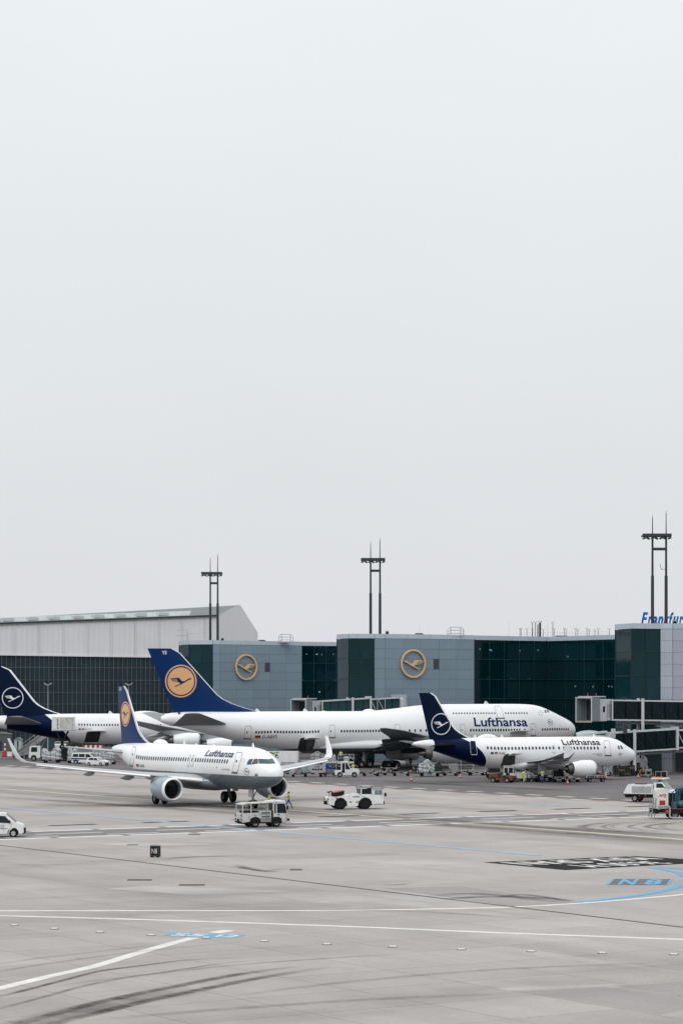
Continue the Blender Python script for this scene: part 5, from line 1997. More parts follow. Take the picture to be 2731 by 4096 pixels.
def lobe7(st, phi, zt, zb, w):
    zm = zb + (6.5 / 6.7) * min(w, (zt - zb) / 2) if zt - zb > 2 * w * 1.05 else (zt + zb) / 2
    zm = zb + min(w, (zt - zb) / 2) * 1.0
    r1 = zm - zb
    ext = zt - zm
    c_, s_ = math.cos(phi), math.sin(phi)
    if c_ <= 0:
        return w * s_, zm + r1 * c_
    # upper half: egg that narrows towards the top when it is tall
    tall = max(0.0, ext / max(w, .01) - 1.0)
    sq = abs(s_) ** (1.0 + 0.55 * tall) * (1 if s_ >= 0 else -1)
    return w * sq, zm + ext * c_


B7 = Plane('jumbo_airliner', 'largest white airliner with upper deck, grey belly and blue fin parked before the terminal', T7, 38, (4.7, 399.1), 22.2, 1.0, lobe7)
GREY7 = (0.075, 0.115, 0.13)
B7.fuselage(hull_mat('jumbo_hull', (0.80, 0.81, 0.82), GREY7, 3.25))
w7 = [(0.5, 20.0, 17.5, 3.7, .13, 6), (3.3, 22.8, 14.5, 3.85, .13, 7), (11.7, 29.8, 9.3, 4.6, .11, 7), (21, 37.4, 6.4, 5.5, .10, 7), (30.5, 45.0, 4.2, 6.45, .09, 8), (34.2, 49.6, 1.2, 6.95, .08, 8)]
for sd in (-1, 1):
    w = B7.wing_mesh(w7, sd, 14).build('wing', mat('jumbo_wing_grey', (0.10, 0.125, 0.14), 0.45, 0.1, 0.1, 0.4), B7.root, True, 55)
    for fy, fs, fz, fl, fr in ((6.5, 33.5, 3.75, 6.8, .62), (10.0, 34.5, 4.0, 6.2, .55), (15.0, 37.2, 4.5, 5.4, .5), (19.5, 40.0, 5.0, 4.8, .42)):
        B7.fairing(fs, sd * fy, fz, fl, fr, mat('jumbo_fairing_grey', (0.05, 0.07, 0.078), 0.5), 0.9, par=w)
    # lowered flaps along the trailing edge
    fl_ = B7.wing_mesh([(3.6, 36.2, 3.4, 2.95, .1, 7), (11.2, 38.3, 2.2, 3.9, .1, 7), (20.5, 43.0, 1.7, 5.0, .1, 7)], sd, 8)
    fl_.build('flap', MATS['jumbo_fairing_grey'], w, True, 55)
    for y, sf, z in ((11.7, 24.2, 2.35), (20.8, 31.4, 2.75)):
        e = B7.engine(sd * y, sf, z, 1.62, 5.2, M_agry, M_metal)
        B7.pylon(sd * y, sf, z, 1.62, 5.2, 4.6 if y < 15 else 5.4, sf + 6.2, M_agry2)
    hs7 = [(0.5, 62.2, 10.2, 7.0, .09, 8), (2.0, 63.6, 9.1, 7.25, .09, 10), (11.1, 71.3, 2.5, 9.05, .08, 11)]
    B7.wing_mesh(hs7, sd).build('tailplane', M_agry2, B7.root, True, 55)
    B7.gear('wing_gear', 36.6, sd * 5.5, 3.6, [(-.75, -.55), (-.75, .55), (.75, -.55), (.75, .55)], .64, .46, .2, (-1.4, 1.2, sd * 1.2, 1.6, 3.3, M_agry2))
    B7.gear('body_gear', 39.9, sd * 1.95, 2.9, [(-.75, -.55), (-.75, .55), (.75, -.55), (.75, .55)], .64, .46, .2)
B7.gear('nose_gear', 8.0, 0, 2.9, [(0, -.45), (0, .45)], .6, .4, .15)
rings = []
for st, w, zt, zb in ((17.5, 1.2, 4.0, 2.55), (20, 3.2, 4.9, 2.4), (25, 3.75, 5.3, 2.25), (33, 3.8, 5.2, 2.2), (40, 3.7, 5.1, 2.25), (46, 2.8, 4.9, 2.4), (51, .8, 4.2, 2.7)):
    rings.append([Vector((38 - st, w * math.cos(2 * PI * j / 24), (zt + zb) / 2 + (zt - zb) / 2 * math.sin(2 * PI * j / 24))) for j in range(24)])
MB().loft(rings).build('belly_fairing', hull_mat('jumbo_fairing', (0.70, 0.71, 0.72), GREY7, 3.25), B7.root, True, 60)
f_ = B7.fin(9.1, 19.4, 61.9, 71.6, 72.0, 76.4, M_ablue, 0.085, 5.0, M_awht, 0.22, tipcut=0.7)
st, z = B7.fin_px(724, 2725)
for d, m_, nm, off in ((poly2d([circle2d(2.62, 56)]), M_aor, 'emblem_disc', .04), (ring2d(2.40, 2.20, 56), M_ablue, 'emblem_ring', .05), (crane2d(2.2), M_ablue, 'emblem_bird', .05)):
    B7.fin_decal(d, st, z, m_, nm, f_, off, 0.8)
st, z = B7.fin_px(657, 2611)
B7.fin_decal(fit2d(text2d('YS', 1, 0.02), 0.8, 0.58), st, z, M_awht, 'fin_code', f_)
B7.windows((1024.5, 2929.8), (1083, 2928.5), 6, M_awin, .30, .45)
B7.windows((1098.5, 2928.3), (1273, 2926.8), 16, M_awin, .30, .45)
B7.windows((1365.5, 2925.3), (1515, 2924.2), 14, M_awin, .30, .45)
for x, y in ((1637.5, 2923.2), (1660, 2923), (1682, 2922.9), (1704.5, 2922.7), (1715.5, 2922.6)):
    B7.windows((x, y), (x + 1, y), 1, M_awin, .30, .45)
B7.windows((1882.7, 2921.6), (2077.8, 2920.6), 19, M_awin, .30, .45)
B7.windows((2169.5, 2918.7), (2272, 2918.0), 12, M_awin, .28, .42)
B7.windows((1813, 2854), (1977.5, 2853.6), 16, M_awing, .25, .36)
B7.windows((2021.5, 2853.5), (2107, 2853.5), 9, M_awing, .25, .36)
B7.windows((2098, 2920), (2098.5, 2920), 1, M_awing, .26, .38)
B7.box_decal(lufthansa, (1897, 2907), (2110, 2906.5), (1893, 2871), M_ablue, 'lettering')
B7.box_decal(text2d('D-ABYS', 1.0, 0.01), (1048, 2954.5), (1107, 2954), (1048, 2942), M_adark, 'registration')
B7.flag((1019.5, 2955), (1041, 2954.5), (1020, 2943))
B7.box_decal(text2d('Boeing 747-8', 1.0, 0.01), (2086, 2938.5), (2112, 2938.3), (2086, 2935), M_adark, 'type_lettering')
cA = lambda x, y: (960 + x / 3.92, 2850 + y / 3.92)
B7.door([cA(80, 214), cA(180, 214), cA(172, 416), cA(56, 414)], (0.38, 0.5))
B7.door([cA(1396, 198), cA(1486, 196), cA(1492, 396), cA(1400, 398)], (0.3, 0.5))
cD = lambda x, y: (2020 + x / 5.227, 2790 + y / 5.227)
cC = lambda x, y: (1740 + x / 5.227, 2790 + y / 5.227)
B7.door([cD(530, 548), cD(632, 548), cD(640, 800), cD(532, 800)], (0.32, 0.5))
B7.door([(1577, 2898), (1598, 2897.5), (1602, 2930), (1579, 2930)], None, False)
B7.door([cC(512, 558), cC(620, 556), cC(636, 780), cC(530, 780)], (0.3, 0.42), False)
B7.door([cC(1230, 182), cC(1365, 182), cC(1450, 438), cC(1315, 442)], None, True)
for pts in ([(818, 270), (848, 268), (860, 325), (834, 328)], [(862, 266), (884, 262), (912, 316), (880, 320)], [(892, 262), (900, 266), (925, 314), (916, 316)]):
    B7.patch([cD(*p) for p in pts], M_cock, 'cockpit_window', 0.03, 3)
for nm, d, y0, y1 in (('nose_emblem_ring', ring2d(1, .9, 30), 588, 462), ('nose_emblem_bird', crane2d(0.9), 548, 505)):
    B7.box_decal(d, cD(895, y0), cD(1000, y0), cD(893, y1), M_alet, nm, step=0.3)
for a in range(5):
    t_ = 2 * PI * a / 5 + 0.3
    x, y = 735 + 38 * math.cos(t_), 328 - 44 * math.sin(t_)
    B7.patch([cD(x - 14, y + 8), cD(x, y - 14), cD(x + 14, y + 8)], M_aline, 'star_point', 0.03, 3)
# open rear cargo door; a dark patch paints the shade of the hold
B7.patch([cA(935, 425), cA(960, 402), cA(1000, 396), cA(1045, 425), cA(1178, 425), cA(1160, 520), cA(1118, 606), cA(1040, 640), cA(890, 640), cA(915, 520)], M_hold, 'hold_shade_patch', 0.03, 6)
a, b = B7.hit(*cA(1045, 428)), B7.hit(*cA(1290, 428))
p0, p1 = B7.surf(*B7.hit(*cA(1000, 425)), 0.05), B7.surf(*B7.hit(*cA(1180, 425)), 0.05)
up = Vector((0, -2.6, 0.35))
fw = Vector((0.2, 0, 0))
MB().loft([[p0 + Vector((0, 0, .06)), p1 + Vector((0, 0, .06)), p1 + Vector((0, 0, -.06)), p0 + Vector((0, 0, -.06))], [p0 + up + Vector((0, 0, .06)), p1 + up + Vector((0, 0, .06)), p1 + up + Vector((0, 0, -.06)), p0 + up + Vector((0, 0, -.06))]]).build('cargo_door', M_awht, B7.root)
a_, b_ = B7.surf(*B7.hit(*cA(1045, 455)), -0.2), B7.surf(*B7.hit(*cA(1030, 600)), -0.2)
B7.patch([cA(1048, 440), cA(1165, 440), cA(1120, 560), cA(1090, 600), cA(1030, 600)], mat('container_grey', (0.10, 0.11, 0.115), 0.5, 0.3), 'hold_container', 0.04, 6)
a, b = B7.surf(*B7.hit(*cA(2, 0)), 0)[:2], 0
hx = [B7.surf(B7.hit(2022 + q, 2945)[0], 1.6, 0.03) for q in (15, 80)]
MB().loft([[hx[0] + Vector((0, 0, .05)), hx[1] + Vector((0, 0, .05)), hx[1] - Vector((0, 0, .05)), hx[0] - Vector((0, 0, .05))], [hx[0] + Vector((0, -2.2, .3)), hx[1] + Vector((0, -2.2, .3)), hx[1] + Vector((0, -2.2, .2)), hx[0] + Vector((0, -2.2, .2))]]).build('cargo_door', M_awht, B7.root)
for x in (1039, 1231):
    B7.blade(B7.hit(x, 2850)[0], 0.45, 0.9)
B7.blade(B7.hit(1952, 2820)[0], 0.5, 0.9)
B7.dome(B7.hit(1484, 2848)[0], 2.3, 0.32, 0.6)
B7.dome(B7.hit(1300, 2848)[0], 1.2, 0.08, 0.4)
MB().lathe([(0, .36), (-.1, .30), (.35, .26)], Matrix.Translation((38 - 74.15, 0, 8.05)), 16).build('apu_exhaust', M_exh, B7.root, True)
B7.patch([(709, 2852), (723, 2850), (717, 2861)], M_black, 'apu_intake', 0.03, 5)

# ---- narrow-bodied aircraft with a navy tail in front of the jumbo
A3 = Plane('narrow_airliner', 'white airliner with navy tail parked nose right in front of the jumbo', a320_tab(3.73), 16.1, (26.35, 335.5), 25.0, 1.04)
# navy front edge from three photo points, tail cone edge
ed = [A3.surf(*A3.hit(*p)) for p in ((1866, 2962), (1919, 2999), (1944, 3050))]
zt_ = 5.87
zz = [zt_ - p.z for p in ed]
co = np.polyfit(zz, [p.x for p in ed], 2)
cone = A3.surf(*A3.hit(1738, 2985)).x
A3.fuselage(hull_mat('hull_navy_tail', (0.80, 0.81, 0.82), tail=(float(co[2]), float(co[1]), float(co[0]), zt_, float(cone), (0.002, 0.008, 0.034))))
narrow_body(A3, -0.6, -3.73, False, M_agry, M_awht, M_metal, False, M_anavy).build('belly_fairing', hull_mat('fairing_white', (0.74, 0.75, 0.76)), A3.root, True, 60)
f_ = A3.fin(5.6, 11.76, 26.7, 30.7, 31.35, 32.9, M_anavy, 0.09, 2.0, M_awht, 0.30, tipcut=0.4)
st, z = A3.fin_px(1764, 2897)
for d, m_, nm, off in ((ring2d(1.42, 1.30, 44), M_awht, 'emblem_ring', .036), (crane2d(1.3), M_awht, 'emblem_bird', .036)):
    A3.fin_decal(d, st, z, m_, nm, f_, off)
A3.windows((1950, 2992), (2198, 2992.5), 19, M_awing, .28, .42)
A3.windows((2213, 2992.5), (2213.5, 2992.5), 1, M_awing)
A3.windows((2235, 2992.7), (2235.5, 2992.7), 1, M_awing)
A3.windows((2255, 2993), (2390, 2993), 11, M_awing, .28, .42)
c8 = lambda x, y: (2131 + x / 2.613, 2650 + y / 2.613)
c7 = lambda x, y: (1650 + x / 2.613, 2650 + y / 2.613)
A3.box_decal(lufthansa, c8(312, 865), c8(708, 866), c8(292, 808), M_alet2, 'lettering')
A3.box_decal(text2d('D-AIL', 1.0, 0.01), c7(902, 962), c7(966, 961), c7(902, 938), M_adark, 'registration')
A3.flag(c7(857, 960), c7(888, 960), c7(857, 938))
A3.flag(c7(815, 960), c7(845, 960), c7(815, 938), 'eu')
A3.door([c8(735, 818), c8(795, 818), c8(818, 975), c8(752, 975)], (0.2, 0.55))
A3.door([c7(597, 815), c7(655, 818), c7(678, 968), c7(606, 968)], (0.4, 0.5), False, M_anavy, M_awht)
A3.door([c7(1452, 868), c7(1486, 868), c7(1491, 945), c7(1456, 945)], None, False)
A3.box_decal(text2d('Airbus A319-100', 1.0, 0.01), c8(625, 962), c8(722, 962), c8(630, 952), M_adark, 'type_lettering')
A3.box_decal(text2d('Marburg', 1.0, 0.01), c8(670, 978), c8(720, 978), c8(672, 966), M_adark, 'name_lettering')
for nm, d, y0, y1 in (('nose_emblem_ring', ring2d(1, .9, 30), 985, 940), ('nose_emblem_bird', crane2d(0.9), 972, 956)):
    A3.box_decal(d, c8(893, y0), c8(930, y0), c8(893, y1), M_aline if 'ring' in nm else M_adark, nm, step=0.3)
for pts in ([(884, 873), (898, 872), (910, 908), (892, 910)], [(908, 870), (920, 868), (944, 900), (921, 906)]):
    A3.patch([c8(*p) for p in pts], M_cock, 'cockpit_window', 0.03, 4)
A3.dome(A3.hit(1963, 2948)[0], 3.0, 0.45, 0.55)
for x in (1905, 2015, 2388):
    A3.blade(A3.hit(x, 2952)[0], 0.4)
# lifted hold door; the hold's shade is a dark patch on the skin
A3.patch([c7(945, 990), c7(965, 965), c7(1000, 955), c7(1030, 975), c7(1068, 975), c7(1068, 1070), c7(915, 1085), c7(935, 1040)], mat('tail_hold_shade', (0.035, 0.035, 0.032), 0.8), 'hold_shade_patch', 0.03, 8)
p0, p1 = A3.surf(*A3.hit(*c7(1000, 972)), 0.04), A3.surf(*A3.hit(*c7(1075, 972)), 0.04)
up = Vector((0, -1.15, 0.30))
MB().loft([[p0 + Vector((0, 0, .05)), p1 + Vector((0, 0, .05)), p1 - Vector((0, 0, .05)), p0 - Vector((0, 0, .05))], [p0 + up + Vector((0, 0, .05)), p1 + up + Vector((0.6, 0, .05)), p1 + up + Vector((0.6, 0, -.05)), p0 + up - Vector((0, 0, .05))]]).build('cargo_door', M_awht, A3.root)
MB().lathe([(0, .17), (-.06, .2), (.3, .12)], Matrix.Translation((16.1 - 33.82, 0, 5.07)), 14).build('apu_exhaust', M_exh, A3.root, True)

# ---- wide-bodied aircraft with a navy tail at the left edge
TW = [(0, 5.2, 4.7, .15), (0.5, 6.2, 4.0, 1.0), (1.5, 7.0, 3.4, 1.75), (3.2, 7.9, 3.0, 2.35), (6, 8.4, 2.85, 2.72), (9, 8.5, 2.83, 2.82), (30, 8.5, 2.83, 2.82), (50, 8.5, 2.83, 2.82), (53, 8.5, 3.0, 2.8), (57, 8.48, 3.6, 2.68), (61, 8.42, 4.35, 2.4), (65, 8.3, 5.15, 1.98), (69, 8.1, 5.95, 1.4), (72.5, 7.8, 6.5, .85), (75, 7.4, 6.8, .4), (75.36, 7.25, 6.9, .25)]
AW = Plane('wide_airliner', 'long white airliner with navy tail parked at the left edge before the hangar', TW, 33, (-28.6, 456.4), 10.0, 1.0)
cL = lambda x, y: (x / 4.9, 2640 + y / 4.9)
ed = [AW.surf(*AW.hit(*p)) for p in (cL(870, 1065), cL(1040, 1200), (262, 2935), (283, 2965))]
co = np.polyfit([8.5 - p.z for p in ed], [p.x for p in ed], 2)
cone = AW.surf(*AW.hit(27, 2872)).x
AW.fuselage(hull_mat('wide_hull', (0.78, 0.79, 0.80), tail=(float(co[2]), float(co[1]), float(co[0]), 8.5, float(cone), (0.002, 0.008, 0.034))))
ww = [(0.5, 24.5, 13.5, 3.9, .12, 5), (2.8, 26.3, 11.6, 4.05, .12, 6), (10.5, 32.0, 7.0, 4.9, .11, 6), (20, 38.6, 4.8, 6.1, .10, 7), (30.8, 46.2, 2.6, 7.5, .09, 8)]
for sd in (-1, 1):
    w = AW.wing_mesh(ww, sd).build('wing', M_agry, AW.root, True, 55)
    for fy, fs, fz, fl, fr in ((5.5, 34.2, 4.1, 5.5, .45), (9.5, 35.6, 4.5, 5.0, .42), (14, 38.4, 5.0, 4.4, .38)):
        AW.fairing(fs, sd * fy, fz, fl, fr, M_agry, 0.7, par=w)
    for y, sf, z in ((9.4, 26.2, 2.65), (19.3, 33.4, 3.7)):
        AW.engine(sd * y, sf, z, 1.45, 4.8, M_awht, M_metal)
        AW.pylon(sd * y, sf, z, 1.45, 4.8, 4.7 if y < 15 else 5.6, sf + 5.4, M_agry)
    AW.wing_mesh([(0.4, 60.0, 7.6, 6.35, .10, 7), (1.6, 60.6, 7.2, 6.5, .10, 8), (9.9, 64.6, 3.0, 8.0, .09, 9)], sd).build('tailplane', M_agry2, AW.root, True, 55)
    AW.gear('main_gear', 34.5, sd * 5.3, 3.8, [(-.7, -.6), (-.7, .6), (.7, -.6), (.7, .6)], .66, .46, .2)
AW.gear('centre_gear', 36.2, 0, 2.9, [(-.7, -.6), (-.7, .6), (.7, -.6), (.7, .6)], .66, .46, .2)
AW.gear('nose_gear', 6.5, 0, 2.9, [(0, -.4), (0, .4)], .55, .4, .14)
f_ = AW.fin(8.2, 17.3, 60.0, 67.0, 67.6, 70.8, M_anavy, 0.085, 3.6, M_awht, 0.42, tipcut=1.0)
st, z = AW.fin_px(*cL(249, 746))
for d, m_, nm, off in ((ring2d(1.98, 1.83, 50), M_awht, 'emblem_ring', .045), (crane2d(1.78), M_awht, 'emblem_bird', .045)):
    AW.fin_decal(d, st, z, m_, nm, f_, off, 0.7)
AW.windows((316.5, 2899), (472, 2900.3), 15, M_awing, .28, .42)
AW.windows((610, 2901.5), (643, 2901.7), 4, M_awing, .28, .42)
AW.box_decal(text2d('D-AIHU', 1.0, 0.01), (342, 2920), (369, 2920), (342, 2914.5), M_aline, 'registration')
AW.flag((327.5, 2920), (337, 2920), (327.5, 2914.5))
AW.flag((315, 2920), (323, 2920), (315, 2914.5), 'eu')
AW.patch([(347, 2929), (403, 2927), (400, 2945), (393, 2969), (336, 2970), (343, 2945)], M_hold, 'hold_shade_patch', 0.03, 8)  # dark skin patch painting the shade of the open hold
p0, p1 = AW.surf(*AW.hit(350, 2926), 0.04), AW.surf(*AW.hit(420, 2925), 0.04)
up = Vector((0, -2.2, 0.12))
MB().loft([[p0 + Vector((0, 0, .06)), p1 + Vector((0, 0, .06)), p1 - Vector((0, 0, .06)), p0 - Vector((0, 0, .06))], [p0 + up + Vector((0, 0, .06)), p1 + up + Vector((0, 0, .06)), p1 + up - Vector((0, 0, .06)), p0 + up - Vector((0, 0, .06))]]).build('cargo_door', M_awht, AW.root)
AW.blade(AW.hit(445, 2858)[0], 0.5, 0.9)
AW.dome(AW.hit(580, 2858)[0], 6.0, 0.5, 0.7)

# ------------------------------------------------------------------ passenger bridges
M_jb = mat('bridge_white', (0.50, 0.515, 0.54), 0.45, 0.1, grime=(0.15, 0.8))
M_jbg = mat('bridge_glass', (0.002, 0.010, 0.013), 0.12, spec=0.16)
M_jbt = mat('bridge_teal_glass', (0.006, 0.045, 0.055), 0.12, spec=0.25)
M_bel = mat('bellows_grey', (0.20, 0.23, 0.25), 0.6)


def bridge(name, label, p0, p1, w, h, glass, cab=True, drop=0.0, cols=(), panes=6, seg=0.56, turn=0.65):
    """p0 = cab end of the tunnel (floor), p1 = far end (floor); two telescoping tunnels"""
    t_ = thing(name, (p1.x, p1.y, 0), 0, label, 'jet bridge', 'passenger bridges of the terminal')
    o = Vector((p1.x, p1.y, 0))
    d = (p1 - p0)
    L = d.length
    e = d.normalized()
    sd = Vector((-e.y, e.x, 0)).normalized()
    upv = Vector((0, 0, 1))

    def pt(a, s_, z):
        return p0 + e * a + sd * s_ + upv * z - o
    for k, (a0, a1, ww, hh) in enumerate(((0, L * seg, w, h), (L * seg - 0.3, L, w * 0.86, h * 0.88))):
        zo = 0.0 if k == 0 else h * 0.04
        mb = MB()
        for s_ in (-ww / 2, ww / 2):
            for z in (zo, zo + hh):
                mb.bar(pt(a0, s_, z), pt(a1, s_, z), 0.22)
        mb.add([pt(a0, -ww / 2, zo + hh), pt(a1, -ww / 2, zo + hh), pt(a1, ww / 2, zo + hh), pt(a0, ww / 2, zo + hh)], [(0, 1, 2, 3)])
        mb.add([pt(a0, -ww / 2, zo), pt(a1, -ww / 2, zo), pt(a1, ww / 2, zo), pt(a0, ww / 2, zo)], [(0, 1, 2, 3)])
        mb.build('tunnel_frame', M_jb, t_)
        n = panes if k == 0 else max(2, panes - 2)
        for i in range(n):
            b0, b1 = a0 + (a1 - a0) * i / n + 0.06, a0 + (a1 - a0) * (i + 1) / n - 0.06
            for s_ in (-ww / 2, ww / 2):
                MB().add([pt(b0, s_, zo + 0.12), pt(b1, s_, zo + 0.12), pt(b1, s_, zo + hh - 0.12), pt(b0, s_, zo + hh - 0.12)], [(0, 1, 2, 3)]).build('pane', glass, t_)
            MB().bar(pt(b0, -ww / 2 - 0.03, zo + hh - 0.15), pt(b1, -ww / 2 - 0.03, zo + 0.15), 0.035).build('brace', M_dsteel, t_)
        MB().bar(pt(a0, -ww / 2 - 0.06, zo - 0.1), pt(a0, -ww / 2 - 0.06, zo + hh + 0.1), 0.22).build('portal', M_jb, t_)
    a0 = L * seg
    mb = MB()
    mb.bar(pt(a0, -w / 2 - 0.1, -0.2), pt(a0, -w / 2 - 0.1, h + 0.25), 0.35)
    mb.bar(pt(a0, w / 2 + 0.1, -0.2), pt(a0, w / 2 + 0.1, h + 0.25), 0.35)
    mb.bar(pt(a0, -w / 2 - 0.1, h + 0.2), pt(a0, w / 2 + 0.1, h + 0.2), 0.3)
    mb.build('portal', M_jb, t_)
    for a in (a0 + 2.6, a0 + 1.2):
        MB().bar(pt(a, -w / 2 - 0.14, 0.1), pt(a - 1.3, -w / 2 - 0.14, h - 0.1), 0.09).build('brace', M_jb, t_)
        MB().bar(pt(a, -w / 2 - 0.14, 0.1), pt(a, -w / 2 - 0.14, h - 0.1), 0.09).build('brace', M_jb, t_)
    # cable beam underneath
    mb = MB().bar(pt(1.0, 0, -0.45), pt(L, 0, -0.45), 0.5, 0.35)
    mb.build('cable_tray', M_agry2, t_)
    # legs with wheels
    for a in cols:
        for s_ in (-w / 2 - 0.25, w / 2 + 0.25):
            q = pt(a, s_, 0)
            MB().bar((q.x, q.y, 0.7), (q.x, q.y, q.z + h + 0.35), 0.42).build('leg', M_jb, t_)
            mb = MB()
            mb.lathe([(-.2, .3), (-.2, .55), (.2, .55), (.2, .3)], Matrix.Translation((q.x, q.y, .55)) @ Matrix.Rotation(math.atan2(e.y, e.x) + PI / 2, 4, 'Z'), 18)
            mb.build('wheel', M_black, t_, True)
        q0, q1 = pt(a, -w / 2 - 0.25, 0), pt(a, w / 2 + 0.25, 0)
        MB().bar((q0.x, q0.y, 0.9), (q1.x, q1.y, 0.9), 0.4).build('axle', M_jb, t_)
    if cab:
        # round turning drum with perforated cladding, cab box with bellows and dark opening
        r = w * 0.52
        mb = MB()
        n = 26
        c = pt(-r * 0.75, 0, -0.1)
        ring = lambda z, rr: [c + Vector((rr * math.cos(2 * PI * i / n), rr * math.sin(2 * PI * i / n), z)) for i in range(n)]
        mb.loft([ring(0, r), ring(h + 0.25, r)])
        dr = mb.build('drum', M_jb, t_, True)
        for i in range(9):
            for j in range(7):
                a_ = math.atan2(-sd.y, -sd.x) + R(-50 + 12.5 * i)
                z0 = 0.45 + (h - 0.9) * j / 7
                q = [c + Vector(((r + .02) * math.cos(a_ + da), (r + .02) * math.sin(a_ + da), z)) for da, z in ((0, z0), (0.10, z0), (0.10, z0 + .28), (0, z0 + .28))]
                MB().add(q, [(0, 1, 2, 3)]).build('perforation', M_bel, dr)
        # cab turned towards the stand: box, bellows ribs, framed open mouth
        F8 = [(0, 1, 2, 3), (4, 5, 6, 7), (0, 1, 5, 4), (1, 2, 6, 5), (2, 3, 7, 6), (3, 0, 4, 7)]
        ca = Vector((-e.x * math.cos(turn) + e.y * math.sin(turn), -e.x * math.sin(turn) - e.y * math.cos(turn), 0)).normalized()
        cs = Vector((-ca.y, ca.x, 0))

        def pc(a, s_, z):
            return c + ca * a + cs * s_ + upv * z
        bx = lambda a, b, s0, s1, z0, z1: [pc(a, s0, z0), pc(b, s0, z0), pc(b, s1, z0), pc(a, s1, z0), pc(a, s0, z1), pc(b, s0, z1), pc(b, s1, z1), pc(a, s1, z1)]
        hw = w / 2 + .1
        MB().add(bx(r * .7, r + 1.1, -hw, hw, -0.1, h + 0.3), F8).build('cab', M_jb, t_)
        for sg in (-1, 1):
            MB().add([pc(r * .95, sg * (hw + .015), h * .42), pc(r * .95 + .5, sg * (hw + .015), h * .42), pc(r * .95 + .5, sg * (hw + .015), h * .72), pc(r * .95, sg * (hw + .015), h * .72)], [(0, 1, 2, 3)]).build('cab_window', M_jbg, t_)
        a1_ = r + 1.1
        MB().add(bx(a1_ + .01, a1_ + .06, -hw + .2, hw - .2, 0.05, h + .1), F8).build('cab_mouth_shade', M_core, t_)  # dark sheet painting the shade inside the open mouth
        for i in range(6):
            a = a1_ + .15 + .32 * i
            mb = MB()
            for s0, z0, s1, z1 in ((-hw - .05, -.05, -hw - .05, h + .4), (hw + .05, -.05, hw + .05, h + .4), (-hw - .05, h + .4, hw + .05, h + .4)):
                mb.bar(pc(a, s0, z0), pc(a, s1, z1), .2)
            mb.build('bellows_rib', M_bel, t_)
        a2_ = a1_ + 2.0
        mb = MB()
        mb.add([pc(a1_, -hw + .02, 0), pc(a2_, -hw + .02, 0), pc(a2_, -hw + .02, h + .35), pc(a1_, -hw + .02, h + .35)], [(0, 1, 2, 3)])
        mb.add([pc(a1_, hw - .02, 0), pc(a2_, hw - .02, 0), pc(a2_, hw - .02, h + .35), pc(a1_, hw - .02, h + .35)], [(0, 1, 2, 3)])
        mb.add([pc(a1_, -hw, h + .34), pc(a2_, -hw, h + .34), pc(a2_, hw, h + .34), pc(a1_, hw, h + .34)], [(0, 1, 2, 3)])
        mb.build('bellows_skin', mat('bellows_skin_grey', (0.13, 0.16, 0.17), 0.7), t_)
        MB().add(bx(a1_, a2_, -hw, hw, -.15, -.02), F8).build('cab_floor', M_agry2, t_)
        mb = MB()
        mb.bar(pc(a2_, -hw - .1, -.15), pc(a2_, -hw - .1, h + .5), .15)
        mb.bar(pc(a2_, hw + .1, -.15), pc(a2_, hw + .1, h + .5), .15)
        mb.bar(pc(a2_, -hw - .1, h + .48), pc(a2_, hw + .1, h + .48), .18)
        mb.build('mouth_frame', M_jb, t_)
        MB().bar(pc(a2_ + .02, -hw - .1, -.2), pc(a2_ + .02, hw + .1, -.2), .18).build('floor_bumper', mat('bumper_tan', (0.45, 0.3, 0.16), 0.6), t_)
        MB().add(bx(r * .9, a2_ - .5, -hw - .1, hw + .1, h + .55, h + .72), F8).build('cab_roof', M_jb, t_)
        for k in (r + .3, a2_ - .9):
            MB().cyl(pc(k, 0, h + .72), pc(k, 0, h + 1.2), .08, .05, 8).build('beacon', M_red, t_)
    return t_, pt


# upper bridge at the right edge
p0 = P(2441, 2880, 365.5)
p1 = P(2860, 2886, 367)
ub, pt = bridge('passenger_bridge', 'empty white passenger bridge with open grey mouth, upper of the two at the right edge', p0, p1, 2.7, 2.95, M_jbg, True, 0, (4.6,), 6, 0.75)
mb = MB().bar(pt(7.0, 0, -0.85), pt(16, 0, -0.85), 1.4, 0.3)
mb.build('under_beam', M_agry2, ub)
# lower bridge, its mouth behind the parked narrow airliner
p0 = P(2440, 3012, 360.0)
p1 = P(2860, 2985, 363)
lb, pt = bridge('passenger_bridge', 'white passenger bridge with dark glass sides, lower one docked behind the navy-tailed nose', p0, p1, 2.6, 2.95, M_jbg, False, 0, (3.3,), 6, 0.61)
# hood over the aircraft's far side
c0 = P(2372, 2951, 357.5)
mb = MB()
rings = []
for i in range(9):
    t = i / 8
    a = c0 + Vector((-2.6 + 5.4 * t, 0.2, 0.9 - 0.35 * t * t * 2))
    hgt = 1.2 * math.sin(PI * (0.1 + 0.8 * t)) ** 0.5
    rings.append([a + Vector((0, 1.8 * math.cos(PI * j / 8), hgt * math.sin(PI * j / 8) - 0.9)) for j in range(9)])
rings = [[p - Vector((lb.location.x, lb.location.y, 0)) for p in r] for r in rings]
mb.loft(rings, cap=False, close=False)
mb.build('bellows', mat('bellows_pale', (0.34, 0.40, 0.43), 0.6), lb, True, 60)
a, b = P(2320, 2938, 358) - lb.location, P(2424, 2927, 358) - lb.location
MB().prism([(a.x, a.z), (b.x, b.z + .1), (b.x, b.z - .15), (a.x, a.z - .25)], a.y - 1.9, a.y + 1.9).build('cab_roof', M_jb, lb)
MB().box(P(2415, 2960, 360).x - lb.location.x, P(2442, 2960, 360).x - lb.location.x, -1.4 - 3, 1.4 - 3, P(0, 3010, 360).z, P(0, 2930, 360).z).build('cab', M_jb, lb)
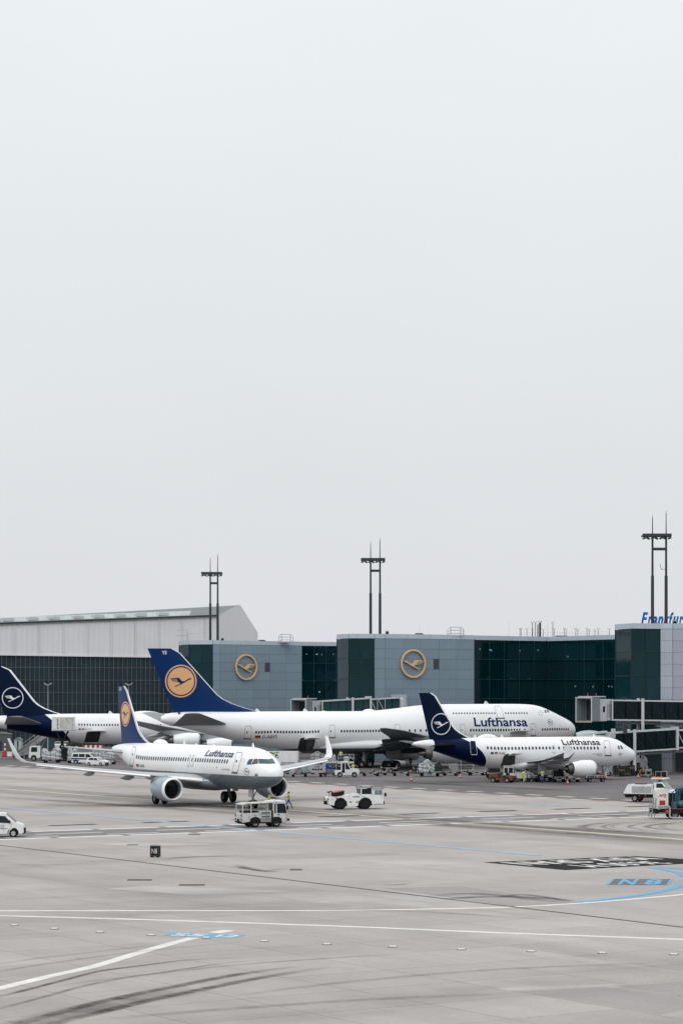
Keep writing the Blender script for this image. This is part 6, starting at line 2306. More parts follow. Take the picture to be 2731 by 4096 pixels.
for x, y in ((2452, 2920), (2499, 2905)):
    q = P(x, y, 359) - lb.location
    MB().box(q.x - .3, q.x + .3, q.y - .3, q.y + .3, q.z - 1.2, q.z + .15).build('roof_unit', M_jb if x < 2470 else M_dsteel, lb)
# bridge behind the jumbo, sloping up to the terminal
p0 = P(1280, 2872, 424)
p1 = P(1590, 2852, 428)
mbk, pt = bridge('passenger_bridge', 'grey passenger bridge with teal glass sides rising behind the jumbo to the middle terminal wall', p0, p1, 2.8, 2.9, M_jbt, True, 0, (5.5,), 6, 0.62)
c = P(1606, 2860, 428) - mbk.location
MB().cyl((c.x, c.y, 0), (c.x, c.y, P(0, 2799, 428).z), 0.95, 0.95, 24).build('rotunda', M_jb, mbk, True)
MB().cyl((c.x, c.y, P(0, 2799, 428).z), (c.x, c.y, P(0, 2790, 428).z), 0.35, 0.25, 14).build('rotunda_cap', M_jb, mbk, True)
q0, q1 = P(1564, 2850, 433.5) - mbk.location, P(1625, 2779, 433.5) - mbk.location
MB().box(q0.x, q1.x, q0.y, q0.y + 0.3, q0.z, q1.z).build('wall_plate', M_panel_l, mbk)

# ------------------------------------------------------------------ ground vehicles
M_vw = mat('vehicle_white', (0.74, 0.75, 0.75), 0.35, grime=(0.25, 1.6))
M_vw2 = mat('worn_white', (0.56, 0.56, 0.55), 0.5, grime=(0.85, 2.6))
M_vg = mat('vehicle_glass', (0.008, 0.018, 0.022), 0.1, spec=0.25)
M_vgl = mat('vehicle_glass_pale', (0.16, 0.22, 0.22), 0.1)
M_vgr = mat('vehicle_grey', (0.25, 0.26, 0.27), 0.5, grime=(0.4, 2))
M_vdk = mat('chassis_black', (0.010, 0.011, 0.012), 0.7, spec=0.2)
M_ora = mat('amber_plastic', (0.6, 0.2, 0.02), 0.4)
M_lr = mat('tail_light', (0.5, 0.02, 0.015), 0.3, emit=((1.0, 0.08, 0.04), 0.35))
M_lw = mat('head_light', (0.8, 0.8, 0.75), 0.15)
M_hv = mat('hi_vis_yellow', (0.50, 0.62, 0.13), 0.7, 0, 0.15, 6, emit=None)
M_hvs = mat('reflective_band', (0.5, 0.52, 0.5), 0.5)
M_tro = mat('work_trousers_blue', (0.012, 0.06, 0.24), 0.8, 0, 0.2, 6)
M_trd = mat('dark_workwear', (0.014, 0.018, 0.025), 0.85)
M_skin = mat('skin', (0.48, 0.29, 0.21), 0.6)
M_hair = mat('dark_hair', (0.014, 0.012, 0.01), 0.7)
M_cap = mat('blue_cap', (0.008, 0.05, 0.22), 0.7)
M_wrap = mat('stretch_wrap', (0.50, 0.52, 0.54), 0.22, 0.0, 0.5, 3.0, bump=0.9, bscale=5)
M_silver = mat('container_silver', (0.42, 0.44, 0.46), 0.4, 0.3, grime=(0.3, 1.5))
M_tealtank = mat('pump_blue', (0.02, 0.09, 0.13), 0.45, 0.1)
M_crate = mat('dark_crate', (0.016, 0.017, 0.018), 0.7)
M_wood = mat('pallet_wood', (0.22, 0.15, 0.08), 0.8)
M_org = mat('orange_paint', (0.16, 0.045, 0.02), 0.6, grime=(0.9, 3.5))

WHEEL = {}


def wheel(par, x, y, r, w, rim=None):
    key = (round(r, 3), round(w, 3), (rim or M_vgr).name)
    if key not in WHEEL:
        M4 = Matrix.Rotation(PI / 2, 4, 'Z')
        mb = MB().lathe([(-w / 2, 0.56 * r), (-w / 2, 0.86 * r), (-w * 0.34, 0.98 * r), (0, r), (w * 0.34, 0.98 * r), (w / 2, 0.86 * r), (w / 2, 0.56 * r)], M4, 22)
        mb.k = 1
        for sg in (-1, 1):
            mb.lathe([(sg * w * 0.46, 0.58 * r), (sg * w * 0.3, 0.42 * r), (sg * w * 0.36, 0.2 * r), (sg * w * 0.45, 0.02)], M4, 18)
        WHEEL[key] = mb.mesh('wheel', [M_black, rim or M_vgr], True, 40)
    o = link('wheel', WHEEL[key], par)
    o.location = (x, y, r)
    return o


def part(par, name, m, fn, smooth=False):
    mb = MB()
    fn(mb)
    return mb.build(name, m, par, smooth)


def B(par, name, m, *box):
    return MB().box(*box).build(name, m, par)


def tapered(poly, hw, hw_top, z_mid):
    """side profile (x, z) between two flanks that lean in above z_mid"""
    zmax = max(p[1] for p in poly)
    f = lambda z: hw if z <= z_mid else hw + (hw_top - hw) * (z - z_mid) / (zmax - z_mid)
    n = len(poly)
    mb = MB()
    vs = [(x, -f(z), z) for x, z in poly] + [(x, f(z), z) for x, z in poly]
    mb.add(vs, [tuple(range(n)), tuple(range(2 * n - 1, n - 1, -1))] + [(i, i + n, (i + 1) % n + n, (i + 1) % n) for i in range(n)])
    return mb, f


def side_pane(par, name, m, poly, f, side=-1, off=0.012):
    mb = MB()
    mb.add([(x, side * (f(z) + off), z) for x, z in poly], [tuple(range(len(poly)))])
    return mb.build(name, m, par)


def van(loc, rz, label, stripe=False, logo=False, k=1.0):
    t_ = thing('van', loc, rz, label, 'van')
    t_.scale = (k, k, k)
    body = [(-2.4, 0.35), (-2.45, 0.9), (-2.4, 1.2), (-2.32, 1.85), (-2.2, 1.95), (0.75, 1.97), (1.0, 1.9), (1.78, 1.22), (2.3, 1.02), (2.42, 0.85), (2.45, 0.4), (2.3, 0.3), (2.05, 0.32), (1.98, 0.55), (1.85, 0.72), (1.6, 0.8), (1.32, 0.72), (1.17, 0.55), (1.1, 0.3), (-1.05, 0.3), (-1.12, 0.55), (-1.28, 0.72), (-1.55, 0.8), (-1.82, 0.72), (-1.97, 0.55), (-2.05, 0.32)]
    mb, f = tapered(body, 0.95, 0.80, 1.1)
    mb.build('body', M_vw, t_)
    for sd in (-1, 1):
        side_pane(t_, 'window', M_vg, [(0.25, 1.2), (1.45, 1.15), (0.95, 1.72), (0.28, 1.76)], f, sd)
        side_pane(t_, 'window', M_vg, [(-1.0, 1.22), (0.1, 1.2), (0.12, 1.76), (-1.0, 1.76)], f, sd)
        side_pane(t_, 'window', M_vg, [(-2.2, 1.24), (-1.12, 1.22), (-1.12, 1.76), (-2.1, 1.76)], f, sd)
        side_pane(t_, 'door_line', M_adark, [(0.17, 0.35), (0.185, 0.35), (0.185, 1.85), (0.17, 1.85)], f, sd, .014)
        side_pane(t_, 'door_line', M_adark, [(1.42, 0.75), (1.435, 0.75), (1.455, 1.12), (1.44, 1.12)], f, sd, .014)
        side_pane(t_, 'door_handle', M_vdk, [(0.32, 1.02), (0.52, 1.02), (0.52, 1.07), (0.32, 1.07)], f, sd, .02)
        B(t_, 'mirror', M_vdk, 1.2, 1.36, sd * 0.98 - .08, sd * 0.98 + .08, 1.18, 1.38)
        B(t_, 'headlight', M_lw, 2.28, 2.42, sd * 0.62 - .2, sd * 0.62 + .2, 0.82, 0.98)
        B(t_, 'tail_light', M_lr, -2.46, -2.40, sd * 0.85 - .06, sd * 0.85 + .06, 0.95, 1.4)
        if stripe:
            side_pane(t_, 'side_stripe', M_flagb, [(-2.4, 0.82), (1.9, 0.78), (1.5, 0.98), (-2.42, 1.08)], f, sd, .016)
            side_pane(t_, 'side_stripe', M_flagb, [(-2.4, 0.62), (-0.9, 0.6), (-0.9, 0.7), (-2.4, 0.72)], f, sd, .016)
    B(t_, 'bumper', M_vdk, 2.3, 2.52, -0.93, 0.93, 0.3, 0.72)
    B(t_, 'rear_bumper', M_vdk, -2.5, -2.38, -0.9, 0.9, 0.32, 0.55)
    part(t_, 'windscreen', M_vg, lambda m: m.add([(1.03, -0.72, 1.90), (1.03, 0.72, 1.90), (1.79, 0.84, 1.24), (1.79, -0.84, 1.24)], [(0, 1, 2, 3)]))
    for x in (-1.55, 1.6):
        for y in (-0.83, 0.83):
            wheel(t_, x, y, 0.34, 0.24, M_steel)
    if logo:
        flat_obj('door_logo', fit2d(text2d('Fraport', 1, 0.01, 0.2), 0.62, 0.14), lambda a, b: (0.85 + a, -0.965, 0.72 + b), M_alet, t_)
        flat_obj('door_logo', ring2d(.13, .105, 20), lambda a, b: (0.72 + a, -0.965, 0.90 + b * .8), M_alet, t_)
    return t_


def hatchback(loc, rz, label):
    t_ = thing('hatchback_car', loc, rz, label, 'car')
    body = [(-1.95, 0.3), (-2.0, 0.75), (-1.9, 1.0), (-1.55, 1.38), (-1.2, 1.46), (-0.2, 1.46), (0.2, 1.4), (1.05, 0.98), (1.7, 0.86), (1.95, 0.68), (2.0, 0.3), (1.68, 0.28), (1.62, 0.5), (1.3, 0.66), (1.0, 0.5), (0.92, 0.24), (-0.92, 0.24), (-0.98, 0.5), (-1.28, 0.66), (-1.58, 0.5), (-1.65, 0.28)]
    mb, f = tapered(body, 0.86, 0.62, 0.9)
    mb.build('body', M_vw, t_)
    for sd in (-1, 1):
        side_pane(t_, 'window', M_vg, [(-0.3, 0.95), (0.85, 0.95), (0.2, 1.32), (-0.28, 1.36)], f, sd)
        side_pane(t_, 'window', M_vg, [(-1.5, 1.0), (-0.4, 0.95), (-0.38, 1.36), (-1.3, 1.33)], f, sd)
        B(t_, 'headlight', M_lw, 1.7, 1.92, sd * 0.6 - .17, sd * 0.6 + .17, 0.64, 0.82)
        B(t_, 'mirror', M_vw, 0.65, 0.8, sd * 0.92 - .07, sd * 0.92 + .07, 0.95, 1.08)
    part(t_, 'windscreen', M_vgl, lambda m: m.add([(0.24, -0.6, 1.405), (0.24, 0.6, 1.405), (1.04, 0.76, 1.005), (1.04, -0.76, 1.005)], [(0, 1, 2, 3)]))
    part(t_, 'rear_window', M_vg, lambda m: m.add([(-1.57, -0.6, 1.38), (-1.57, 0.6, 1.38), (-1.91, 0.74, 1.02), (-1.91, -0.74, 1.02)], [(0, 1, 2, 3)]))
    B(t_, 'grille', M_vdk, 1.93, 2.02, -0.5, 0.5, 0.34, 0.58)
    for x in (-1.28, 1.3):
        for y in (-0.75, 0.75):
            wheel(t_, x, y, 0.31, 0.2, M_steel)
    return t_


W1 = van(G(-27, 3352), R(4), 'white van with dark bumper and round alloy wheel cut by the left edge', False, True, 1.03)
W1.location = (G(93, 3350).x - 2.5, G(93, 3350).y + 0.5, 0)
v2 = van(G(345, 3057), R(-18), 'white van with a blue side stripe parked behind the small white car', True)
hatchback(G(392, 3064), R(-35), 'small white hatchback car facing right beside the striped van')

# ---- pushback tractor
t_ = thing('pushback_tractor', G(1416, 3237), R(14), 'low white pushback tractor with big black wheels driving right of the taxiing airliner', 'tractor')
t_.scale = (.92, .92, .92)
hull = [(-3.25, 0.62), (-3.25, 1.18), (-3.1, 1.42), (-2.2, 1.45), (-1.0, 1.62), (1.05, 1.62), (1.05, 2.0), (3.1, 2.0), (3.15, 1.0), (3.1, 0.42), (1.85, 0.42), (1.75, 0.9), (1.45, 1.25), (0.6, 1.25), (0.25, 0.9), (0.15, 0.38), (-1.05, 0.38), (-1.15, 0.9), (-1.5, 1.25), (-2.3, 1.25), (-2.55, 0.9), (-2.62, 0.45)]
mb, f = tapered([(x, min(z, 1.62)) for x, z in hull], 1.15, 1.15, 1.0)
mb.build('hull', M_vw, t_)
B(t_, 'wheel_housing', M_vdk, -2.6, -1.1, -0.9, 0.9, 0.4, 1.24)
B(t_, 'wheel_housing', M_vdk, 0.2, 1.8, -0.9, 0.9, 0.4, 1.24)
for x in (-1.85, 1.02):
    for y in (-0.98, 0.98):
        wheel(t_, x, y, 0.72, 0.36, M_vdk)
B(t_, 'rear_cab', M_vw, 0.55, 1.85, -1.0, 1.1, 1.62, 1.70)
for x in (0.58, 1.83):
    for y in (-0.98, 1.06):
        B(t_, 'cab_pillar', M_vw, x - .05, x + .05, y - .05, y + .05, 1.70, 2.42)
B(t_, 'rear_cab_glass', M_vg, 0.60, 1.80, -0.95, 1.03, 1.70, 2.30)
B(t_, 'roof', M_vgr, 0.45, 1.95, -1.05, 1.15, 2.40, 2.50)
B(t_, 'cab', M_vw, 1.9, 3.1, -1.1, 1.1, 0.45, 2.26)
B(t_, 'cab_window', M_vgl, 2.10, 2.52, -1.13, -1.10, 1.42, 2.16)
B(t_, 'cab_window', M_vgl, 2.56, 2.98, -1.13, -1.10, 1.42, 2.16)
B(t_, 'windscreen', M_vg, 3.10, 3.13, -0.95, 0.95, 1.42, 2.14)
B(t_, 'cab_roof', M_vgr, 1.85, 3.2, -1.15, 1.15, 2.27, 2.37)
B(t_, 'door_handle', M_vdk, 2.12, 2.35, -1.14, -1.11, 1.28, 1.33)
B(t_, 'mirror', M_vdk, 3.2, 3.4, -1.5, -1.25, 1.45, 1.85)
B(t_, 'step', M_vgr, 1.95, 3.05, -1.22, -1.12, 0.55, 0.62)
B(t_, 'front_bumper', M_vdk, 3.12, 3.3, -1.0, 1.0, 0.5, 0.9)
part(t_, 'towbar_cushion', M_black, lambda m: m.prism([(-2.5, 1.47), (-1.35, 1.66), (-1.35, 2.08), (-2.5, 1.86)], -0.8, 0.8))
part(t_, 'cushion_cover', M_red, lambda m: m.prism([(-2.5, 1.865), (-1.35, 2.085), (-1.35, 2.15), (-2.5, 1.93)], -0.82, 0.82))
part(t_, 'seat_post', M_vdk, lambda m: m.bar((-3.0, -0.4, 1.4), (-3.0, -0.4, 1.9), .06).prism([(-3.2, 1.88), (-2.75, 2.0), (-2.75, 2.08), (-3.2, 1.98)], -0.7, -0.1))
for y in (-0.85, 0.85):
    B(t_, 'tail_light_frame', M_vdk, -3.275, -3.255, y - .17, y + .17, 1.02, 1.34)
    B(t_, 'tail_light', M_lr, -3.29, -3.276, y - .09, y + .09, 1.1, 1.27)
B(t_, 'towing_hook', M_vdk, -3.45, -3.2, -0.45, 0.45, 0.55, 0.95)
B(t_, 'deck_cover', M_vw, -0.45, 0.5, -0.7, 0.5, 1.62, 1.78)
for x in (-0.7, 0.05):
    B(t_, 'side_slot', M_vdk, x - .13, x + .13, -1.165, -1.15, 0.78, 0.9)
B(t_, 'marker_light', M_ora, -2.45, -2.2, -1.165, -1.15, 1.25, 1.4)
B(t_, 'marker_light', M_ora, 1.86, 1.98, -1.12, -1.105, 1.2, 1.33)
B(t_, 'beacon', M_red, 0.5, 0.64, -0.9, -0.76, 2.50, 2.62)
B(t_, 'beacon', M_red, 1.78, 1.92, -0.9, -0.76, 2.50, 2.62)
flat_obj('lettering', fit2d(text2d('TREPEL', 1, 0.03), 0.85, 0.15), lambda a, b: (-0.05 + a, -1.158, 1.42 + b), M_alet2, t_)
flat_obj('number_lettering', fit2d(text2d('0074', 1, 0.01), 0.4, 0.13), lambda a, b: (0.85 + a, -1.158, 1.43 + b), M_vgr, t_)

# ---- weathered tow truck in the foreground
t_ = thing('tow_truck', G(1047, 3309), R(23), 'grimy white flat-nosed tow truck with a canopy frame in front of the nose wheel', 'truck')
t_.scale = (.93, .93, .92)
B(t_, 'chassis', M_vdk, -2.25, 2.25, -0.75, 0.75, 0.35, 0.62)
part(t_, 'rear_deck', M_vw2, lambda m: m.prism([(-2.4, 0.5), (-2.4, 1.35), (-2.2, 1.42), (-0.6, 1.45), (-0.6, 0.7), (-0.72, 0.95), (-1.0, 1.08), (-1.35, 0.95), (-1.5, 0.6)], -0.95, 0.95))
part(t_, 'engine_cover', M_vw2, lambda m: m.box(-0.6, 0.72, -0.93, 0.93, 0.85, 1.62).box(-0.5, 0.55, -0.99, -0.93, 1.28, 1.58).box(-0.5, 0.55, -0.99, -0.93, 0.95, 1.2))
for z0, z1 in ((1.32, 1.53), (0.99, 1.15)):
    g = B(t_, 'grille', M_vgr, -0.42, 0.47, -1.0, -0.985, z0, z1)
    for i in range(5):
        B(g, 'grille_bar', M_vdk, -0.42, 0.47, -1.008, -1.0, z0 + (z1 - z0) * (i + .3) / 5, z0 + (z1 - z0) * (i + .6) / 5)
for x in (-1.05, 1.15):
    for sd in (-1, 1):
        part(t_, 'wheel_arch', M_vdk, lambda m: m.prism([(x - .58, .4), (x - .5, .85), (x - .25, 1.02), (x + .25, 1.02), (x + .5, .85), (x + .58, .4)], sd * .94, sd * .992))
B(t_, 'equipment', M_vdk, -2.1, -.7, -.6, .6, 1.45, 1.62)
B(t_, 'gap_shade', M_vdk, .62, .8, -.985, .985, .62, 1.62)  # dark box put in for the shade of an open gap
B(t_, 'rear_step', M_vdk, -2.46, -2.4, -.9, .9, .45, .62)
part(t_, 'side_tank', M_vgr, lambda m: m.box(-0.5, 0.62, -0.95, 0.95, 0.52, 0.83))
cabp = [(0.8, 0.85), (0.8, 2.45), (2.05, 2.45), (2.3, 1.35), (2.32, 0.55), (1.55, 0.55), (1.5, 0.85)]
part(t_, 'cab', M_vw2, lambda m: m.prism(cabp, -0.98, 0.98))
MB().add([(1.2, -0.995, 1.38), (2.2, -0.995, 1.36), (2.0, -0.995, 2.3), (1.2, -0.995, 2.3)], [(0, 1, 2, 3)]).build('door_window', M_vg, t_)
MB().add([(0.92, -0.995, 1.36), (1.07, -0.995, 1.36), (1.07, -0.995, 2.3), (0.92, -0.995, 2.3)], [(0, 1, 2, 3)]).build('quarter_window', M_vg, t_)
MB().add([(2.08, -0.88, 2.38), (2.08, 0.88, 2.38), (2.315, 0.9, 1.4), (2.315, -0.9, 1.4)], [(0, 1, 2, 3)]).build('windscreen', M_vg, t_)
B(t_, 'rear_window', M_vg, 0.785, 0.80, -0.8, 0.8, 1.65, 2.3)
B(t_, 'door_handle', M_vdk, 1.25, 1.45, -1.01, -0.99, 1.18, 1.26)
B(t_, 'bumper', M_vdk, 2.25, 2.5, -1.0, 1.0, 0.6, 0.82)
B(t_, 'lower_skirt', M_vw2, 1.6, 2.35, -0.96, 0.96, 0.4, 0.55)
B(t_, 'mirror', M_vdk, 2.15, 2.3, -1.2, -1.05, 1.7, 2.1)
part(t_, 'canopy', M_vw2, lambda m: m.prism([(-2.4, 2.22), (-1.8, 2.30), (0.85, 2.38), (0.85, 2.48), (-1.8, 2.40), (-2.4, 2.30)], -0.9, 0.9))
part(t_, 'roof_box', M_vw, lambda m: m.box(0.55, 2.1, -0.8, 0.8, 2.46, 2.58).box(1.0, 1.35, -0.3, 0.3, 2.58, 2.66))
for x, y in ((-2.3, -0.85), (-2.3, 0.85), (-1.45, -0.88), (0.25, -0.88), (0.25, 0.88)):
    B(t_, 'canopy_post', M_vw2, x - .04, x + .04, y - .04, y + .04, 1.4, 2.3)
for x in (-1.05, 1.15):
    for y in (-0.8, 0.8):
        wheel(t_, x, y, 0.45, 0.42, M_vgr)
for y in (-0.8, 0.8):
    for z0 in (0.7, 1.1):
        B(t_, 'tail_light', M_vdk, -2.43, -2.40, y - .1, y + .1, z0, z0 + 0.2)
B(t_, 'tow_hitch', M_vdk, -2.5, -2.35, -0.2, 0.2, 0.5, 0.85)
B(t_, 'driver_seat', M_trd, 0.95, 1.35, -0.5, 0.1, 1.0, 1.9)
flat_obj('number_lettering', fit2d(text2d('6654', 1, 0.02), 0.5, 0.16), lambda a, b: (-1.05 + a, -0.957, 1.2 + b), M_vgr, t_)

# ---- airside sign N8
t_ = thing('stand_sign', G(619, 3431), R(-12), 'small black box sign reading N8 with white lettering on the near apron', 'sign')
MB().box(-0.36, 0.36, -0.02, 0.30, 0.06, 0.84).build('box', M_vdk, t_)
fr = frame2d(0.62, 0.66, 0.02, 0.016)
flat_obj('face_border', fr, lambda a, b: (a, -0.027, 0.45 + b), mat('sign_grey_line', (0.16, 0.17, 0.17), 0.5), t_)
flat_obj('lettering', fit2d(text2d('N8', 1, 0.004), 0.42, 0.37), lambda a, b: (-0.02 + a, -0.028, 0.46 + b), mat('sign_letter_white', (0.6, 0.6, 0.56), 0.5), t_)
for i in range(5):
    z = 0.08 + i * 0.155
    MB().add([(-0.364, 0.30, z + 0.12), (-0.364, -0.02, z), (-0.364, -0.02, z + 0.075), (-0.364, 0.30, z + 0.195)], [(0, 1, 2, 3)]).build('side_stripe', mat('stripe_pale', (0.45, 0.42, 0.5), 0.6), t_)
MB().box(-0.37, -0.33, 0.1, 0.31, 0.66, 0.84).build('side_lamp', M_ora, t_)
for x in (-0.25, 0.2):
    B(t_, 'foot', M_vdk, x - .08, x + .08, 0.0, 0.25, 0, 0.06)
mb = MB()
for i in range(26):
    x = -0.34 + 0.66 * i / 25
    mb.cyl((x, 0.14, 0.84), (x + random.uniform(-.03, .03), 0.14 + random.uniform(-.04, .04), 0.84 + random.uniform(.07, .13)), .004, n=3)
mb.build('bird_spikes', M_dsteel, t_)


# ---- traffic cones
def cone(loc, label, k=1.0):
    t_ = thing('traffic_cone', loc, 0, label, 'cone', 'traffic cones on the stands')
    t_.scale = (k, k, k)
    B(t_, 'base', M_red, -0.22, 0.22, -0.22, 0.22, 0, 0.05)
    MY = Matrix.Rotation(-PI / 2, 4, 'Y')
    MB().lathe([(0.05, 0.16), (0.28, 0.115), ], MY, 14).lathe([(0.42, 0.085), (0.55, 0.06)], MY, 14).lathe([(0.66, 0.04), (0.78, 0.02), (0.78, 0.0)], MY, 14).build('body', M_red, t_, True)
    MB().lathe([(0.28, 0.117), (0.42, 0.087)], MY, 14).lathe([(0.55, 0.062), (0.66, 0.042)], MY, 14).build('white_band', M_vw, t_, True)


cone(G(1645, 3127), 'red and white traffic cone alone on the tarmac below the low empty dollies', 1.05)
cone(G(1840, 3115), 'red and white traffic cone below the navy tail of the narrow airliner', 1.0)
cone(G(2270, 3140), 'red and white traffic cone nearest to us below the parked engine', 1.0)
cone(G(2552, 3115), 'red and white traffic cone beside the grey box right of the crates', 1.0)

# ------------------------------------------------------------------ people
def person(loc, rz, label, arms='down', stride=0.0, top=None, legs=None, hat=None, lean=0.0, k=1.0, grip=None):
    """one continuous body grown on a jointed skeleton; clothing by zone, hair or cap and bands as parts"""
    top, legs = top or M_hv, legs or M_tro
    J = []
    E = []

    def add(p, r, par=None):
        J.append((Vector(p), r))
        if par is not None:
            E.append((par, len(J) - 1))
        return len(J) - 1
    lx = lambda z: lean * max(0, z - 0.95)
    pel = add((0, 0, 0.95), (.15, .12))
    sp = add((lx(1.15), 0, 1.15), (.15, .12), pel)
    ch = add((lx(1.36), 0, 1.36), (.18, .125), sp)
    nk = add((lx(1.5) + .01, 0, 1.50), (.06, .06), ch)
    hd = add((lx(1.61) + .025, 0, 1.61), (.088, .10), nk)
    ht = add((lx(1.7) + .015, 0, 1.71), (.075, .085), hd)
    nose = add((lx(1.62) + .125, 0, 1.605), (.018, .018), hd)
    bones = {}
    for sd in (-1, 1):
        hip = add((0, sd * .10, .90), (.10, .10), pel)
        st = stride * sd
        kn = add((st * .22 + .04, sd * .11, .50), (.068, .068), hip)
        an = add((st * .42, sd * .11, .09), (.045, .045), kn)
        toe = add((st * .42 + .17, sd * .12, .045), (.042, .038), an)
        sh = add((lx(1.42), sd * .20, 1.42), (.075, .075), ch)
        kind = arms if isinstance(arms, str) else arms[0 if sd < 0 else 1]
        el, wr = {'down': ((-.02, sd * .27, 1.15), (.05, sd * .27, .90)), 'front': ((.05, sd * .27, 1.17), (.30, sd * .18, 1.12)), 'out': ((.20, sd * .25, 1.38), (.45, sd * .22, 1.36)),
                  'swing': ((-.10, sd * .26, 1.17), (-.06, sd * .28, .93)), 'up': ((.14, sd * .28, 1.40), (.26, sd * .2, 1.62)), 'low': ((.18, sd * .25, 1.15), (.40, sd * .2, 0.98))}[kind]
        el = add((el[0] + lx(el[2]), el[1], el[2]), (.05, .05), sh)
        wr_ = add((wr[0] + lx(wr[2]), wr[1], wr[2]), (.034, .034), el)
        d = (J[wr_][0] - J[el][0]).normalized()
        side = Vector((0, 1, 0)) if abs(d.y) < 0.8 else Vector((1, 0, 0))
        side = (side - d * side.dot(d)).normalized()
        pal = add(J[wr_][0] + d * .08, (.036, .024), wr_)
        curl = d.cross(side) * (-sd)
        for i, ln in enumerate((.055, .07, .075, .068)):
            b = J[pal][0] + d * .03 + side * (i - 1.5) * .019
            f1 = add(b + d * ln * .5, (.010, .010), pal)
            add(b + d * ln * .8 + curl * ln * .45, (.009, .009), f1)
        th = add(J[wr_][0] + d * .05 + side * .045 * sd, (.012, .012), wr_)
        add(J[th][0] + d * .035 + side * .012 * sd + curl * .02, (.010, .010), th)
        bones[sd] = (hip, kn, an, toe, sh, el, wr_, pal)
    me = bpy.data.meshes.new('skeleton')
    me.from_pydata([j[0] for j in J], E, [])
    tmp = bpy.data.objects.new('skeleton', me)
    COL.objects.link(tmp)
    tmp.modifiers.new('skin', 'SKIN').use_smooth_shade = True
    for v, j in zip(me.skin_vertices[0].data, J):
        v.radius = j[1]
        v.use_root = False
    me.skin_vertices[0].data[0].use_root = True
    sub = tmp.modifiers.new('sub', 'SUBSURF')
    sub.levels = sub.render_levels = 1
    dg = bpy.context.evaluated_depsgraph_get()
    body = bpy.data.meshes.new_from_object(tmp.evaluated_get(dg))
    bpy.data.objects.remove(tmp)
    body.name = 'body'
    body.materials.clear()
    for m in (M_skin, top, legs, M_black):
        body.materials.append(m)
    segs = [(nk, hd, 0), (hd, ht, 0), (pel, sp, 1), (sp, ch, 1), (ch, nk, 1), (hd, nose, 0)]
    for sd in (-1, 1):
        hip, kn, an, toe, sh, el, wr_, pal = bones[sd]
        segs += [(pel, hip, 2), (hip, kn, 2), (kn, an, 2), (an, toe, 3), (ch, sh, 1), (sh, el, 1), (el, wr_, 1), (wr_, pal, 0)]
    for p in body.polygons:
        c = p.center
        best, bm_ = 9, 0
        for a, b, mi in segs:
            pa, pb = J[a][0], J[b][0]
            dd = pb - pa
            q = pa + dd * max(0, min(1, (c - pa).dot(dd) / dd.length_squared))
            ds = (c - q).length
            if ds < best:
                best, bm_ = ds, mi
        if bm_ == 2 and c.z > 0.93:
            bm_ = 1
        p.material_index = bm_
        p.use_smooth = True
    t_ = thing('person', loc, rz, label, 'person', 'ground crew at work')
    t_.scale = (k, k, k)
    link('body', body, t_)
    hc = J[ht][0]
    mb = MB()
    mb.sphere((hc.x - .012, 0, hc.z - .025), .112, .098, .085, 12, 6)
    if hat:
        mb.box(hc.x + .05, hc.x + .17, -.08, .08, hc.z - .045, hc.z - .03)
    mb.build('cap' if hat else 'hair', hat or M_hair, t_, True)
    if top is M_hv:
        for z in (1.08, 1.24):
            rr = [[Vector((lx(z) + .165 * math.cos(2 * PI * i / 16) * 0.95, .205 * math.sin(2 * PI * i / 16) * 0.95, zz)) for i in range(16)] for zz in (z, z + .05)]
            MB().loft(rr, cap=False).build('reflective_band', M_hvs, t_, True)
    if grip is not None:
        hip, kn, an, toe, sh, el, wr_, pal = bones[-1]
        o = MB().cyl((0, 0, -.12), (0, 0, .25), .03, .03, 8).sphere((0, 0, .30), .06).build('signal_wand', M_red)
        M4 = t_.matrix_basis
        o.location = M4 @ (J[pal][0] + Vector((.05, 0, -.05)))
        tag(o, grip, 'wand')
    return t_


person(G(1155, 3235), R(190), 'man in yellow vest and blue trousers striding left behind the tow truck', ('front', 'swing'), 1.0)
person(G(1077, 3240), R(15), 'worker in yellow vest with arm held out behind the tow truck canopy', ('out', 'front'), 0.1, legs=M_trd, grip='red wand in the hand of the worker behind the tow truck')
person(G(1628, 3077), R(100), 'worker in yellow jacket standing by the jumbo main wheels', 'down', 0.1, k=1.02)
person(G(1641, 3073.5), R(80), 'person in dark clothes beside the yellow jacket at the jumbo wheels', 'down', 0.1, M_trd, M_trd, k=1.02)
person(G(1717, 3108), R(-20), 'worker in yellow vest leaning at the wrapped pallet dolly', ('low', 'front'), 0.6, lean=0.25)
person(G(1412, 3100), R(95), 'worker in yellow vest seen from behind beyond the white tractor bonnet', 'front', 0.2)
person(G(2007, 3125), R(60), 'worker in yellow vest on the orange baggage tractor below the navy tail', 'front', 0.2, lean=0.15)
person(G(2094, 3133), R(40), 'worker in yellow vest nearest to the belt loader ramp foot', ('low', 'down'), 0.3, M_hv, M_hv)
person(G(2127, 3122), R(200), 'worker with blue cap between the belt loader and the baggage cart', 'low', 0.2, hat=M_cap, lean=0.3)
person(G(2169, 3133), R(110), 'worker with blue cap and trousers standing beside the baggage carts', 'front', 0.15, hat=M_cap, k=1.04)
person(G(2302, 3124), R(160), 'worker with blue cap bending under the white engine', 'low', 0.3, hat=M_cap, lean=0.4)
person(G(2334, 3121), R(-30), 'person in blue jacket bending over the cage cart by the engine front', 'low', 0.3, M_cap, M_trd, lean=0.6)


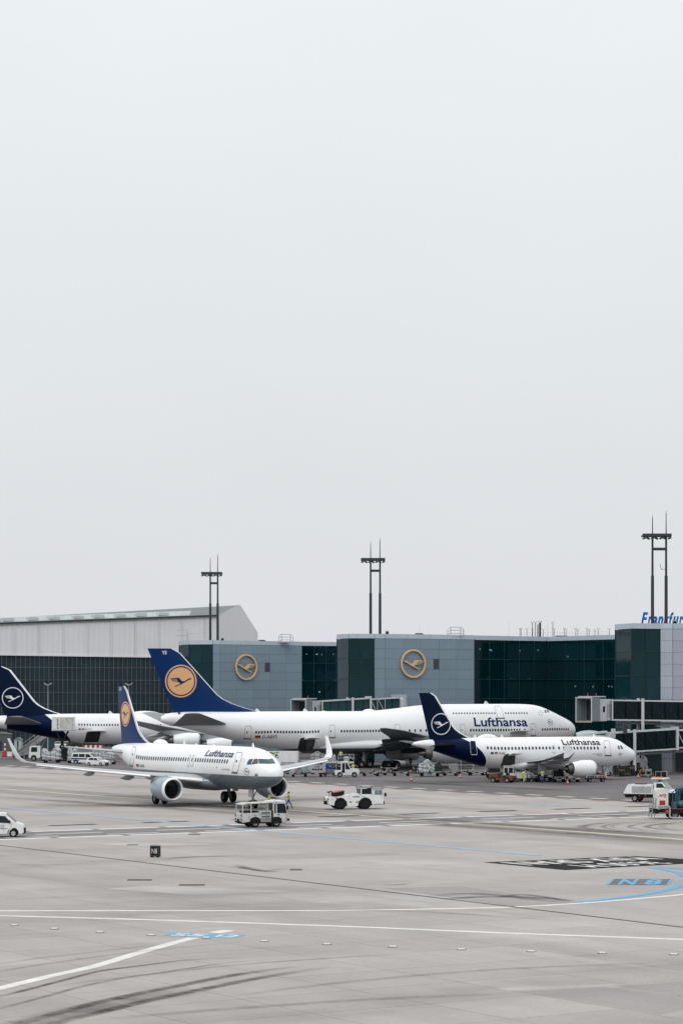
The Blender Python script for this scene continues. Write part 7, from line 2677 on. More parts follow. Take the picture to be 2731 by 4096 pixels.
# ------------------------------------------------------------------ dollies, containers, pallets, carts
def dolly(loc, rz, label, L=3.2, W=2.2, m=None, empty=True, group='container dollies on the stands'):
    t_ = thing('dolly', loc, rz, label, 'dolly', group)
    part(t_, 'frame', m or M_vdk, lambda b: b.box(-L / 2, L / 2, -W / 2, -W / 2 + .12, .42, .58).box(-L / 2, L / 2, W / 2 - .12, W / 2, .42, .58).box(-L / 2, -L / 2 + .12, -W / 2, W / 2, .42, .58).box(L / 2 - .12, L / 2, -W / 2, W / 2, .42, .58).box(-.1, .1, -W / 2, W / 2, .42, .56).box(-L / 2, L / 2, -.08, .08, .40, .52))
    for i in range(9):
        x = -L / 2 + L * (i + .7) / 9.4
        part(t_, 'roller', M_steel, lambda b: b.cyl((x, -W / 2 + .15, .58), (x, W / 2 - .15, .58), .045, n=8))
    for x in (-L / 2 + .05, L / 2 - .05):
        for y in (-W / 2 + .1, W / 2 - .1):
            B(t_, 'corner_stop', (M_vdk if x < 0 else M_flagr) if y < 0 else M_vw2, x - .09, x + .09, y - .06, y + .06, .58, .82)
    for x in (-.6, 0.5):
        B(t_, 'side_plate', M_vw2 if x > 0 else M_vgr, x - .32, x + .32, -W / 2 - .02, -W / 2 - .005, .44, .56)
    for x in (-L * .32, L * .32):
        for y in (-W / 2 + .25, W / 2 - .25):
            wheel(t_, x, y, .21, .16, M_vdk)
    part(t_, 'drawbar', M_vdk, lambda b: b.bar((L / 2, 0, .42), (L / 2 + .8, 0, .38), .08))
    return t_


def uld(loc, rz, label, L=2.0, W=1.5, H=1.6, z=.65, txt=None, m=None, windows=False, name='cargo_container'):
    t_ = thing(name, (loc[0], loc[1], z), rz, label, 'container')
    m = m or M_silver
    part(t_, 'shell', m, lambda b: b.prism([(-L / 2, .45), (-L / 2 + .4, .06), (L / 2, .06), (L / 2, H), (-L / 2, H)], -W / 2, W / 2))
    B(t_, 'base', M_steel, -L / 2 + .3, L / 2 + .03, -W / 2 - .03, W / 2 + .03, 0, .06)
    for x in (-L / 2 + .02, L / 2 - .03, 0):
        B(t_, 'edge_rail', M_steel, x - .03, x + .03, -W / 2 - .03, -W / 2 - .002, .45 if x < 0 else .07, H)
    B(t_, 'edge_rail', M_steel, -L / 2, L / 2, -W / 2 - .03, -W / 2 - .002, H - .06, H + .01)
    if windows:
        for r_ in (.28, .78):
            for i in range(4):
                x = -.62 + i * .40
                B(t_, 'dark_square', M_vdk, x - .14, x + .14, -W / 2 - .015, -W / 2 - .002, H * r_ - .14, H * r_ + .12)
    if txt:
        flat_obj('lettering', fit2d(text2d(txt, 1, .02), .8, .24), lambda a, b: (a, -W / 2 - .012, H * .53 + b), M_alet, t_)
    return t_


def bundle(loc, rz, label, L, W, H, z=.62, seed=1, m=None, name='wrapped_pallet', lumps=1.0):
    t_ = thing(name, (loc[0], loc[1], z), rz, label, 'cargo', 'wrapped cargo on dollies')
    rs = random.Random(seed)
    nx, ny, nz = 12, 8, 9
    bm = bmesh.new()
    bmesh.ops.create_cube(bm, size=1.0)
    bmesh.ops.subdivide_edges(bm, edges=bm.edges[:], cuts=9, use_grid_fill=True)
    ph = [rs.uniform(0, 6) for _ in range(6)]
    for v in bm.verts:
        x, y, zz = v.co
        tall = 1.0 + lumps * .22 * math.sin(3 * x * 2 + ph[0]) * (zz + .5) + lumps * .1 * math.sin(9 * x + ph[1])
        d = 1 + .05 * math.sin(14 * zz + ph[2] + 5 * x) + rs.uniform(-.025, .025) - .08 * max(0, zz) * lumps
        v.co = (x * L * d, y * W * d, (zz + .5) * H * tall + rs.uniform(-.02, .02) + .12)
    me = bpy.data.meshes.new('bundle')
    bm.to_mesh(me)
    bm.free()
    me.materials.append(m or M_wrap)
    link('bundle', me, t_)
    B(t_, 'pallet', M_silver, -L / 2 - .08, L / 2 + .08, -W / 2 - .08, W / 2 + .08, 0, .10)
    for x in (-L * .3, 0, L * .3):
        part(t_, 'net_strap', M_vdk, lambda b: b.bar((x, -W / 2 * 1.07, .1), (x + .05, -W / 2 * 1.03, H * .95), .03))
    return t_


def cage_cart(loc, rz, label, L=2.6, W=1.5, H=1.5, load=None):
    t_ = thing('baggage_cart', loc, rz, label, 'cart', 'baggage carts on the stands')
    B(t_, 'deck', M_vdk, -L / 2, L / 2, -W / 2, W / 2, .42, .56)
    for x in (-L / 2 + .04, L / 2 - .04):
        for i in range(7):
            y = -W / 2 + .06 + (W - .12) * i / 6
            part(t_, 'cage_bar', M_vw2, lambda b: b.bar((x, y, .56), (x, y, H), .04))
        part(t_, 'cage_rail', M_vw2, lambda b: b.bar((x, -W / 2, H), (x, W / 2, H), .06))
    for i in range(12):
        x = -L / 2 + .1 + (L - .2) * i / 11
        part(t_, 'side_bar', M_vw2, lambda b: b.bar((x, -W / 2 + .02, .56), (x, -W / 2 + .02, .95), .03))
    part(t_, 'side_rail', M_vw2, lambda b: b.bar((-L / 2, -W / 2 + .02, .95), (L / 2, -W / 2 + .02, .95), .05))
    for x in (-L * .33, L * .33):
        for y in (-W / 2 + .2, W / 2 - .2):
            wheel(t_, x, y, .24, .16, M_vgr)
    part(t_, 'drawbar', M_vdk, lambda b: b.bar((L / 2, 0, .4), (L / 2 + .8, 0, .36), .07))
    if load:
        rs = random.Random(load)
        for i in range(4):
            x, y = -L / 2 + .45 + (L - .9) * i / 3, rs.uniform(-W / 2 + .35, W / 2 - .35)
            h = rs.uniform(.25, .5)
            o = MB().prism(rrect2d(rs.uniform(.5, .75), h, .08), -.15, .15).build('suitcase', (M_flagb, M_trd, M_vgr, M_flagr)[i])
            o.location = t_.matrix_basis @ Vector((x, y, .56 + h / 2 + .01))
            o.rotation_euler = (0, 0, rz + rs.uniform(-.5, .5))
            tag(o, ('navy', 'black', 'grey', 'red')[i] + ' suitcase on the ' + label, 'suitcase', 'suitcases on the carts')
    return t_


def tractor(loc, rz, label, m, cab=True):
    t_ = thing('baggage_tractor', loc, rz, label, 'tractor')
    hull = [(-1.65, .38), (-1.65, .95), (-.75, 1.0), (-.7, .62), (.55, .62), (.55, 1.3), (1.75, 1.2), (1.85, .95), (1.85, .45), (1.6, .42), (1.52, .68), (1.2, .82), (.85, .68), (.78, .38), (-.5, .38), (-.58, .68), (-.9, .82), (-1.25, .68), (-1.32, .38)]
    part(t_, 'hull', m, lambda b: b.prism(hull, -.72, .72))
    B(t_, 'floor', M_vdk, -1.2, 1.5, -.6, .6, .36, .6)
    for x in (-.92, 1.2):
        for y in (-.62, .62):
            wheel(t_, x, y, .38, .26, M_vgr)
    B(t_, 'seat', M_trd, -.6, -.1, -.45, .45, .62, 1.0)
    B(t_, 'headlight', M_lw, 1.83, 1.87, -.6, -.4, .9, 1.05)
    B(t_, 'bumper', M_vdk, 1.85, 1.98, -.7, .7, .42, .62)
    if cab:
        part(t_, 'cab', m, lambda b: b.prism([(-.75, .95), (-.72, 2.2), (.2, 2.25), (.62, 1.3), (.5, 1.3), (.12, 2.1), (-.6, 2.06), (-.62, .95)], -.72, .72))
        for sd in (-1, 1):
            MB().add([(-.6, sd * .69, 1.05), (.55, sd * .69, 1.1), (.5, sd * .69, 1.32), (.14, sd * .69, 2.08), (-.58, sd * .69, 2.05)], [(0, 1, 2, 3, 4)]).build('window', M_vg, t_)
            B(t_, 'door_pillar', m, -.2, -.12, sd * .73 - .02, sd * .73 + .02, .62, 2.15)
        B(t_, 'roof', m, -.8, .3, -.75, .75, 2.2, 2.3)
        B(t_, 'door', m, -.12, .55, -.74, -.70, .6, 1.15)
    else:
        B(t_, 'backrest', M_trd, -.75, -.6, -.45, .45, .95, 1.35)
        part(t_, 'steering_wheel', M_vdk, lambda b: b.bar((.5, 0, 1.1), (.25, 0, 1.3), .05).cyl((.25, 0, 1.3), (.22, 0, 1.33), .2, n=12))
    B(t_, 'tow_hook', M_vdk, -1.85, -1.65, -.15, .15, .45, .65)
    return t_


YC = 3109
# centre train: two containers, cage cart, white tractor
dolly(G(1152, YC), R(2), 'container dolly just right of the taxiing nose', 2.3, 1.7)
uld(G(1152, YC), R(2), 'grey cargo container with green corner, leftmost of the container train', 2.0, 1.5, 1.55)
dolly(G(1252, YC), R(2), 'container dolly under the silver container with blue lettering', 3.5, 1.9)
uld(G(1268, YC), R(2), 'silver cargo container with blue lettering and eight dark squares', 2.4, 1.6, 1.7, .65, 't·Safe', windows=True)
uld(G(1224, YC - 2), R(2), 'pale green container with a dark blue band behind the lettered one', 1.5, 1.6, 1.7, .65, None, mat('container_pale_green', (0.34, 0.42, 0.42), 0.5, grime=(.3, 2)))
cage_cart(G(1318, YC - 3), R(2), 'cage cart coupled behind the white baggage tractor', 2.0, 1.4, 1.7)
bundle(G(1318, YC - 3), R(2), 'small blue bagged load in the cage cart behind the white tractor', 1.2, 1.0, .9, .58, 5, M_cap)
tractor(G(1384, 3110), R(2), 'white closed-cab baggage tractor at the head of the container train', M_vw, True)
# box trailer behind
t_ = thing('box_truck', G(1085, 3089), R(0), 'white box truck with a green leaf picture behind the taxiing cockpit', 'truck')
B(t_, 'box', M_vw, -1.6, 4.1, -1.2, 1.2, 1.25, 3.2)
B(t_, 'lower_rail', M_vdk, -1.6, 4.15, -1.22, 1.2, 1.0, 1.22)
B(t_, 'rear_frame', M_vw2, 4.1, 4.25, -1.25, 1.25, 1.0, 3.25)
for x in (-.6, 3.0):
    wheel(t_, x, -.95, .48, .3)
    wheel(t_, x, .95, .48, .3)
rs = random.Random(3)
for i in range(26):
    x, z = rs.uniform(-.15, 1.15), rs.uniform(2.15, 3.15)
    a = rs.uniform(0, PI)
    q = [(x + .26 * math.cos(a + w_) * l_, z + .26 * math.sin(a + w_) * l_) for w_, l_ in ((0, 1), (.45, .6), (PI, .5), (-.45, .6))]
    MB().add([(p[0], -1.212 - i * .0006, min(p[1], 3.18)) for p in q], [(0, 1, 2, 3)]).build('leaf_picture', mat('leaf_print_%d' % (i % 3), ((.04, .12, .02), (.10, .2, .05), (.02, .07, .015))[i % 3], .6), t_)

# main deck loader under the jumbo's hold
t_ = thing('cargo_loader', G(1322, 3092), R(0), 'white cargo loader platform with railings and ladder below the jumbo hold', 'loader')
B(t_, 'rear_platform', M_vw2, -4.2, 1.0, -1.4, 1.4, 1.55, 1.78)
B(t_, 'front_platform', M_vw2, 1.1, 3.6, -1.4, 1.4, 1.45, 1.7)
B(t_, 'chassis', M_vdk, -4.0, 3.4, -1.2, 1.2, .5, .95)
for x in (-3.4, -2.2, 2.6):
    wheel(t_, x, -1.1, .42, .3)
    wheel(t_, x, 1.1, .42, .3)
for a, b in (((-3.8, .95), (.6, 1.55)), ((-3.8, 1.55), (.6, .95)), ((1.3, .95), (3.3, 1.45)), ((1.3, 1.45), (3.3, .95))):
    part(t_, 'scissor_arm', M_vgr, lambda m: m.bar((a[0], -1.2, a[1]), (b[0], -1.2, b[1]), .14))
for x in (1.15, 2.0, 2.8, 3.55):
    part(t_, 'rail_post', M_vw2, lambda m: m.bar((x, -1.35, 1.7), (x, -1.35, 2.85), .06))
for z in (2.3, 2.85):
    part(t_, 'handrail', M_vw2, lambda m: m.bar((1.15, -1.35, z), (3.55, -1.35, z), .05))
part(t_, 'handrail', M_vw2, lambda m: m.bar((2.8, -1.35, 2.85), (3.6, -1.35, 1.9), .06))
B(t_, 'control_box', M_vw2, 2.1, 2.7, -1.3, -.9, 1.7, 2.55)
for x in (-2.35, -1.85):
    part(t_, 'ladder_rail', M_vw2, lambda m: m.bar((x, -1.42, 1.6), (x + .1, -1.42, 3.2), .06))
for i in range(6):
    part(t_, 'ladder_rung', M_vw2, lambda m: m.bar((-2.33 + .02 * i, -1.42, 1.75 + .24 * i), (-1.83 + .02 * i, -1.42, 1.75 + .24 * i), .04))
for i in range(16):
    x = -4.1 + 5.0 * i / 15
    part(t_, 'roller', M_steel, lambda m: m.cyl((x, -1.3, 1.8), (x, 1.3, 1.8), .05, n=8))
for i in range(4):
    B(t_, 'hazard_stripe', M_ora if i % 2 else M_vdk, 3.62 + i * .14, 3.74 + i * .14, -1.3, -1.2, 1.2 - i * .1, 1.42 - i * .1)
q = t_.location
person((q.x + 1.55, q.y - .4, 1.7), R(80), 'worker in yellow hooded jacket up on the cargo loader platform', 'front', 0.1)
bundle((q.x - 1.7, q.y + .2), 0, 'dark strapped cargo waiting on the cargo loader', 2.6, 2.0, 1.0, 1.86, 9, M_vgr)
bundle((q.x + .2, q.y + .2), 0, 'pale bagged load on the cargo loader beside the ladder', 1.0, 1.4, .9, 1.86, 12, M_wrap)

# empty dollies and pallet train along the stand edge
for i, (x, y, nm) in enumerate(((1483, 3106, 'empty low container dolly right of the white tractor, first of the pair'), (1604, 3105, 'empty low container dolly above the lone cone'), (1520, 3102, 'empty low dolly partly hidden between the two nearer empty ones'))):
    dolly(G(x, y), R(3), nm, 3.0 if i < 2 else 2.2, 2.0)
dolly(G(1718, 3107), R(3), 'pallet dolly under the white wrapped cargo behind the leaning worker', 3.6, 2.1)
bundle(G(1705, 3106), R(3), 'white sheeted and wrapped cargo beside the leaning worker', 2.2, 1.9, 1.35, .62, 4)
part_ = bundle(G(1750, 3106), R(3), 'dark green netted cargo at the right end of the pallet dolly', 1.1, 1.7, 1.15, .62, 8, mat('net_green', (.02, .045, .03), .8, 0, .5, 4))
dolly(G(1800, 3104), R(3), 'dark flat dolly under the jumbo belly carrying a grey box', 2.6, 1.9)
uld(G(1813, 3103), R(3), 'dark grey box container on the flat dolly under the navy tail cone', 1.3, 1.5, 1.05, .65, None, M_vgr)
dolly(G(1905, 3103), R(4), 'dark dolly below the navy tail with posts, nearest to the boarding steps', 3.0, 1.9)
dolly(G(1860, 3099), R(4), 'dark dolly behind the lone cone under the navy tail', 2.6, 1.9)

# boarding steps with props under the narrow airliner's tail
t_ = thing('boarding_steps', G(1950, 3100), R(0), 'small grey boarding steps below the navy tail of the narrow airliner', 'steps')
for i in range(9):
    B(t_, 'step', M_vgr, -1.0 + .23 * i, -.68 + .23 * i, -.7, .7, 2.2 - .22 * i - .06, 2.2 - .22 * i)
part(t_, 'stringer', M_vw2, lambda m: m.bar((-1.0, -.75, 2.1), (1.2, -.75, .1), .12))
part(t_, 'stringer', M_vw2, lambda m: m.bar((-1.0, .75, 2.1), (1.2, .75, .1), .12))
part(t_, 'handrail', M_vw2, lambda m: m.bar((-1.0, -.75, 3.0), (1.2, -.75, 1.0), .05))
for x in (-1.0, .1, 1.2):
    z = 2.1 - (x + 1.0) * .91
    part(t_, 'rail_post', M_vw2, lambda m: m.bar((x, -.75, z), (x, -.75, z + .9), .05))
part(t_, 'prop', M_steel, lambda m: m.bar((-1.9, 0, 0), (-2.4, 0, 2.6), .1))
part(t_, 'prop', M_steel, lambda m: m.bar((-4.0, 0, 0), (-4.0, 0, 2.9), .08))
wheel(t_, -.8, -.6, .25, .15)
wheel(t_, -.8, .6, .25, .15)

# belt loader with white cab at the open hold
t_ = thing('belt_loader', G(2052, 3128), R(4), 'white belt loader with cab and sloping railed ramp at the open hold', 'loader')
B(t_, 'cab', M_vw2, -1.45, -.1, -1.0, .6, .75, 2.15)
B(t_, 'cab_window', M_vg, -.75, -.2, -1.02, -1.0, 1.25, 1.95)
B(t_, 'rear_window', M_vg, -1.35, -.9, -1.02, -1.0, 1.25, 1.95)
B(t_, 'cab_roof', M_vw2, -1.55, 0, -1.05, .65, 2.15, 2.25)
B(t_, 'bonnet', M_vw2, -.1, 1.7, -1.0, .6, .5, 1.2)
B(t_, 'chassis', M_vdk, -1.5, 2.4, -.9, .6, .35, .6)
B(t_, 'body', M_vw2, -1.5, -.1, -1.0, .6, .35, .75)
for x in (-.8, 1.5):
    wheel(t_, x, -.85, .36, .25)
    wheel(t_, x, .5, .36, .25)
part(t_, 'belt', M_black, lambda m: m.bar((-.2, .9, 2.35), (3.0, .9, .9), .8, .12))
for y in (.45, 1.35):
    part(t_, 'ramp_side', M_vw2, lambda m: m.bar((-.2, y, 2.35), (3.0, y, .9), .08, .22))
    part(t_, 'handrail', M_vw2, lambda m: m.bar((-.1, y, 3.1), (2.9, y, 1.7), .06))
    for i in range(6):
        x = -.1 + .6 * i
        part(t_, 'rail_post', M_vw2, lambda m: m.bar((x, y, 2.35 - (x + .2) * .453), (x, y, 3.1 - (x + .1) * .466), .05))
tractor(G(2012, 3132), R(150), 'dark orange open baggage tractor in front of the belt loader cab', M_org, False)
cage_cart(G(2140, 3129), R(5), 'baggage cart at the foot of the belt loader ramp', 2.0, 1.4, 1.1, 21)
cage_cart(G(2185, 3126), R(5), 'baggage cart between two blue-capped workers', 1.7, 1.4, 1.3)
dolly(G(2236, 3129), R(5), 'dark flat baggage dolly below the engine exhaust', 1.9, 1.4)
bundle(G(2234, 3128), R(5), 'dark blue bags heaped on the dolly below the engine exhaust', 1.3, 1.0, .8, .62, 31, M_trd, 'bag_heap')
dolly(G(2292, 3130), R(5), 'dark flat baggage dolly under the white engine cowl', 1.9, 1.4)
cage_cart(G(2382, 3129), R(5), 'baggage cart with blue bags and end cage right of the engine', 2.8, 1.5, 1.5, 33)
uld(G(2640, 3118), R(4), 'dark grey generator box behind the service truck roof', 1.6, 1.2, 1.1, .02, None, M_vdk)
tractor(G(2460, 3104), R(185), 'grey baggage tractor in the shade below the navy-tailed airliner nose', M_vgr, True)

# right: crate stacks, hose coil, generator
for i, (x, y, n, nm) in enumerate(((2462, 3108, 5, 'leftmost'), (2484, 3107, 6, 'second'), (2506, 3106, 6, 'third'), (2527, 3105, 6, 'fourth'), (2548, 3101, 7, 'rightmost'))):
    p = G(x, y)
    t_ = thing('pallet_stack', p, R(5), 'tall stack of dark pallets below the lower bridge, %s of five' % nm, 'pallets', 'pallet stacks below the lower bridge')
    for k_ in range(n):
        z = k_ * .27
        part(t_, 'pallet', M_crate if (k_ + 2 * i) % 5 else M_wood, lambda m: m.box(-.38, .38, -.5, .5, z + .17, z + .23).box(-.38, .38, -.5, .5, z, z + .04).box(-.38, -.28, -.5, .5, z + .04, z + .17).box(-.05, .05, -.5, .5, z + .04, z + .17).box(.28, .38, -.5, .5, z + .04, z + .17))
bundle(G(2500, 3094), R(4), 'clear wrapped goods behind the dark pallet stacks', 1.6, 1.4, 1.3, .0, 41)
bundle(G(2560, 3095), R(4), 'tall clear wrapped goods behind the rightmost pallet stack', 2.0, 1.4, 2.0, .0, 43)
bundle(G(2432, 3100), R(4), 'pale wrapped goods below the airliner nose', 1.3, 1.2, 1.6, .0, 47)
t_ = thing('hose_coil', G(2570, 3110), R(0), 'orange hose coil on a small stand right of the pallet stacks', 'hose')
mb = MB()
for k_ in range(3):
    for i in range(20):
        a0, a1 = 2 * PI * i / 20, 2 * PI * (i + 1) / 20
        mb.cyl((.42 * math.cos(a0), -.1 + .1 * k_, .72 + .42 * math.sin(a0)), (.42 * math.cos(a1), -.1 + .1 * k_, .72 + .42 * math.sin(a1)), .06, n=6)
mb.build('coil', mat('hose_orange', (.42, .19, .03), .6), t_, True)
part(t_, 'stand', M_vdk, lambda m: m.box(-.3, .3, -.2, .2, 0, .12).bar((0, .2, 0), (0, .2, 1.2), .1))
t_ = thing('ground_power_box', G(2592, 3111), R(0), 'small grey wheeled power box beside the orange hose coil', 'generator')
B(t_, 'casing', M_vgr, -.45, .45, -.4, .4, .25, 1.15)
B(t_, 'lid', M_silver, -.47, .47, -.42, .42, 1.15, 1.22)
B(t_, 'panel', M_vdk, -.3, .3, -.415, -.4, .5, .9)
for x in (-.3, .3):
    wheel(t_, x, -.3, .18, .1)
    wheel(t_, x, .3, .18, .1)
t_ = thing('work_light_post', G(2664, 3113), R(0), 'low dark post with a red light right of the power box', 'lamp')
B(t_, 'base', M_vgr, -.3, .2, -.3, .3, 0, .9)
part(t_, 'pipe', M_vdk, lambda m: m.tube([(-.3, 0, .75), (-1.2, 0, .8), (-1.5, 0, .35), (-2.4, 0, .3)], .05))
B(t_, 'light', M_lr, -.12, .06, -.12, .06, .9, 1.06)

# ---- service pickup and hydrant dispenser at the right edge
t_ = thing('service_truck', G(2606, 3209), R(-27), 'white service truck with side lockers and orange roof beacons behind the fuel dispenser', 'truck')
t_.scale = (.98, 1, 1.06)
cabp = [(.55, .6), (.55, 2.05), (1.45, 2.12), (1.6, 2.05), (2.25, 1.35), (2.95, 1.2), (3.1, 1.0), (3.12, .5), (2.75, .45), (2.65, .75), (2.3, .9), (1.95, .75), (1.85, .45), (.6, .45)]
mb, f = tapered(cabp, .95, .75, 1.25)
mb.build('cab', M_vw, t_)
for sd in (-1, 1):
    side_pane(t_, 'window', M_vg, [(.85, 1.3), (2.05, 1.32), (1.5, 1.98), (.85, 1.98)], f, sd)
    B(t_, 'mirror', M_vdk, 1.9, 2.05, sd * 1.08 - .1, sd * 1.08 + .1, 1.3, 1.62)
    B(t_, 'headlight', M_lw, 2.9, 3.1, sd * .65 - .2, sd * .65 + .2, .85, 1.05)
part(t_, 'windscreen', M_vgl, lambda m: m.add([(1.63, -.7, 2.05), (1.63, .7, 2.05), (2.26, .88, 1.38), (2.26, -.88, 1.38)], [(0, 1, 2, 3)]))
B(t_, 'front_bumper', M_vdk, 3.05, 3.2, -.95, .95, .4, .75)
part(t_, 'locker_body', M_vw, lambda m: m.prism([(-3.0, .85), (-3.0, 1.0), (-2.5, 1.85), (.45, 1.85), (.45, .85)], -1.0, 1.0))
B(t_, 'locker_shutter', M_silver, -2.0, .3, -1.02, -1.0, .95, 1.65)
for i in range(8):
    B(t_, 'shutter_slat', M_silver, -2.0, .3, -1.035, -1.02, .97 + .085 * i, 1.035 + .085 * i)
B(t_, 'rear_panel', M_vdk, -3.03, -3.0, -.95, .95, .72, 1.0)
B(t_, 'chassis', M_vdk, -2.95, 2.0, -.7, .7, .45, .82)
B(t_, 'equipment_rack', M_vgr, .3, 1.0, -.7, .7, 2.05, 2.4)
B(t_, 'light_bar', M_vw, .2, 1.9, -.75, .75, 2.42, 2.56)
for x in (.5, .9, 1.3):
    B(t_, 'beacon', M_ora, x - .12, x + .12, -.55, -.25, 2.56, 2.68)
for x in (-1.6, -1.1, -.6):
    B(t_, 'roof_tool', M_org, x - .2, x + .2, -.7, -.4, 1.85, 1.97)
for x in (-1.7, 2.3):
    for y in (-.8, .8):
        wheel(t_, x, y, .40, .26)
for y in (-.85, .85):
    B(t_, 'tail_light', M_lr, -3.06, -3.02, y - .12, y + .12, .82, .92)
for x in (-1.2, -.5):
    B(t_, 'side_marker', M_lr, x - .08, x + .08, -.72, -.70, .62, .7)

t_ = thing('fuel_dispenser', G(2705, 3276), R(6), 'fuel hydrant dispenser with white cabinet, pipes and hose ladder at the right edge', 'truck')
B(t_, 'deck', M_vdk, -2.4, 4.0, -1.1, 1.1, .55, 1.0)
B(t_, 'deck_edge', M_flagr, -1.2, 4.0, -1.12, -1.1, .98, 1.05)
cab_ = part(t_, 'cabinet', mat('cabinet_cream', (.66, .65, .63), .45, grime=(.15, 1.5)), lambda m: m.prism([(-2.2, 1.0), (-2.2, 2.75), (-2.05, 2.95), (-1.2, 2.95), (-1.05, 2.8), (-1.05, 1.0)], -1.0, .4))
flat_obj('lettering', fit2d(text2d('AFS', 1, .03, .4), .85, .26), lambda a, b: (-1.62 + a, -1.012, 2.28 + b), M_flagr, t_)
flat_obj('lettering_underline', ([(-1.45, 2.08), (-1.15, 2.08), (-1.15, 2.11), (-1.45, 2.11)], [(0, 1, 2, 3)]), lambda a, b: (a, -1.012, b), M_flagr, t_)
B(t_, 'red_vent', M_flagr, -1.9, -1.35, -1.03, -1.0, 1.35, 1.8)
for i in range(6):
    B(t_, 'vent_slat', M_red, -1.88 + .09 * i, -1.82 + .09 * i, -1.045, -1.03, 1.36, 1.79)
part(t_, 'pipe', M_steel, lambda m: m.tube([(-2.0, -1.15, .95), (-2.0, -1.2, 1.25), (-1.2, -1.2, 1.3), (-.95, -1.2, 1.15), (-.95, -1.2, .2), (-.5, -1.2, .12), (2.5, -1.2, .15)], .09, 8), True)
part(t_, 'tank', M_tealtank, lambda m: m.sphere((.45, -.4, 1.4), .75, .55, .42, 16, 8), True)
part(t_, 'filter_vessel', M_tealtank, lambda m: m.cyl((.1, -.2, 1.1), (.1, -.2, 2.9), .28, .28, 14).sphere((.1, -.2, 2.9), .28, .28, .18), True)
part(t_, 'filter_vessel', M_tealtank, lambda m: m.cyl((.7, .2, 1.1), (.7, .2, 2.9), .3, .3, 14).sphere((.7, .2, 2.9), .3, .3, .2), True)
part(t_, 'exhaust_stack', M_vdk, lambda m: m.cyl((.55, -.6, 1.0), (.55, -.6, 3.25), .09, .09, 10))
for x, z1 in ((-.6, 2.6), (-.35, 2.5), (.95, 2.3)):
    part(t_, 'hose', M_tealtank, lambda m: m.tube([(x, -.9, 1.0), (x, -.9, z1), (x + .3, -.7, z1 + .2), (x + .45, -.5, z1 - .1)], .05, 8), True)
part(t_, 'hose_reel', M_black, lambda m: m.lathe([(-.2, .3), (-.2, .62), (.2, .62), (.2, .3)], Matrix.Translation((1.15, -.3, 1.9)), 20), True)
B(t_, 'pump_housing', M_vdk, -.65, 1.35, -.1, .95, 1.0, 2.45)
B(t_, 'valve_block', M_tealtank, -.6, -.2, -1.0, -.3, 1.0, 1.7)
B(t_, 'tool_locker', M_vdk, 2.4, 3.9, -1.0, 1.0, 1.0, 2.2)
B(t_, 'gauge_light', M_lw, .5, .72, -.98, -.94, 1.55, 1.75)
B(t_, 'control_box', M_tealtank, 1.5, 2.3, -1.0, .2, 1.0, 2.1)
B(t_, 'canopy_post', M_tealtank, 2.0, 2.15, -.9, -.75, 2.1, 2.95)
B(t_, 'canopy', mat('canopy_pale_blue', (.35, .45, .5), .4), 1.4, 4.0, -1.0, 1.0, 2.95, 3.07)
for x in (-2.55, -2.3):
    part(t_, 'hose_ladder', M_vgr, lambda m: m.bar((x - .12, -1.0, .15), (x + .05, -1.0, 2.05), .07).bar((x - .12, .2, .15), (x + .05, .2, 2.05), .07))
for i in range(6):
    part(t_, 'ladder_rung', M_vgr, lambda m: m.bar((-2.62 + .03 * i, -1.0, .3 + .3 * i), (-2.62 + .03 * i, .2, .3 + .3 * i), .05))
for x in (-.4, .95):
    for y in (-.85, .85):
        wheel(t_, x, y, .46, .3)
B(t_, 'tail_light', M_lr, -1.35, -1.05, -1.13, -1.12, .72, .86)
B(t_, 'steel_bar', M_steel, -2.0, -1.1, -1.16, -1.12, .58, .63)

# ---- left cluster: catering truck with raised box, stairs, wrapped cargo
t_ = thing('catering_truck', G(198, 3044), R(183), 'catering truck with white cab and its box raised beside the navy tail', 'truck')
cp = [(1.6, .6), (1.6, 2.7), (3.2, 2.75), (3.5, 2.55), (3.62, 1.6), (3.65, .55), (3.3, .5), (3.2, .95), (2.8, 1.15), (2.35, .95), (2.25, .5)]
part(t_, 'cab', M_vw, lambda m: m.prism(cp, -1.15, 1.15))
for sd in (-1, 1):
    MB().add([(2.15, sd * 1.165, 1.65), (3.3, sd * 1.165, 1.65), (3.2, sd * 1.165, 2.5), (2.15, sd * 1.165, 2.5)], [(0, 1, 2, 3)]).build('window', M_vg, t_)
    B(t_, 'headlight', M_lw, 3.62, 3.68, sd * .85 - .18, sd * .85 + .18, .8, 1.0)
MB().add([(3.50, -1.0, 2.5), (3.50, 1.0, 2.5), (3.64, 1.05, 1.65), (3.64, -1.05, 1.65)], [(0, 1, 2, 3)]).build('windscreen', M_vg, t_)
B(t_, 'grille', M_vdk, 3.62, 3.70, -.6, .6, .75, 1.4)
B(t_, 'chassis', M_vdk, -4.2, 2.4, -1.0, 1.0, .55, 1.0)
for x in (-2.9, 2.8):
    for y in (-.95, .95):
        wheel(t_, x, y, .48, .3)
for a, b in (((-3.4, 1.0), (-1.2, 5.4)), ((-1.2, 1.0), (-3.4, 5.4))):
    for y in (-.9, .9):
        part(t_, 'scissor_arm', M_vdk, lambda m: m.bar((a[0], y, a[1]), (b[0], y, b[1]), .22))
B(t_, 'side_cabinet', M_vgr, .2, 1.5, -1.15, 1.15, .7, 2.0)
bx_ = B(t_, 'lift_box', M_vw, -4.6, -.5, -1.25, 1.25, 5.55, 8.0)
B(bx_, 'box_frame', M_vgr, -4.66, -.44, -1.3, 1.3, 5.45, 5.6)
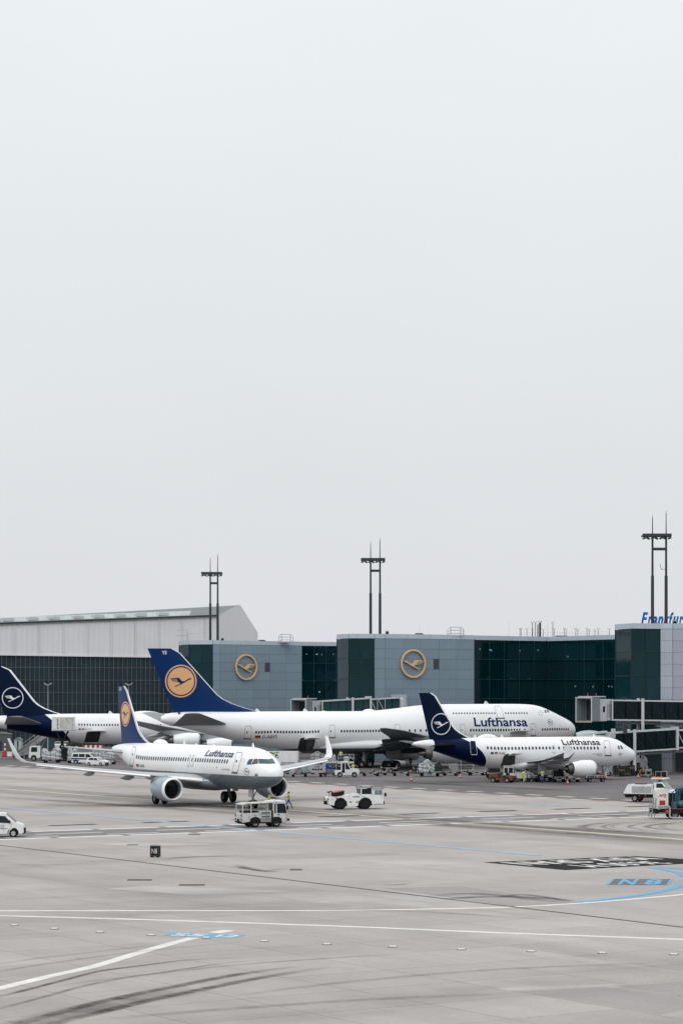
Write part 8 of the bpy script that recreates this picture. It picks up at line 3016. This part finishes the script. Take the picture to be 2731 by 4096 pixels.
for y in (-1.27, 1.27):
    B(bx_, 'box_panel', M_vw2, -4.45, -2.0, y - .01, y + .01, 5.75, 7.85)
    B(bx_, 'box_door', M_vw, -1.8, -.65, y - .012, y + .012, 5.75, 7.85)
    for i in range(8):
        B(bx_, 'leaf_print', MATS['leaf_print_0'], -1.75 + .05 * (i % 3), -1.45 + .06 * (i % 2), y - .02, y + .02, 5.85 + .24 * i, 6.0 + .24 * i)
B(t_, 'tail_light', M_lr, -4.24, -4.2, -.9, -.6, .75, .9)

t_ = thing('passenger_stairs', G(80, 3034), R(38), 'white passenger stairs leaning up to the navy tail at the left edge', 'stairs')
part(t_, 'stair_side', M_vw2, lambda m: m.bar((-1.2, -.8, .3), (6.2, -.8, 4.9), .12, .7))
part(t_, 'stair_side', M_vw2, lambda m: m.bar((-1.2, .8, .3), (6.2, .8, 4.9), .12, .7))
for i in range(22):
    x, z = -1.1 + 7.3 * i / 22, .35 + 4.55 * i / 22
    B(t_, 'tread', M_vgr, x - .16, x + .17, -.74, .74, z + .1, z + .16)
for y in (-.8, .8):
    part(t_, 'handrail', M_vw2, lambda m: m.bar((-1.2, y, 1.35), (6.2, y, 5.95), .07))
    for i in range(7):
        x = -1.1 + 1.2 * i
        part(t_, 'rail_post', M_vw2, lambda m: m.bar((x, y, .35 + .62 * (x + 1.2)), (x, y, 1.38 + .62 * (x + 1.2)), .05))
B(t_, 'top_platform', M_vw2, 6.1, 7.6, -.85, .85, 4.8, 4.95)
part(t_, 'prop', M_vgr, lambda m: m.bar((3.6, -.6, .6), (5.6, -.6, 4.4), .16).bar((3.6, .6, .6), (5.6, .6, 4.4), .16))
B(t_, 'base_frame', M_vw2, .2, 4.6, -.9, .9, .4, .8)
for x in (.9, 4.0):
    for y in (-.85, .85):
        wheel(t_, x, y, .36, .24)

for i, (x, y, L, H, nm, sd_) in enumerate(((207, 3052, 3.0, 1.55, 'silver wrapped cargo in front of the catering truck', 2), (292, 3054, 1.5, 1.75, 'tall wrapped cargo left of the striped van', 6), (398, 3046, 2.2, 1.4, 'pale wrapped cargo half hidden behind the small white car', 7), (440, 3058, 1.6, .9, 'wrapped cargo on the brown cart right of the small white car', 13))):
    nm2 = ('dolly under the silver wrapped cargo', 'dolly under the tall wrapped cargo', 'dolly behind the small white car', 'brown cart right of the small white car')[i]
    dolly(G(x, y), R(-6), nm2, L + .4, 2.0, M_wood if i == 3 else None)
    bundle(G(x, y), R(-6), nm, L, 1.8, H, .62 if i < 3 else .95, sd_)
tractor(G(256, 3046), R(90), 'dark baggage tractor with red tail lights between the wrapped cargo', M_vdk, True)
# red and white water barriers
for i, (x0, y, m_, nm) in enumerate(((-14, 3029, M_vw, 'white plastic barrier cut by the left edge'), (18, 3029, M_red, 'red plastic barrier at the left edge'), (39, 3028, M_vw, 'white plastic barrier at the stair foot'), (60, 3026, M_red, 'red plastic barrier behind the stair foot'))):
    t_ = thing('plastic_barrier', G(x0, y), R(4), nm, 'barrier', 'plastic barriers at the left edge')
    part(t_, 'body', m_, lambda m: m.prism([(-.5, 0), (-.5, .25), (-.3, .35), (-.22, .95), (.22, .95), (.3, .35), (.5, .25), (.5, 0)], -.45, .45, 'x'))
    B(t_, 'foot', M_vdk, -.4, .4, -.52, .52, 0, .06)
for i in range(9):
    t_ = thing('plastic_barrier', G(335 + i * 9.5, 2996), R(0), 'far %s barrier before the hangar, %s from the left' % (('red', 'white')[i % 2], ORD[i]), 'barrier', 'far barriers before the hangar')
    part(t_, 'body', (M_red, M_vw)[i % 2], lambda m: m.prism([(-.3, 0), (-.2, .3), (-.15, .8), (.15, .8), (.2, .3), (.3, 0)], -.25, .25, 'x'))
# warning mast at the left edge
t_ = thing('warning_post', G(20, 3012), 0, 'red and white striped warning post at the left edge', 'post')
for i in range(4):
    part(t_, 'stripe', (M_red, M_vw)[i % 2], lambda m: m.cyl((0, 0, .5 * i), (0, 0, .5 * i + .5), .18, .18, 12))
part(t_, 'lamp', M_cap, lambda m: m.sphere((0, 0, 2.2), .2, .2, .25))
B(t_, 'base', M_vdk, -.35, .35, -.35, .35, 0, .05)

# parked cars and shrubs at the hangar foot
for i, (x, y, nm) in enumerate(((235, 2993, 'parked pale car before the hangar under the navy tail'), (262, 2993, 'second parked pale car before the hangar behind the lift supports'))):
    c_ = hatchback(G(x, y), R(90 + i * 4), nm)
M_leaf = [mat('shrub_leaf_%d' % i, c, .7, 0, .3, 2) for i, c in enumerate(((.035, .06, .02), (.06, .09, .03), (.10, .11, .045)))]


def shrub(loc, label, r, h, n, seed):
    t_ = thing('shrub', loc, 0, label, 'shrub', 'shrubs at the hangar foot')
    rs = random.Random(seed)
    MB().cyl((0, 0, 0), (0, 0, h * .5), .06, .03, 6).bar((0, 0, h * .2), (r * .4, 0, h * .6), .04).bar((0, 0, h * .2), (-r * .4, .1, h * .6), .04).build('stem', M_wood, t_)
    mb = MB()
    for i in range(n):
        a, b, q = rs.uniform(0, 2 * PI), rs.uniform(-.2, 1), rs.uniform(.45, 1) ** .5
        p = Vector((r * q * math.cos(a) * math.cos(b), r * .6 * q * math.sin(a) * math.cos(b), h * .45 + h * .5 * q * math.sin(b)))
        d1 = Vector((rs.uniform(-1, 1), rs.uniform(-1, 1), rs.uniform(-1, 1))).normalized() * .14
        d2 = d1.orthogonal().normalized() * .08
        mb.k = rs.randrange(3)
        mb.add([p - d1, p + d2, p + d1, p - d2], [(0, 1, 2, 3)])
    mb.build('foliage', M_leaf, t_)


for i, x in enumerate((282, 298, 316)):
    shrub(G(x, 2994), 'low shrub before the hangar, %s from the left beyond the navy tail' % ORD[i], 1.0, 1.5, 420, 60 + i)

# more dark ground equipment in the shade under the two parked aircraft
src = dolly(G(1975, 3112), R(6), 'dark dolly in the shade left of the belt loader cab', 2.6, 1.8)
for x, y, a, nm in ((2085, 3108, 8, 'dark dolly in the shade behind the belt loader ramp'), (2148, 3112, 5, 'dark dolly in the shade behind the blue-capped pair'), (2205, 3110, 4, 'dark dolly in the shade below the narrow airliner wing'), (2345, 3106, 5, 'dark dolly in the shade behind the blue-jacketed person'), (2410, 3104, 6, 'dark dolly in the shade below the narrow airliner nose wheel'), (1560, 3088, 14, 'dark dolly in the shade below the jumbo wing'), (1690, 3092, 12, 'dark dolly in the shade behind the sheeted cargo')):
    copy_tree(src, G(x, y), R(a), nm)
for x, y, L, H, nm, sd_ in ((2085, 3107, 1.6, 1.0, 'dark covered load on the dolly behind the belt loader ramp', 51), (2205, 3109, 1.7, .8, 'dark covered load below the narrow airliner wing', 53), (2345, 3105, 1.5, .7, 'dark covered load behind the blue-jacketed person', 55), (1975, 3111, 1.6, .8, 'dark covered load left of the belt loader cab', 57), (1690, 3091, 1.6, .7, 'dark covered load behind the sheeted cargo', 59)):
    bundle(G(x, y), R(6), nm, L, 1.4, H, .62, sd_, M_trd, 'covered_load')
# warm grimy boxes and a covered cargo by the jumbo's nose side
bundle(G(2275, 3103), R(5), 'silver foil wrapped load under the engine exhaust', 2.4, 1.2, .5, .62, 71)
